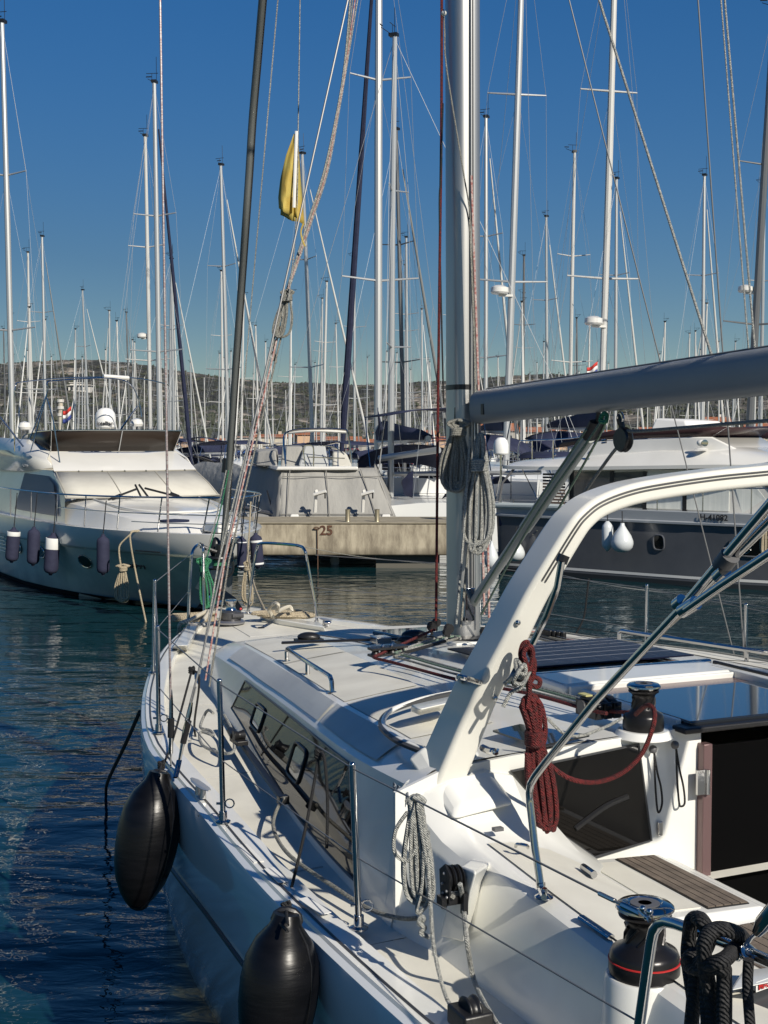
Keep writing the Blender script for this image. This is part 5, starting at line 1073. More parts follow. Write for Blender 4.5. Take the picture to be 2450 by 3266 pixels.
for s_ in (1,-1):
    rr = [[Y(f+.55*(1.5-z)*max(0,1-f/5),s_*max(w,.005),z) for w,z in [(hyw(f,1.06)+.01,1.06),(hyw(f,1.12)+.05,1.10),(hyw(f,1.2)+.05,1.14),(hyw(f,1.42),1.42),(hyw(f,1.5)-.03,1.52),(hyw(f,1.5)-.12,1.53),(hyw(f,1.5)-.20,1.45)]] for f in FY]
    MB().loft(rr, False).build('gunwale', MWHITE, yl, 40)
rr = [[Y(f, x*max(.005,hyw(f,1.5)-.19), 1.46+.04*(1-x*x)) for x in (-1,-.5,0,.5,1)] for f in FY]
MB().loft(rr, False).build('foredeck', MWHITE, yl, 40)
# raised coachroof on the foredeck
rg = []
for f, w, z in ((.9,.3,1.5),(1.2,.55,1.62),(2,.95,1.74),(3.2,1.25,1.84),(4.6,1.5,1.95),(5.4,1.6,2.0)):
    rg.append([Y(f,-w-.12,1.45),Y(f,-w,z-.08),Y(f,-w*.8,z),Y(f,0,z+.06),Y(f,w*.8,z),Y(f,w,z-.08),Y(f,w+.12,1.45)])
MB().loft(rg, False).add(rg[0],[tuple(range(7))]).build('coachroof', MWHITE, yl, 40)
MB().tube(cr([Y(5.0,-1.15,2.0),Y(3.2,-1.0,1.88),Y(2.3,-.5,1.83),Y(2.2,0,1.83),Y(2.3,.5,1.83),Y(3.2,1.0,1.88),Y(5.0,1.15,2.0)],5), .02, 6).build('roof_moulding', MWHITE, yl)
c_ = PZ(557,1664,1.83); MB().lathe([(0,0),(.25,0),(.25,.03),(0,.05)], c_, 24).build('deck_hatch', NAVY, yl)
# canvas-covered windscreen and house sides
cov = [(5.05,1.68,2.02),(5.6,1.66,2.27),(6.3,1.60,2.54)]
rg = [[Y(f - .35*(1-(x)**2), x*w, z) for x in (-1,-.8,-.4,0,.4,.8,1)] for f, w, z in cov]
MB().loft(rg, False).build('windscreen_cover', CANV, yl, 60, solid=.02)
for xx in (-.98,-.33,.33,.98): MB().tube([Y(f - .35*(1-xx*xx), xx*w, z)+YB*.012 for f, w, z in cov], .010, 5).build('cover_seam', mat('seam_thread', (.36,.34,.29), .8), yl)
for kk in (0, 2): MB().tube([Y(cov[kk][0] - .35*(1-xx*xx), xx*cov[kk][1], cov[kk][2])+YB*.015 for xx in [i/6-1 for i in range(13)]], .013, 5).build('cover_hem', mat('seam_thread', (.36,.34,.29), .8), yl)
for xx in (-.8,-.5,-.2,.1,.4,.7): MB().ball(Y(cov[2][0] - .35*(1-xx*xx), xx*cov[2][1], cov[2][2])+YB*.03, .022, 6).build('cover_snap', STEEL, yl)
rg = [[Y(6.28 - .35*(1-x*x), x*1.60, 2.545) for x in (-1,-.6,0,.6,1)], [Y(6.5 - .33*(1-x*x), x*1.58, 2.66) for x in (-1,-.6,0,.6,1)], [Y(7.3-.3*(1-x*x), x*1.45, 2.95) for x in (-1,-.6,0,.6,1)]]
MB().loft(rg, False).build('fly_front', MWHITE, yl, 30)
for s_ in (-1,1):
    rr = [[Y(5.05,s_*1.70,1.44),Y(5.05,s_*1.69,2.02)],[Y(6.3,s_*1.80,1.44),Y(6.3,s_*1.62,2.54)],[Y(8.5,s_*1.86,1.44),Y(8.5,s_*1.66,2.58)],[Y(12.5,s_*1.86,1.44),Y(12.5,s_*1.66,2.58)]]
    MB().loft(rr, False).build('house_side', MWHITE, yl, 30)
    rr = [[Y(5.5,s_*1.735,1.62),Y(5.9,s_*1.715,2.28)],[Y(6.6,s_*1.81,1.62),Y(6.6,s_*1.68,2.44)],[Y(9.0,s_*1.855,1.62),Y(8.6,s_*1.70,2.46)]]
    MB().loft(rr, False).build('side_cover', mat('grey_side_cover', (.34,.33,.31), .8), yl, 30)
    rr = [[Y(6.45,s_*1.58,2.62),Y(6.9,s_*1.62,2.80),Y(7.3,s_*1.44,2.97)],[Y(8.5,s_*1.78,2.50),Y(8.5,s_*1.78,2.95),Y(8.5,s_*1.60,3.22)],[Y(12.5,s_*1.95,2.50),Y(12.5,s_*1.90,3.0),Y(12.5,s_*1.75,3.30)]]
    MB().loft(rr, False).build('fly_coaming', MWHITE, yl, 40, solid=.03)
    rr = [[Y(10.5,s_*1.9,2.6),Y(10.9,s_*1.82,3.9)],[Y(11.3,s_*1.9,2.6),Y(11.4,s_*1.82,3.9)]]
MB().hexa([Y(6.4,-1.6,2.5),Y(6.4,1.6,2.5),Y(12.5,1.9,2.5),Y(12.5,-1.9,2.5),Y(6.4,-1.6,2.56),Y(6.4,1.6,2.56),Y(12.5,1.9,2.56),Y(12.5,-1.9,2.56)]).build('fly_deck', MWHITE, yl)
SMOKE = mat('brown_smoked_screen', (.030,.022,.017), .3, spec=.25)
fsr = []
for x, f0, z0, f1, z1 in ((-1.0,9.4,3.12,9.0,3.35),(-1.0,8.4,3.02,8.0,3.40),(-.98,7.3,2.96,6.95,3.42),(-.5,6.98,2.96,6.65,3.43),(0,6.9,2.96,6.6,3.43),(.5,6.98,2.96,6.65,3.43),(.98,7.3,2.96,6.95,3.42),(1.0,8.4,3.02,8.0,3.40),(1.0,9.4,3.12,9.0,3.35)):
    fsr.append([Y(f0, x*1.45, z0), Y(f1, x*1.52, z1)])
fs2 = MB().loft(fsr, False).build('fly_windscreen', SMOKE, yl, 60, solid=.012)
MB().tube([a[1] for a in fsr], .014, 6).build('screen_rail', STEEL, fs2)
for i in (2,4,6): MB().tube([fsr[i][0]+YB*.02, fsr[i][1]+YB*.02], .012, 6).build('screen_post', STEEL, fs2)
# seats with covers, radome, antennas on the flybridge
MB().hexa([Y(8.6,-1.2,2.56),Y(8.6,-.3,2.56),Y(9.4,-.3,2.56),Y(9.4,-1.2,2.56),Y(8.7,-1.2,3.45),Y(8.7,-.3,3.45),Y(9.3,-.3,3.45),Y(9.3,-1.2,3.45)]).build('seat_cover', CANV, yl, bevel=.12, seg=4)
MB().hexa([Y(8.4,.7,2.56),Y(8.4,1.5,2.56),Y(9.8,1.5,2.56),Y(9.8,.7,2.56),Y(8.5,.7,3.3),Y(8.5,1.5,3.3),Y(9.8,1.5,3.35),Y(9.8,.7,3.35)]).build('console_cover', CANV, yl, bevel=.1, seg=4)
rc = PD(337,1367,31.5); rc_ = rc
MB().box((rc.x,rc.y,rc.z-.5),(.1,.1,.5)).build('radome_mast', MWHITE, yl)
rd_ = MB().lathe([(0,0),(.20,0),(.235,.04),(.242,.12),(.245,.25),(.225,.36),(.17,.445),(.09,.487),(0,.497)], rc, 32).build('radome', mat('radome_white', (.74,.74,.72), .35), yl)
text('radome_lettering', 'intellian', rc+Vector((.045,-.246,.12)), (1,.17,0), (0,0,1), .125, BLACKL, rd_, .006, .003)
for px_, py0, py1 in ((72,1440,1395),(428,1360,1300)): 
    MB().lathe([(0,0),(.14,0),(.16,.06),(.12,.16),(0,.2)], PD(px_+8,py0-70 if py0>1400 else py0,31), 16).build('small_dome', MWHITE, yl)
# folded bimini frame of steel tubes
def bt(pp, d, r=.014): return MB().tube(cr([PD(x,y,d+o) for x,y,o in pp],5), r, 8).build('bimini_tube', STEEL, yl)
bt([(47,1440,0),(45,1300,0),(50,1232,0),(75,1218,.2),(240,1204,1),(420,1205,1.5),(520,1222,2),(540,1232,2.2)], 29.5)
bt([(95,1400,0),(150,1255,0),(150,1222,0),(180,1214,.2),(340,1206,1),(410,1222,1.4),(440,1270,1.5),(452,1330,1.5)], 29.0)
bt([(195,1500,0),(170,1345,0),(150,1270,0)], 28.6); bt([(98,1440,0),(150,1260,0)], 28.8); bt([(75,1425,0),(0,1330,0)], 29, .02); bt([(385,1370,0),(440,1295,0)], 30, .02)
MB().tube([PD(330,1200,30.6),PD(410,1206,31)], .05, 8).build('rolled_canopy', MWHITE, yl)
# pulpit rails: top rail, mid rails, posts
def yrail(z, fs, inset=.06): return [Y(f, w*(max(.03, hyw(abs(f),1.5)-inset)), z(f)) for f, w in fs]
top = [(11,1),(8,1),(6,1),(4.5,1),(3,1),(1.8,1),(1.0,1),(.4,1),(0.05,1),(-.15,0),(.05,-1),(.4,-1),(1,-1),(2,-1),(4,-1),(6,-1)]
zt = lambda f: 2.13 + .05*max(0, 1-abs(f)/4)
TR = cr(yrail(zt, top), 5); MB().tube(TR, .017, 8).build('guard_rail', STEEL, yl)
MB().tube(cr(yrail(lambda f: 1.86, top[3:15]), 5), .011, 6).build('guard_rail', STEEL, yl)
MB().tube(cr(yrail(lambda f: 1.70, top[5:13]), 5), .009, 6).build('guard_rail', STEEL, yl)
for f in (9.5,7.9,6.2,4.6,3.3,2.2,1.2,.4):
    for s_ in (1,-1):
        MB().tube([Y(f+.12, s_*(hyw(f,1.5)-.10), 1.50), Y(f-.1, s_*(max(.03,hyw(max(0,f-.1),1.5)-.06)), zt(f))], .014, 8).build('rail_post', STEEL, yl)
# portholes, vents, lettering, wipers, bow fittings
def on_hull(f, z, off=.012): return Y(f + 1.9*(1-z/1.08)*max(0,1-f/5), hyw(f,z)+off, z)
def disc_on(f, z, a, b_, m_, name, par, off=.012, n=24):
    return MB().add([on_hull(f + math.cos(t)*a, z + math.sin(t)*b_, off) for t in [2*math.pi*k/n for k in range(n)]] + [on_hull(f, z, off)], [(k, (k+1) % n, n) for k in range(n)]).build(name, m_, par)
for f, z in ((3.75,.80),(7.4,.86),(5.9,.86)):
    q_ = disc_on(f, z, .22, .12, GLASS, 'porthole', yl)
    MB().tube([on_hull(f + math.cos(t)*.23, z + math.sin(t)*.13, .014) for t in [2*math.pi*k/20 for k in range(20)]], .014, 6, True).build('porthole_rim', STEEL, q_)
for k in range(5): MB().tube([on_hull(8.5, 1.0-.085*k), on_hull(9.2, 1.0-.085*k)], .02, 6).build('hull_vent', MWHITE, yl)
p0, p1 = on_hull(2.6,.84,.02), on_hull(1.9,.84,.02)
text('registration_lettering', '360-A', lerp(p0,p1,.5)+Vector((.12,-.06,0)), p1-p0, Vector((.0,0.05,1)), .24, BLACKL, yl, .012)
text('side_lettering', 'AGRAM II', Y(8.1,1.80,2.62), YB, (0,0,1), .13, mat('grey_lettering',(.16,.18,.21)), yl, .004)
for (x0,y0),(x1,y1),(x2,y2),(x3,y3) in (((345,1594),(440,1558),(431,1545),(450,1585)),((583,1588),(462,1557),(443,1545),(472,1584))):
    d_ = 26.9; m_ = MB().tube([PD(x0,y0,d_-.3),PD(x1,y1,d_-.1)], .022, 6); m_.tube([PD(x0+(12 if x0<400 else -12),y0-3,d_-.3),PD(x0+(40 if x0 < 400 else -40),y0-14,d_-.3)], .04, 6); m_.tube([PD(x2,y2,d_-.1),PD(x3,y3,d_-.12)], .022, 6); m_.build('windscreen_wiper', BLACKP, yl)
MB().hexa([Y(-.25,-.12,1.38),Y(-.25,.12,1.38),Y(.9,.16,1.38),Y(.9,-.16,1.38),Y(-.25,-.12,1.5),Y(-.25,.12,1.5),Y(.9,.16,1.54),Y(.9,-.16,1.54)]).build('bow_roller', STEEL, yl, bevel=.02)
MB().hexa([Y(.2,-.2,1.54),Y(.2,.2,1.54),Y(1,.25,1.54),Y(1,-.25,1.54),Y(.3,-.15,1.72),Y(.3,.15,1.72),Y(.9,.2,1.7),Y(.9,-.2,1.7)]).build('bow_box', MWHITE, yl, bevel=.03)
MB().hexa([Y(.3,-.10,.35),Y(.3,.10,.35),Y(1.2,.3,.45),Y(1.2,-.3,.45),Y(.05,-.05,1.2),Y(.05,.05,1.2),Y(.5,.12,1.25),Y(.5,-.12,1.25)]).build('anchor', mat('galvanised_anchor',(.28,.29,.30),.4,.7), yl, bevel=.02)
MB().tube([on_hull(1.25,1.16,.08), on_hull(1.85,1.16,.08)], .012, 6).build('fairlead', BLACKP, yl)
# fenders of the yacht
def small_fender(px, ytop, ybot, wpx, d, m_, label, bands=(), cat='fender', band_m=None, tilt=0, ride=1590, end=True):
    top = PD(px, ytop, d); bot = PD(px+tilt, ybot, d); L = (top-bot).length; r = wpx*d/FPX/2
    t = thing('fender', label, 'fender', bot); z_ = (bot-top).normalized(); x_ = Vector((1,0,0)); x_ = (x_-z_*x_.dot(z_)).normalized(); y_ = z_.cross(x_)
    pr_ = [(0,0),(.25,0),(.35,.05),(.85,.11),(.98,.16),(1,.22),(1,.82),(.95,.88),(.75,.93),(.3,.96),(.2,1),(0,1)]
    MB().lathe([(a*r,b_*L) for a,b_ in pr_], top, 20, (x_,y_,z_)).build('fender_cover', m_, t, 50)
    for b0, b1 in bands:
        MB().lathe([(r*1.012,b0*L),(r*1.02,b0*L+.004),(r*1.02,b1*L-.004),(r*1.012,b1*L)], top, 20, (x_,y_,z_)).build('white_band', band_m or WHITEC, t)
    MB().tube([top, PD(px+6, lerp(ride,ytop,.4), d), PD(px+10, ride, d+.15)], .010, 6).build('lanyard', BLACKROPE, t)
    return t
NV = mat('navy_fender_cover', (.016,.018,.045), .85, col2=(.022,.025,.055), nscale=9, bump=.3, bscale=40)
small_fender(45,1682,1795,42,27.3,NV,'navy fender with a white top band, leftmost on the left yacht',[(.12,.24)],tilt=-8,ride=1572)
small_fender(109,1680,1805,40,26.9,NV,'plain navy fender second from the left on the left yacht',[],tilt=-4,ride=1572)
small_fender(171,1700,1835,46,26.5,NV,'navy fender with a wide white upper half on the left yacht',[(.12,.38)],tilt=-10,ride=1580)
small_fender(329,1704,1835,41,24.5,NV,'single plain navy fender below the windscreen of the left yacht',[],ride=1597)
small_fender(772,1710,1820,32,23.2,NV,'narrow navy fender with two thin white bands at the bow of the left yacht',[(.16,.19),(.85,.88)],ride=1600)
small_fender(815,1700,1815,40,23.5,NV,'wider navy fender with a folded white band at the far side of the yacht bow',[(.20,.26),(.82,.87)],tilt=8,ride=1600)
t = thing('rope_coil', 'beige rope coil hanging down the left yacht side beside its bow number', 'rope', PD(395,1930,24))
adopt(hank(PD(393,1800,24.0), .72, .24, 6, .014, BEIGEROPE, 'hank', .12, .05, Vector((1,0,0)), Vector((0,0,0)), 6, 3, .5, 6), t)
rope('line_up', [PD(385,1800,24),PD(380,1760,24),PD(385,1735,24),PD(415,1705,24.0),PD(420,1695,24.2),PD(445,1692,24.3)], .016, BEIGEROPE, t)
o = rope('mooring_line', [PD(440,1695,24.1),PD(418,1700,24.0),PD(418,1740,24),PD(440,1860,24),PZ(466,1986,0)], .016, BEIGEROPE); tag(o, 'beige mooring line dropping from the left yacht bow into the water', 'rope')
t = thing('rope_coil', 'beige rope coil hanging below the fenders at the left yacht bow tip', 'rope', PD(790,1935,22.8))
adopt(hank(PD(788,1790,22.8), .80, .20, 6, .012, BEIGEROPE, 'hank', .15, .05, Vector((1,0,0)), Vector((0,0,0)), 16, 3, .3, 6), t)
rope('line_up', [PD(788,1800,22.8),PD(795,1700,22.9),PD(800,1600,23)], .014, BEIGEROPE, t)
# flags
def flag(px, py, w, h, d, cols, label, tilt=.3, pole=None):
    t = thing('flag', label, 'flag', PD(px, py+h, d)); n = len(cols)
    for k, m_ in enumerate(cols):
        rg = []
        for i in range(9):
            u = i/8; off = math.sin(u*5)*4*h/40
            rg.append([PD(px+u*w, py - u*w*tilt + h*(k/n) + off, d + .06*math.sin(u*7)), PD(px+u*w, py - u*w*tilt + h*((k+1)/n) + off, d + .06*math.sin(u*7))])
        MB().loft(rg, False).build('flag_stripe', m_, t, 60, solid=.004)
    MB().tube([PD(px,py-6,d), PD(px-4,py+h*2.2,d)], .018, 6).build('flag_staff', STEEL, t)
FR = mat('flag_red',(.5,.04,.03),.8); FB = mat('flag_blue',(.03,.05,.22),.8)
flag(200,1310,28,40,33,(FR,WHITEC,FB),'red white and blue flag streaming above the left yacht flybridge',.35)
flag(1872,1172,34,36,60,(FR,WHITEC,FB),'red white and blue flag over the top edge of the boom',.45)

# ================================================================== COVERED MOTORBOAT BEHIND THE PIER
cbx = 37.0
cv = thing('covered_motorboat', 'motorboat under a grey canvas cover moored stern-on behind the concrete pier', 'motorboat', PZ(1060,1660,0)+Vector((0,4,0)))
def Q(px, py, d=cbx): return PD(px, py, d)
def sheetq(a, b_, c_, d_, n=8, m=6, wr=.03, seed=0):
    rg = []
    for i in range(n+1):
        u = i/n; row = []
        for j in range(m+1):
            v = j/m; p_ = lerp(lerp(a,b_,u), lerp(d_,c_,u), v); p_ = p_ + Vector((0,1,0))*wr*math.sin(u*13+seed)*math.sin(v*3+.4) ; row.append(p_)
        rg.append(row)
    return rg
dB = 41.0
MB().loft(sheetq(Q(900,1492,36.9),Q(1196,1492,36.9),Q(1262,1662,35.9),Q(890,1662,35.9),24,8,.05),False).build('stern_cover', GREYC, cv, 70, solid=.02)
MB().loft(sheetq(Q(900,1492,36.9),Q(890,1662,35.9),Q(750,1655,40),Q(785,1485,41),12,10,.06,2),False).build('side_cover', GREYC, cv, 70, solid=.02)
MB().loft(sheetq(Q(1196,1492,36.9),Q(1262,1662,35.9),PD(1262,1600,43),PD(1196,1470,43),8,6,.03),False).build('side_cover', GREYC, cv, 70, solid=.02)
MB().hexa([Q(880,1500,36.7),Q(1142,1500,36.7),PD(1142,1475,43),PD(790,1475,43),Q(886,1488,36.7),Q(1142,1488,36.7),PD(1142,1466,43),PD(795,1466,43)]).build('fly_deck', MWHITE, cv, bevel=.03)
MB().hexa([Q(815,1488,38.5),Q(885,1488,38.0),PD(890,1470,43),PD(800,1470,43),Q(822,1440,38.7),Q(880,1436,38.5),PD(885,1430,42),PD(810,1432,42)]).build('side_screen', GREYC, cv, bevel=.06)
MB().hexa([Q(895,1488,38),Q(960,1488,38),PD(965,1480,41),PD(900,1480,41),Q(900,1424,38.2),Q(965,1424,38.2),PD(965,1422,41),PD(905,1422,41)]).build('fly_seat', GREYC, cv, bevel=.05)
MB().hexa([Q(950,1488,37.3),Q(1050,1488,37.3),PD(1040,1480,39.5),PD(965,1480,39.5),Q(972,1420,38),Q(1038,1420,38),PD(1030,1420,39.5),PD(975,1420,39.5)]).build('fly_seat', mat('pale_cover',(.40,.41,.40),.85), cv, bevel=.06)
MB().hexa([Q(1060,1488,37.4),Q(1125,1488,37.4),PD(1110,1480,39.5),PD(1060,1480,39.5),Q(1062,1442,38),Q(1105,1445,38),PD(1100,1440,39.5),PD(1060,1440,39.5)]).build('fly_seat', CANV, cv, bevel=.06)
def ctube(pts, r=.016, nm='fly_rail', m_=STEEL): return MB().tube(cr([PD(x,y,d) for x,y,d in pts],4), r, 6).build(nm, m_, cv)
ctube([(840,1424,38),(960,1420,37.5),(1060,1425,37.3),(1098,1450,37.3)]); ctube([(980,1458,37.2),(1100,1462,37.2)])
for x in (912,1000,1050,1078): ctube([(x,1424,37.4),(x,1488,37.2)])
ctube([(975,1488,37.1),(968,1430,37.1),(985,1420,37.1),(1000,1430,37.1),(1000,1488,37.1)],.02,'ladder')
ctube([(912,1480,37.5),(905,1400,37.8),(925,1375,38),(1000,1368,38),(1090,1370,38),(1110,1385,38),(1122,1478,38)],.03,'bimini_frame',STEEL)
ctube([(920,1378,38.4),(1000,1372,38.2),(1105,1376,38.4)],.06,'rolled_bimini',MWHITE)
for x in (1010,1162):
    ctube([(x-5,1634,35.7),(x-2,1572,35.6),(x,1566,35.5)],.045,'davit',MWHITE); ctube([(x-8,1578,35.5),(x+30,1567,35.4)],.05,'davit',MWHITE)
    ctube([(x+27,1570,35.4),(x+27,1590,35.4)],.02,'davit_hook',BLACKP)
SEAMC = mat('cover_stitching', (.20,.195,.18), .85)
for x0, x1 in ((925,914),(1040,1052),(1150,1205)): MB().tube([PD(x0,1496,36.75),PD(lerp(x0,x1,.5),1580,36.3),PD(x1,1655,35.85)], .014, 5).build('cover_seam', SEAMC, cv)
for y in (1520,1640): MB().tube([PD(lerp(900,893,(y-1492)/170),y,lerp(36.8,35.85,(y-1492)/170)),PD(lerp(1198,1262,(y-1492)/170),y,lerp(36.8,35.85,(y-1492)/170))], .012, 5).build('cover_hem', SEAMC, cv)
for x in (948,1240): MB().hexa([Q(x-28,1662,35.7),Q(x+5,1662,35.7),Q(x+5,1662,37),Q(x-28,1662,37),Q(x-20,1640,35.8),Q(x+5,1640,35.8),Q(x+5,1636,37),Q(x-20,1636,37)]).build('hull_quarter', MWHITE, cv, bevel=.03)
MB().hexa([PD(800,1668,36.2),PD(950,1668,35.9),PD(1255,1668,36),PD(1255,1668,46),PD(780,1632,37.5),PD(950,1655,36.1),PD(1250,1655,36.2),PD(1200,1600,46)]).build('hull', MWHITE, cv, bevel=.03)
MB().tube([PD(780,1620,37.8),PD(880,1640,36.6),PD(940,1655,35.8)], .05, 8).build('rub_rail', GREYP, cv)
for x,y in ((860,1565),(876,1600)): ctube([(x-8,y,37.3),(x+8,y+60,36.9)],.02,'cover_strap',BLACKP)
# tarp-covered boat left of it
tb_ = thing('tarp_covered_boat', 'long boat under a loose pale grey tarpaulin left of the covered motorboat', 'motorboat', (-9,44,0))
rg = []
for i in range(13):
    u = i/12; x = lerp(560,800,u); d_ = lerp(47,40.5,u); yt = interp(u,[(0,1500),(.3,1478),(.6,1470),(.85,1490),(1,1540)]) + 5*math.sin(u*14)
    rg.append([PD(x,1690,d_+2),PD(x-10,lerp(yt,1640,.5),d_+1.6),PD(x,yt+14,d_+.9),PD(x+6,yt,d_),PD(x+12,yt+16,d_-.6),PD(x+16,lerp(yt,1640,.4),d_-1.2),PD(x+20,1640,d_-1.5)])
MB().loft(rg, False).build('tarpaulin', mat('pale_tarp',(.36,.36,.34),.8,col2=(.29,.29,.28),nscale=2,bump=.8,bscale=3,bdist=.08), tb_, 60)
rg = [[PD(lerp(560,820,u),1700,lerp(47,40,u)+o_) for o_ in (2,-1.7)]+[PD(lerp(560,820,u),1632,lerp(47,40,u)-1.7)] for u in (0,.5,1)]
MB().loft(rg, False).build('hull', MWHITE, tb_, 40)

# ================================================================== RIGHT MOTOR YACHT
PH2 = R(50); b2_ = Vector((math.sin(PH2), -math.cos(PH2), 0)); s2_ = Vector((b2_.y, -b2_.x, 0)); Q0 = Vector((2.86,32.0,0)) - s2_*1.9
def T2(g, w, z): return Q0 + b2_*g + s2_*w + Vector((0,0,z))      # g forward of the transom, w to starboard (towards us)
yr = thing('motor_yacht', 'trawler style motor yacht with dark grey hull marked H-41082 at right', 'motor yacht', Q0)
DKH = mat('dark_grey_hull', (.105,.110,.122), .2, col2=(.09,.095,.108), nscale=2, coat=.3, bump=.03, bscale=2)
GR = [-.2,0,1,2,3,4,5,6,7,8,9,10,10.8,11.4]
hbr = [(-.2,1.85),(0,1.9),(4,1.95),(6,1.93),(7,1.85),(8,1.66),(9,1.33),(10,.85),(10.8,.4),(11.4,.04)]
def hrw(g, z):
    t = z/1.65; full = sm(g, hbr); k = interp(g, [(0,.93),(5,.92),(8,.72),(10,.4),(11.4,.1)]); return full*(k+(1-k)*max(0,t)**1.2)
def hull2(rows, m_, nm, off=0.0):
    rg = []
    for g in GR:
        a = [(g - .7*(1-z/1.65)*max(0,(g-7)/4.4), max(.004,hrw(g,max(z,0))+off), z) for z in rows]
        rg.append([T2(x,-w,z) for x,w,z in a[::-1]]+[T2(x,w,z) for x,w,z in a])
    q = MB().loft(rg, False); q.add(rg[0],[tuple(range(len(rg[0])))]); return q.build(nm, m_, yr, 40)
hl2 = hull2([-.4,.05,.16,.5,.9,1.36], DKH, 'hull'); hull2([-.4,-.1,.10], ANTI, 'antifouling', .004); hull2([.155,.19,.215], WHITEC, 'boot_stripe', .006)
GB = mat('grey_bulwark', (.34,.36,.38), .2, coat=.4)
for s_ in (1,-1):
    rr = [[T2(g,s_*w,z) for w,z in ((hrw(g,1.35)+.005,1.35),(hrw(g,1.36)+.06,1.365),(hrw(g,1.4)+.06,1.41),(hrw(g,1.5)+.0,1.43),(hrw(g,1.62),1.63),(hrw(g,1.62)-.07,1.65),(max(0,hrw(g,1.62)-.12),1.52))] for g in GR]
    MB().loft(rr, False).build('bulwark', GB, yr, 30)
rr = [[T2(g,x*max(.003,hrw(g,1.6)-.12),1.53+.03*(1-x*x)) for x in (-1,0,1)] for g in GR]
MB().loft(rr, False).build('deck', MWHITE, yr, 30)
# cabin
def slab2(pts, m_, nm, bevel=.02): return MB().hexa([T2(*p_) for p_ in pts]).build(nm, m_, yr, bevel=bevel)
ce = 1.42
MB().loft([[T2(1.6,w*ce,z) for w,z in ((-1,1.5),(-1,2.5),(1,2.5),(1,1.5))],[T2(6.0,w*ce,z) for w,z in ((-1,1.5),(-1,2.58),(1,2.58),(1,1.5))],[T2(6.9,w*1.38,z) for w,z in ((-1,1.5),(-1,1.9),(1,1.9),(1,1.5))]]).build('cabin', MWHITE, yr, 30)
GLA = mat('cabin_glass', (.035,.045,.05), .05, coat=.6); BLIND = mat('white_blind', (.74,.76,.72), .6, col2=(.62,.65,.62), nscale=14, stretch=(1,1,.05))
for g0, g1 in ((1.75,2.75),(2.82,3.6),(3.68,4.6),(4.68,5.7)):
    MB().hexa([T2(g0,ce+.004,1.66),T2(g1,ce+.004,1.66),T2(g1,ce+.02,1.66),T2(g0,ce+.02,1.66),T2(g0,ce+.004,2.46),T2(g1,ce+.004,2.50),T2(g1,ce+.02,2.50),T2(g0,ce+.02,2.46)]).build('side_window', GLA if g0 < 3 else BLIND, yr)
for g in (1.70,2.785,3.64,4.64): MB().hexa([T2(g-.05,ce,1.5),T2(g+.05,ce,1.5),T2(g+.05,ce+.03,1.5),T2(g-.05,ce+.03,1.5),T2(g-.05,ce,2.5),T2(g+.05,ce,2.5),T2(g+.05,ce+.03,2.5),T2(g-.05,ce+.03,2.5)]).build('window_pillar', BLACKP, yr)
for a, b_ in ((-1.32,-.46),(-.42,.42),(.46,1.32)):
    MB().hexa([T2(6.93,a,1.92),T2(6.93,b_,1.92),T2(6.90,b_,1.90),T2(6.90,a,1.90),T2(6.06,a,2.56),T2(6.06,b_,2.56),T2(6.0,b_,2.54),T2(6.0,a,2.54)]).build('windscreen', BLIND, yr)
for w in (-1.37,-.44,.44,1.37): MB().tube([T2(6.95,w,1.90),T2(6.05,w,2.58)], .045, 6).build('screen_pillar', BLACKP, yr)
for w in (.15,.9,-.7): MB().tube([T2(6.15,w,2.54),T2(6.45,w+.06,2.34),T2(6.5,w+.2,2.30)], .015, 6).build('wiper', BLACKP, yr)
MB().hexa([T2(6.0,1.39,1.62),T2(6.8,1.36,1.62),T2(6.8,1.38,1.62),T2(6.0,1.42,1.62),T2(5.75,1.42,2.5),T2(6.05,1.42,2.5),T2(6.05,1.435,2.5),T2(5.75,1.44,2.5)]).build('quarter_window', BLIND, yr)
# overhanging roof with brow, flybridge
rg = []
for g, w, z, th in ((-.1,1.72,2.52,.10),(.1,1.78,2.50,.22),(1.2,1.80,2.50,.30),(2.5,1.80,2.52,.42),(4.0,1.80,2.56,.50),(5.6,1.74,2.60,.46),(6.6,1.60,2.60,.26),(7.2,1.30,2.58,.12),(7.35,1.0,2.57,.06)):
    rg.append([T2(g,-w,z),T2(g,-w*1.0,z+.08),T2(g,-w*.86,z+th*.75),T2(g,-w*.6,z+th),T2(g,w*.6,z+th),T2(g,w*.86,z+th*.75),T2(g,w,z+.08),T2(g,w,z)])
MB().loft(rg).build('cabin_roof', MWHITE, yr, 30)
rg = []
for g, w, z in ((1.6,1.35,3.0),(2.4,1.42,3.2),(4.6,1.42,3.28),(5.2,1.36,3.28),(5.75,1.2,3.0)):
    rg.append([T2(g,-w,2.8),T2(g,-w*.94,z),T2(g,w*.94,z),T2(g,w,2.8)])
MB().loft(rg).build('fly_coaming', MWHITE, yr, 30, bevel=.03)
PURP = mat('plum_smoked_screen', (.045,.024,.026), .25, spec=.3)
for s_ in (1,-1):
    MB().loft([[T2(1.2,s_*1.30,3.02),T2(1.4,s_*1.32,3.22)],[T2(2.6,s_*1.35,3.22),T2(2.8,s_*1.38,3.44)],[T2(4.7,s_*1.34,3.28),T2(5.1,s_*1.38,3.50)],[T2(5.15,s_*1.2,3.28),T2(5.55,s_*1.22,3.50)]], False).build('fly_screen', PURP, yr, 40, solid=.015)
MB().loft([[T2(5.15,w,3.28),T2(5.55,w,3.50)] for w in (-1.2,0,1.2)], False).build('fly_screen', PURP, yr, 40, solid=.015)
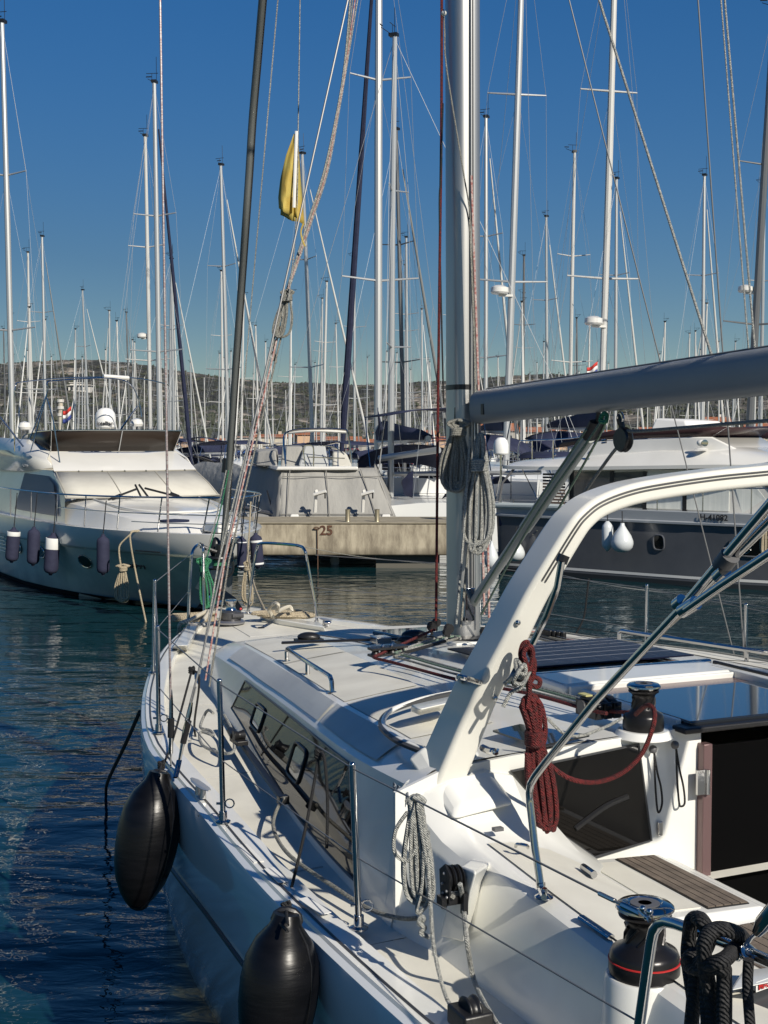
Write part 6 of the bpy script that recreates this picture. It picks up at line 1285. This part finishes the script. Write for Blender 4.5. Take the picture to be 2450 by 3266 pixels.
MB().hexa([T2(3.4,-1.1,3.2),T2(3.4,1.0,3.2),T2(4.6,1.0,3.2),T2(4.6,-1.1,3.2),T2(3.5,-1.0,3.72),T2(3.5,.7,3.72),T2(4.3,.8,3.66),T2(4.3,-1.0,3.66)]).build('fly_cover', WHITEC, yr, bevel=.05)
MB().tube(cr([T2(.2,1.5,2.75),T2(.25,1.5,3.15),T2(.5,1.5,3.2),T2(1.6,1.4,3.25),T2(2.6,1.3,3.4)],4), .016, 6).build('fly_rail', STEEL, yr)
for g in (.6,1.2): MB().tube([T2(g,1.48,2.75),T2(g,1.48,3.2)], .014, 6).build('fly_rail_post', STEEL, yr)
sl = PD(2237,1413,29); m_ = MB().ball(sl, .09, 16, (1.15,1,.85)); m_.lathe([(0,-.14),(.16,-.14),(.12,-.11),(0,-.1)], sl, 16); sl_ = m_.build('searchlight', MWHITE, yr)
MB().lathe([(0,0),(.07,0),(.075,.02),(0,.025)], sl+Vector((.05,-.08,0)), 16, (Vector((1,0,0)),HA,Vector((.3,-1,0)).normalized())).build('searchlight_lens', STEEL, sl_)
m_ = MB()
for k in range(2): m_.tube([PD(1920,1405+k*8,30.4),PD(1934,1403+k*8,30.3)], .025, 8)
m_.build('horn', STEEL, yr)
for px_, py_ in ((1888,1437),(1770,1450)): MB().ball(PD(px_,py_,31), .035, 8).build('cleat_knob', STEEL, yr)
# teak louvre panel, side rails, deck house steps
lv = MB()
for k in range(11): lv.hexa([T2(1.05,1.70,1.62+.075*k),T2(1.62,1.62,1.62+.075*k),T2(1.62,1.60,1.62+.075*k),T2(1.05,1.68,1.62+.075*k),T2(1.05,1.70,1.67+.075*k),T2(1.62,1.62,1.67+.075*k),T2(1.62,1.60,1.67+.075*k),T2(1.05,1.68,1.67+.075*k)])
lv.build('louvre_panel', mat('dark_slats', (.10,.075,.06), .6), yr)
slab2([(-.15,-1.8,1.1),(-.15,1.85,1.1),(1.0,1.85,1.1),(1.0,-1.8,1.1),(-.15,-1.8,1.6),(-.15,1.85,1.6),(1.0,1.85,1.6),(1.0,-1.8,1.6)], NAVY, 'cockpit_cover', .05)
slab2([(-.9,-1.6,.35),(-.9,1.6,.35),(0,1.6,.35),(0,-1.6,.35),(-.9,-1.6,.45),(-.9,1.6,.45),(0,1.6,.45),(0,-1.6,.45)], MWHITE, 'swim_platform')
rl = cr([T2(3.2,1.85,1.66),T2(3.25,1.85,2.05),T2(3.6,1.85,2.14),T2(6,1.84,2.18),T2(8,1.60,2.22),T2(9.5,1.05,2.26),T2(11,.3,2.3)],5)
MB().tube(rl, .016, 8).build('side_rail', STEEL, yr)
for g in (4.2,5.3,6.4,7.5,8.6,9.7): MB().tube([T2(g,sm(g,hbr)-.07,1.64),T2(g,sm(g,hbr)-.07,2.18)], .014, 6).build('rail_post', STEEL, yr)
MB().hexa([T2(6.9,-1.2,1.55),T2(6.9,1.2,1.55),T2(9.2,.6,1.55),T2(9.2,-.6,1.55),T2(6.9,-1.15,1.86),T2(6.9,1.15,1.86),T2(9.0,.55,1.74),T2(9.0,-.55,1.74)]).build('fore_coachroof', MWHITE, yr, bevel=.04)
a, b_ = T2(5.35, hrw(5.3,1.52)+.012, 1.53), T2(6.35, hrw(6.3,1.52)+.012, 1.53)
text('registration_number', 'H-41082', T2(5.6, hrw(5.6,1.53)+.04, 1.535), b_-a, HA, .18, BLACKL, yr, .004, .004)
def onr(g, z, off=.012): return T2(g - .7*(1-z/1.65)*max(0,(g-7)/4.4), hrw(g,z)+off, z)
for g, z, a_, b_, m_, nm in ((4.25,.93,.13,.16,GLASS,'porthole'),(6.55,.93,.62,.20,GLASS,'hull_window')):
    q_ = MB().add([onr(g+math.copysign(abs(math.cos(t))**.6,math.cos(t))*a_, z+math.copysign(abs(math.sin(t))**.6,math.sin(t))*b_) for t in [2*math.pi*k/28 for k in range(28)]]+[onr(g,z)], [(k,(k+1)%28,28) for k in range(28)]).build(nm, m_, yr)
    MB().tube([onr(g+math.copysign(abs(math.cos(t))**.6,math.cos(t))*a_*1.03, z+math.copysign(abs(math.sin(t))**.6,math.sin(t))*b_*1.05,.015) for t in [2*math.pi*k/28 for k in range(28)]], .02, 6, True).build('window_rim', DKH, q_)
MB().tube([onr(6.25+.12*math.cos(t),.93+.14*math.sin(t),.03) for t in [2*math.pi*k/20 for k in range(20)]], .014, 6, True).build('opening_port', STEEL, yr)
for k in range(4): MB().ball(onr(.9+k*.12,1.05 if k%2 else .95,.01),.02,6).build('hull_fitting', STEEL, yr)
# radome pole at its stern
pl = PD(1598,1450,32.2)
m_ = MB().tube([Vector((pl.x,pl.y,1.5)), pl], .025, 8); m_.build('antenna_pole', STEEL, yr)
MB().lathe([(0,0),(.16,.0),(.185,.03),(.19,.12),(.185,.24),(.15,.35),(.09,.41),(0,.425)], pl, 24).build('radome', mat('radome_white',(.74,.74,.72)), yr)
MB().tube([PD(1592,1600,32),PD(1602,1540,32),PD(1640,1495,32)], .03, 8).build('roof_strut', GREYP, yr)
MB().tube(cr([T2(-.2,1.9,1.62),T2(1,1.95,1.64),T2(1.8,1.95,1.64)],4), .07, 10).build('quarter_tube', mat('pale_tube',(.45,.5,.5),.4), yr)
WF = mat('white_fender_vinyl', (.60,.63,.64), .3, col2=(.52,.55,.57), nscale=3)
def ball_fender(px, ytop, ybot, wpx, d, label, round_=True):
    top = PD(px, ytop, d); bot = PD(px, ybot, d); L = (top-bot).length; r = wpx*d/FPX/2
    t = thing('fender', label, 'fender', bot)
    pr_ = [(0,0),(.18,0),(.22,.08),(.45,.22),(.80,.42),(.98,.60),(1,.70),(.93,.82),(.72,.92),(.4,.985),(0,1)] if round_ else [(0,0),(.25,0),(.55,.06),(.9,.14),(1,.22),(1,.75),(.85,.86),(.45,.93),(.2,1),(0,1)]
    MB().lathe([(a*r,z*L) for a,z in pr_], top, 24, (Vector((1,0,0)),Vector((0,-1,0)),-HA)).build('fender_body', WF, t, 60)
    MB().tube([top, top+HA*.25+Vector((.03,.2,0))], .012, 6).build('lanyard', BLACKROPE, t)
ball_fender(1938,1662,1758,36,29.6,'slim white fender beside the round one on the dark grey hull',False)
ball_fender(1985,1668,1762,72,29.2,'round pear-shaped white fender on the dark grey hull')
ball_fender(1568,1725,1815,46,31.6,'pale round fender low at the stern corner of the right yacht')
ball_fender(1645,1715,1790,60,31.4,'pale blue fender half hidden behind the green-roped strut')
t = thing('rope_coil', 'beige rope coil hanging at the bow of the right yacht by the frame edge', 'rope', PD(2440,1800,27.5))
adopt(hank(PD(2443,1650,27.0), .85, .22, 6, .014, BEIGEROPE, 'hank', .15, .05, Vector((1,0,0)), Vector((0,0,0)), 26, 2, .3, 6), t)
o = rope('mooring_line', [PD(1770,1830,29),PZ(1950,1868,.2),PZ(2150,1895,.15),PZ(2460,1940,.3)], .009, WHITEROPE); tag(o, 'pale line low across the water in front of the dark grey hull', 'rope')
o = rope('mooring_line', [PZ(1700,1985,.3),PZ(1900,2010,.25),PZ(2100,2035,.2)], .006, BLACKROPE); tag(o, 'thin dark line just above the water beyond the right side deck', 'rope')
o = rope('hanging_line', [PD(1878,1845,16),PD(1872,1900,16),PD(1862,1970,16),PD(1835,2025,16)], .012, BLACKROPE); tag(o, 'dark line hanging down toward the water right of the arch', 'rope')
# second flybridge yacht beyond on the right
y3 = thing('motor_yacht', 'second white flybridge yacht behind the trawler yacht, cut by the right edge', 'motor yacht', (11,36,0))
rg = []
for x, d_, yt in ((2310,36,1445),(2340,35,1425),(2400,34,1412),(2520,33,1405),(2640,33,1405)):
    rg.append([PD(x,1490,d_),PD(x,yt+18,d_),PD(x+8,yt,d_+.3),PD(x+8,yt-2,d_+3),PD(x,1480,d_+4)])
MB().loft(rg).build('cabin_roof', MWHITE, y3, 40)
MB().loft([[PD(2318,1428,35.6),PD(2330,1412,35.6)],[PD(2390,1400,34.6),PD(2400,1378,34.6)],[PD(2600,1392,33.6),PD(2600,1366,33.6)]],False).build('fly_screen', PURP, y3, 40, solid=.02)
MB().hexa([PD(2330,1570,35),PD(2650,1560,33),PD(2650,1560,38),PD(2330,1570,38),PD(2330,1486,35),PD(2650,1484,33),PD(2650,1484,38),PD(2330,1486,38)]).build('cabin', GLA, y3)
MB().hexa([Vector((9.5,35.2,-.3)),Vector((14,33.2,-.3)),Vector((15,38,-.3)),Vector((10,39,-.3)),Vector((9.2,35,1.9)),Vector((14.2,33,1.9)),Vector((15.2,38.2,1.9)),Vector((10,39.2,1.9))]).build('hull', MWHITE, y3, bevel=.1)
# ================================================================== MOORED SAILING BOATS
MASTM = mat('mast_alloy', (.50,.51,.51), .38, .55); MASTW = mat('mast_white', (.50,.50,.48), .4); MASTD = mat('mast_dark', (.16,.165,.17), .4, .5)
HW = mat('boat_white', (.66,.67,.66), .25, coat=.3); RIGM = mat('thin_wire', (.30,.32,.34), .5, .2)
SAILW = mat('furled_white', (.60,.60,.57), .8); SAILG = mat('furled_grey', (.20,.21,.21), .8); BURG = mat('burgundy_canvas',(.14,.02,.03),.85); BLUEC = mat('blue_canvas',(.03,.09,.26),.85)
def sailboat(label, L=12, H=17, hullm=None, mastm=None, cover=None, jib=None, dodger=None, spr=2, radar=0, mr=.095, wr=.008, hullh=1.25, jr=.06, top=True):
    t = thing('sailing_boat', label, 'sailboat'); hullm = hullm or HW; mastm = mastm or MASTM; cover = cover or NAVY; dodger = dodger or NAVY
    hbz = [(-.5,.80),(-.3,.93),(0,1),(.2,.86),(.35,.56),(.45,.24),(.5,.02)]; bm_ = L*.16; rg = []
    for k in range(15):
        u = -.5 + k/14; w = max(.01, sm(u, hbz)*bm_); y = u*L; h = hullh + .25*max(0,u)
        rg.append([Vector((-w,y,h)),Vector((-w*.97,y-.02,h*.5)),Vector((-w*.82,y-max(0,u)*.5,0)),Vector((0,y*.96,-.4)),Vector((w*.82,y-max(0,u)*.5,0)),Vector((w*.97,y-.02,h*.5)),Vector((w,y,h)),Vector((w*.5,y,h+.06)),Vector((-w*.5,y,h+.06))])
    MB().loft(rg).build('hull', hullm, t, 40)
    rg = []
    for u, w, h in ((.27,.35,.0),(.24,.5,.16),(.1,.62,.30),(-.1,.66,.38),(-.14,.66,.38)):
        y = u*L; z = hullh+.05; W = w*bm_; rg.append([Vector((-W,y,z)),Vector((-W*.9,y,z+h)),Vector((0,y,z+h+.06)),Vector((W*.9,y,z+h)),Vector((W,y,z))])
    c_ = MB().loft(rg, False).add(rg[-1],[(0,1,2,3,4)]).build('cabin', HW, t, 30)
    for s_ in (-1,1):
        MB().loft([[Vector((s_*(.62*bm_+.02-.04*i),y,hullh+.12+.0)),Vector((s_*(.60*bm_-.03*i),y,hullh+.27))] for i,y in enumerate((-.12*L,.0,.12*L))], False).build('window', GLASS, c_, 30)
    my = .08*L
    m_ = MB().tube([Vector((0,my,hullh+.3)),Vector((0,my-.05,H*.6)),Vector((0,my-.14,H))], [mr,mr,mr*.78], 10, flat=(1,1.0)).build('mast', mastm, t)
    for i in range(spr):
        z = hullh + (H-hullh)*((i+1)/(spr+1.05)) + .4; w = 1.05 - .22*i
        for s_ in (-1,1): MB().tube([Vector((0,my-.04,z)), Vector((s_*w,my-.28,z+.07))], [.035,.022], 6).build('spreader', mastm, m_)
    r_ = MB(); top = Vector((0,my-.13,H-.1)); hw_ = bm_*.93
    zs = [hullh + (H-hullh)*((i+1)/(spr+1.05)) + .47 for i in range(spr)]
    for s_ in (-1,1):
        tips = [Vector((s_*(1.05-.22*i),my-.28,zs[i])) for i in range(spr)]
        r_.tube([Vector((s_*hw_,my-.3,hullh))] + tips + [top], wr, 4); r_.tube([Vector((s_*hw_*.95,my+.1,hullh)), Vector((0,my-.04,zs[0]-.1))], wr*.8, 4)
        if spr > 1: r_.tube([tips[0], Vector((0,my-.06,zs[1]-.1))], wr*.7, 4)
        r_.tube([Vector((s_*.9,-L*.49,hullh+.1)), Vector((0,-L*.36,H*.32)), top], wr, 4)
    r_.tube([Vector((0,L*.485,hullh+.2)), top], wr, 4); r_.build('rigging', RIGM, t)
    MB().tube([Vector((0,my-.15,hullh+1.35)),Vector((0,-L*.33,hullh+1.45))], .075, 8).build('boom', mastm, t)
    rg = []
    for u in (0,.1,.5,.9,1): y = lerp(my-.2,-L*.32,u); hh = (.42,.48,.32,.2,.08)[int(u*4) if u not in (.1,.9) else (1 if u == .1 else 3)]; rg.append([Vector((-.1,y,hullh+1.42)),Vector((-.13,y,hullh+1.5+hh*.3)),Vector((0,y,hullh+1.46+hh)),Vector((.13,y,hullh+1.5+hh*.3)),Vector((.1,y,hullh+1.42))])
    if cover != 'none': MB().loft(rg).build('sail_cover', cover, t, 60)
    if jib:
        a, b_ = Vector((0,L*.48,hullh+.5)), lerp(Vector((0,L*.485,hullh+.2)), top, .9)
        MB().tube([a, lerp(a,b_,.15)+Vector((.0,0,0)), lerp(a,b_,.6), b_], [jr*.7,jr*1.25,jr*.95,jr*.45], 8).build('furled_jib', jib, t)
    d_ = MB().loft([[Vector((x*bm_*.62, y, z+.42*math.sqrt(max(0,1-x*x*.85)))) for x in (-1,-.8,-.4,0,.4,.8,1)] for y, z in ((-.10*L,hullh+.45),(-.17*L,hullh+.85),(-.22*L,hullh+.9))], False).build('sprayhood', dodger, t, 60, solid=.02)
    if top: MB().loft([[Vector((x*bm_*.75, y, hullh+1.95+.18*(1-x*x))) for x in (-1,-.5,0,.5,1)] for y in (-.30*L,-.38*L,-.47*L)], False).build('bimini', dodger, t, 60, solid=.02)
    r_ = MB()
    for s_ in (-1,1):
        for y in (-.30,-.47): r_.tube([Vector((s_*bm_*.75,-.38*L,hullh)),Vector((s_*bm_*.75,y*L,hullh+1.96))], .015, 5)
        r_.tube([Vector((s_*sm(u,hbz)*bm_*.95,u*L,hullh+.62)) for u in (-.48,-.2,.1,.3,.46)], .008, 4)
        for u in (-.45,-.3,-.15,.0,.15,.3,.42): x = s_*sm(u,hbz)*bm_*.95; r_.tube([Vector((x,u*L,hullh)),Vector((x,u*L,hullh+.64))], .014, 5)
    r_.build('rails', STEEL, t)
    r_ = MB(); r_.tube([Vector((.08,my-.1,H)),Vector((.08,my-.1,H+.95))], .010, 5); r_.tube([Vector((0,my-.1,H)),Vector((-.35,my+.2,H+.22))], .012, 5); r_.tube([Vector((-.42,my+.2,H+.30)),Vector((-.2,my+.2,H+.30))], .022, 5)
    r_.tube([Vector((-.1,my-.1,H)),Vector((-.1,my-.1,H+.32))], .009, 5); r_.tube([Vector((-.32,my-.1,H+.34)),Vector((.15,my-.1,H+.34))], .012, 5); r_.box((0,my-.1,H+.03),(.10,.14,.05)); r_.build('masthead_instruments', BLACKP, t)
    if radar:
        z = hullh + (H-hullh)*abs(radar); sg = -1 if radar > 0 else 1; MB().lathe([(0,0),(.22,0),(.26,.05),(.25,.18),(.12,.24),(0,.25)], (sg*.36,my+.1,z), 16).box((sg*.18,my+.05,z-.03),(.2,.06,.03)).build('radar', MWHITE, t)
    return t
def copy_tree(o, parent=None):
    c_ = o.copy(); COL.objects.link(c_)
    if parent is not None: c_.parent = parent
    for ch in list(o.children): copy_tree(ch, c_)
    return c_
def place(o, px, ytop, d, yaw, lean=0, H=17.0, pitch=0):
    z = CAM_Z + (HORIZON-ytop)*d/FPX; s_ = z/H; x = (px-1225)/FPX*d
    o.rotation_euler = (R(pitch), lean, R(yaw)); o.scale = (s_*.98+.02, s_, s_)
    o.location = (x, d, 0)
    my = .08*12*s_; o.location.x += math.sin(R(yaw))*my; o.location.y -= math.cos(R(yaw))*my
    return o
G1 = 'sailing boats moored in the harbour'
# (mast foot x, top y, distance, yaw, lean px, spec)
NEAR = [
 (45,100,46,-12,-8,dict(spr=2,mr=.10),'tall masted yacht at the far left, mast standing beside the left picture edge'),
 (512,285,48,-7,-4,dict(jib=NAVY,jr=.075,mr=.10),'yacht with tall mast just left of the main shroud and navy furled sail'),
 (484,450,62,-8,-6,dict(mastm=MASTW,radar=.42),'yacht with cream mast and small radar, directly left of the tall navy-sailed one'),
 (733,540,66,-25,-14,dict(jib=SAILW),'yacht with slim mast seen just left of the leaning grey forestay'),
 (1003,505,62,-38,-24,dict(jib=SAILW,jr=.05),'yacht whose mast rises right beside the yellow flag'),
 (1206,-330,47,14,0,dict(jib=NAVY,mr=.11,jr=.085,dodger=NAVY,hullh=1.0,top=False),'tall yacht with dark furled sail whose mast runs off the top centre'),
 (1293,430,56,-30,-20,dict(jib=SAILG,jr=.07,mastm=MASTD),'yacht with grey mast and dark furled sail right of the tall centre mast'),
 (1300,765,76,-10,-3,dict(jib=None),'smaller yacht with a bare mast crossing behind the grey mast'),
 (1131,828,82,10,0,dict(jib=SAILG),'yacht with dark topped mast left of the tall centre mast'),
 (1549,392,56,-24,0,dict(jib=SAILW),'yacht whose mast stands close right of the big foreground mast'),
 (1608,-250,50,-176,48,dict(radar=-.33,top=False,mr=.10,mastm=MASTM,jib=None),'tall yacht with round radar, first tall leaning mast right of the big mast'),
 (1909,-260,52,-170,40,dict(radar=-.27,top=False,mr=.10,mastm=MASTW,jib=None),'tall yacht with cream mast and radar leaning right behind the boom'),
 (1813,500,70,8,8,dict(mastm=MASTW,jib=None),'yacht with white mast midway between the two tall leaning masts'),
 (1961,582,68,-32,0,dict(jib=SAILW),'yacht with mast just right of the cream leaning mast'),
 (1745,700,74,-30,-4,dict(jib=SAILW),'yacht with mast topped by a small aerial left of the white mast'),
 (1667,822,86,0,0,dict(mastm=MASTD),'yacht with short dark mast just right of the first leaning mast'),
 (2237,572,60,-30,0,dict(jib=SAILW,mastm=MASTM),'yacht with lone mast between the two stays on the right'),
 (2374,50,46,-10,58,dict(mr=.12,mastm=MASTD,radar=.42,jib=None),'tall yacht with dark mast leaning right near the right edge'),
 (2424,600,62,-15,0,dict(radar=.42),'yacht with mast against the right picture edge'),
 (148,762,82,-12,0,dict(jib=SAILG),'yacht whose mast is third from the left edge'),
 (100,812,92,12,0,dict(mastm=MASTW,jib=SAILW),'yacht with white mast second from the left edge'),
 (289,930,106,-28,-12,dict(jib=SAILW),'yacht with leaning mast alone over the bare hill on the left'),
 (418,1000,102,-6,-6,dict(mastm=MASTD,jib=SAILG),'yacht with dark mast behind the left flybridge frame'),
 (556,832,76,-28,0,dict(jib=SAILW),'yacht with mast just right of the main shroud'),
 (712,870,86,-8,0,dict(mastm=MASTW),'yacht with pale mast left of the leaning forestay foot'),
 (20,1052,120,0,0,dict(mastm=MASTD),'small yacht with dark mast at the extreme left edge'),
]
for px, yt, d, yaw, lean, kw, lab in NEAR:
    o = sailboat(lab, wr=.0038 + d*.00003, **kw); H_ = 17.0
    z = CAM_Z + (HORIZON-yt)*d/FPX; o['group'] = G1
    lean_a = math.atan(lean/ max(1, (HORIZON-max(yt,-330))))
    place(o, px, yt, d, yaw)
    # lean in the world x-z plane
    rot = Matrix.Rotation(lean_a, 3, 'Y') @ Matrix.Rotation(R(yaw), 3, 'Z'); o.rotation_euler = rot.to_euler()
# far rows copied from five kinds
KINDS_ = [sailboat('white mast yacht', mastm=MASTW, jib=None, cover=BLUEC, wr=.006), sailboat('grey mast yacht', mastm=MASTM, jib=SAILW, wr=.006), sailboat('cream yacht', mastm=MASTW, jib=SAILW, cover=SAILW, dodger=BLUEC, spr=1, wr=.006), sailboat('dark mast yacht', mastm=MASTD, jib=SAILG, cover=SAILG, dodger=BURG, wr=.006, hullm=HW), sailboat('navy hull yacht', mastm=MASTM, jib=None, hullm=NAVY, wr=.006)]
KL = ['far yacht with white mast and blue sail cover in the crowded rows', 'far yacht with grey mast and white furled headsail in the crowded rows', 'far yacht with short white mast and blue canopy in the crowded rows', 'far yacht with dark mast and burgundy canopy in the crowded rows', 'far navy-hulled yacht in the crowded rows']
KG = ['far yachts with white masts', 'far yachts with grey masts', 'far yachts with one pair of spreaders', 'far yachts with dark masts', 'far navy yachts']
rnd = random.Random(12); first = [True]*5
for d, n in ((88,11),(112,17),(138,21),(165,24),(192,28)):
    for i in range(n):
        px = 2450*(i + rnd.uniform(.1,.9))/n; k = rnd.choices(range(5), (5,4,4,2,1))[0]; dd = d + rnd.uniform(-3,3)
        o = KINDS_[k] if first[k] else copy_tree(KINDS_[k]); first[k] = False
        o['label'] = KL[k]; o['group'] = KG[k]; o['category'] = 'sailboat'
        H_ = rnd.choice((10.5,11.5,12.5,13.5,14.5,15.5)) * (1 if d > 100 else 1.05); s_ = H_/17.0
        o.location = ((px-1225)/FPX*dd, dd, 0); o.rotation_euler = (0, R(rnd.uniform(-1.6,1.6)), R(rnd.choice((0,180)) + rnd.uniform(-25,25))); sh = min(1.0, s_*1.12); o.scale = (sh, sh, s_)
for k in range(5):
    if first[k]: 
        o = KINDS_[k]; o['label'] = KL[k]; o['group'] = KG[k]; o.location = (-20+8*k, 200, 0)
# distinct near craft in the middle ground
o = sailboat('white sloop with dark cabin window moored just behind the pier', L=12, H=17, jib=None, cover='none', dodger=NAVY, spr=2, mr=.10, hullh=.95)
o.location = (1.1, 41.5, 0); o.rotation_euler = (0,0,R(68)); o.scale = (1,1,.93); o['group'] = G1
def canopy(label, px, py, wpx, d, m_, h=.55, boat=True, rz=0):
    c_ = PD(px, py, d); w = wpx*d/FPX; t = thing('motorboat', label, 'motorboat', (c_.x, c_.y, 0))
    ca, sa = math.cos(rz), math.sin(rz)
    def L_(a, b_, z): return Vector((c_.x + a*ca - b_*sa, c_.y + a*sa + b_*ca, z))
    MB().loft([[L_(w*.5*x, y, c_.z - h*.5*x*x) for x in (-1,-.8,-.4,0,.4,.8,1)] for y in (-1,0,1)], False).build('canopy', m_, t, 60, solid=.03)
    r_ = MB()
    for s_ in (-1,1):
        for y in (-1,1): r_.tube([L_(s_*w*.5,y,c_.z-h*.5), L_(s_*w*.42,0,1.3)], .02, 5)
    r_.build('canopy_frame', STEEL, t)
    rg = []
    for u in (-.5,-.3,0,.25,.4,.5):
        k = interp(u,[(-.5,.9),(0,1),(.25,.85),(.4,.5),(.5,.05)]); W = w*.62*k; y = u*9
        rg.append([L_(-W,y,1.25+.3*max(0,u)),L_(-W*.85,y,0.0),L_(W*.85,y,0.0),L_(W,y,1.25+.3*max(0,u)),L_(W*.5,y,1.4),L_(-W*.5,y,1.4)])
    MB().loft(rg).build('hull', MWHITE, t, 40)
    MB().loft([[L_(-w*.4,-1,1.3),L_(-w*.36,-.2,1.95),L_(w*.36,-.2,1.95),L_(w*.4,-1,1.3)],[L_(-w*.3,3,1.3),L_(-w*.26,2,1.6),L_(w*.26,2,1.6),L_(w*.3,3,1.3)]]).build('windscreen', GLA, t, 30)
    return t
canopy('motorboat with a dark navy bimini top right of the left yacht', 640, 1394, 150, 62, NAVY, .5)
canopy('low white motorboat with grey canopy below the navy bimini', 600, 1452, 140, 54, mat('charcoal_canopy',(.05,.05,.055),.8), .5, rz=.3)
canopy('motorboat with burgundy canopy behind the boat boom', 1275, 1468, 90, 70, BURG, .4)
canopy('motorboat with wide navy canopy just left of the big mast', 1385, 1462, 120, 52, NAVY, .5, rz=-.2)
canopy('small open motorboat with dark canopy right of the mast coils', 1640, 1452, 100, 66, BLACKP, .5)
canopy('white cruiser with pale canopy behind the strut', 1740, 1440, 90, 84, mat('pale_cover',(.40,.41,.40),.85), .4)
canopy('small cruiser with navy canopy beneath the rust roofs, centre left', 1130, 1448, 110, 76, NAVY, .4, rz=.2)
canopy('small cruiser with white canopy left of the covered boat mast', 850, 1440, 100, 90, SAILW, .4)
# boats gear against the pier end: boom and hanging navy cover
t = thing('outboard_cover', 'navy canvas cover hanging on the stern rail behind the pier', 'cover', PD(1300,1560,40))
MB().loft([[PD(1318,1502,40),PD(1310,1504,40.2),PD(1306,1504,40.4)],[PD(1318,1540,39.8),PD(1282,1532,40),PD(1280,1540,40.5)],[PD(1316,1588,39.8),PD(1288,1578,40),PD(1292,1580,40.4)]]).build('canvas', NAVY, t, 50)
o = tag(MB().loft([[PD(1204,1300,41.6),PD(1206,1300,41.7)],[PD(1216,1350,41.6),PD(1206,1352,41.7)],[PD(1227,1372,41.6),PD(1206,1395,41.7)]], False).build('pennant', NAVY, solid=.01), 'dark navy pennant hanging on the tall centre mast', 'flag')
o = tag(MB().tube([PD(1212,1462,41.5), PD(1400,1435,39.5)], .10, 10).build('boom', MASTM), 'grey boom slanting right from the tall centre mast', 'boom')
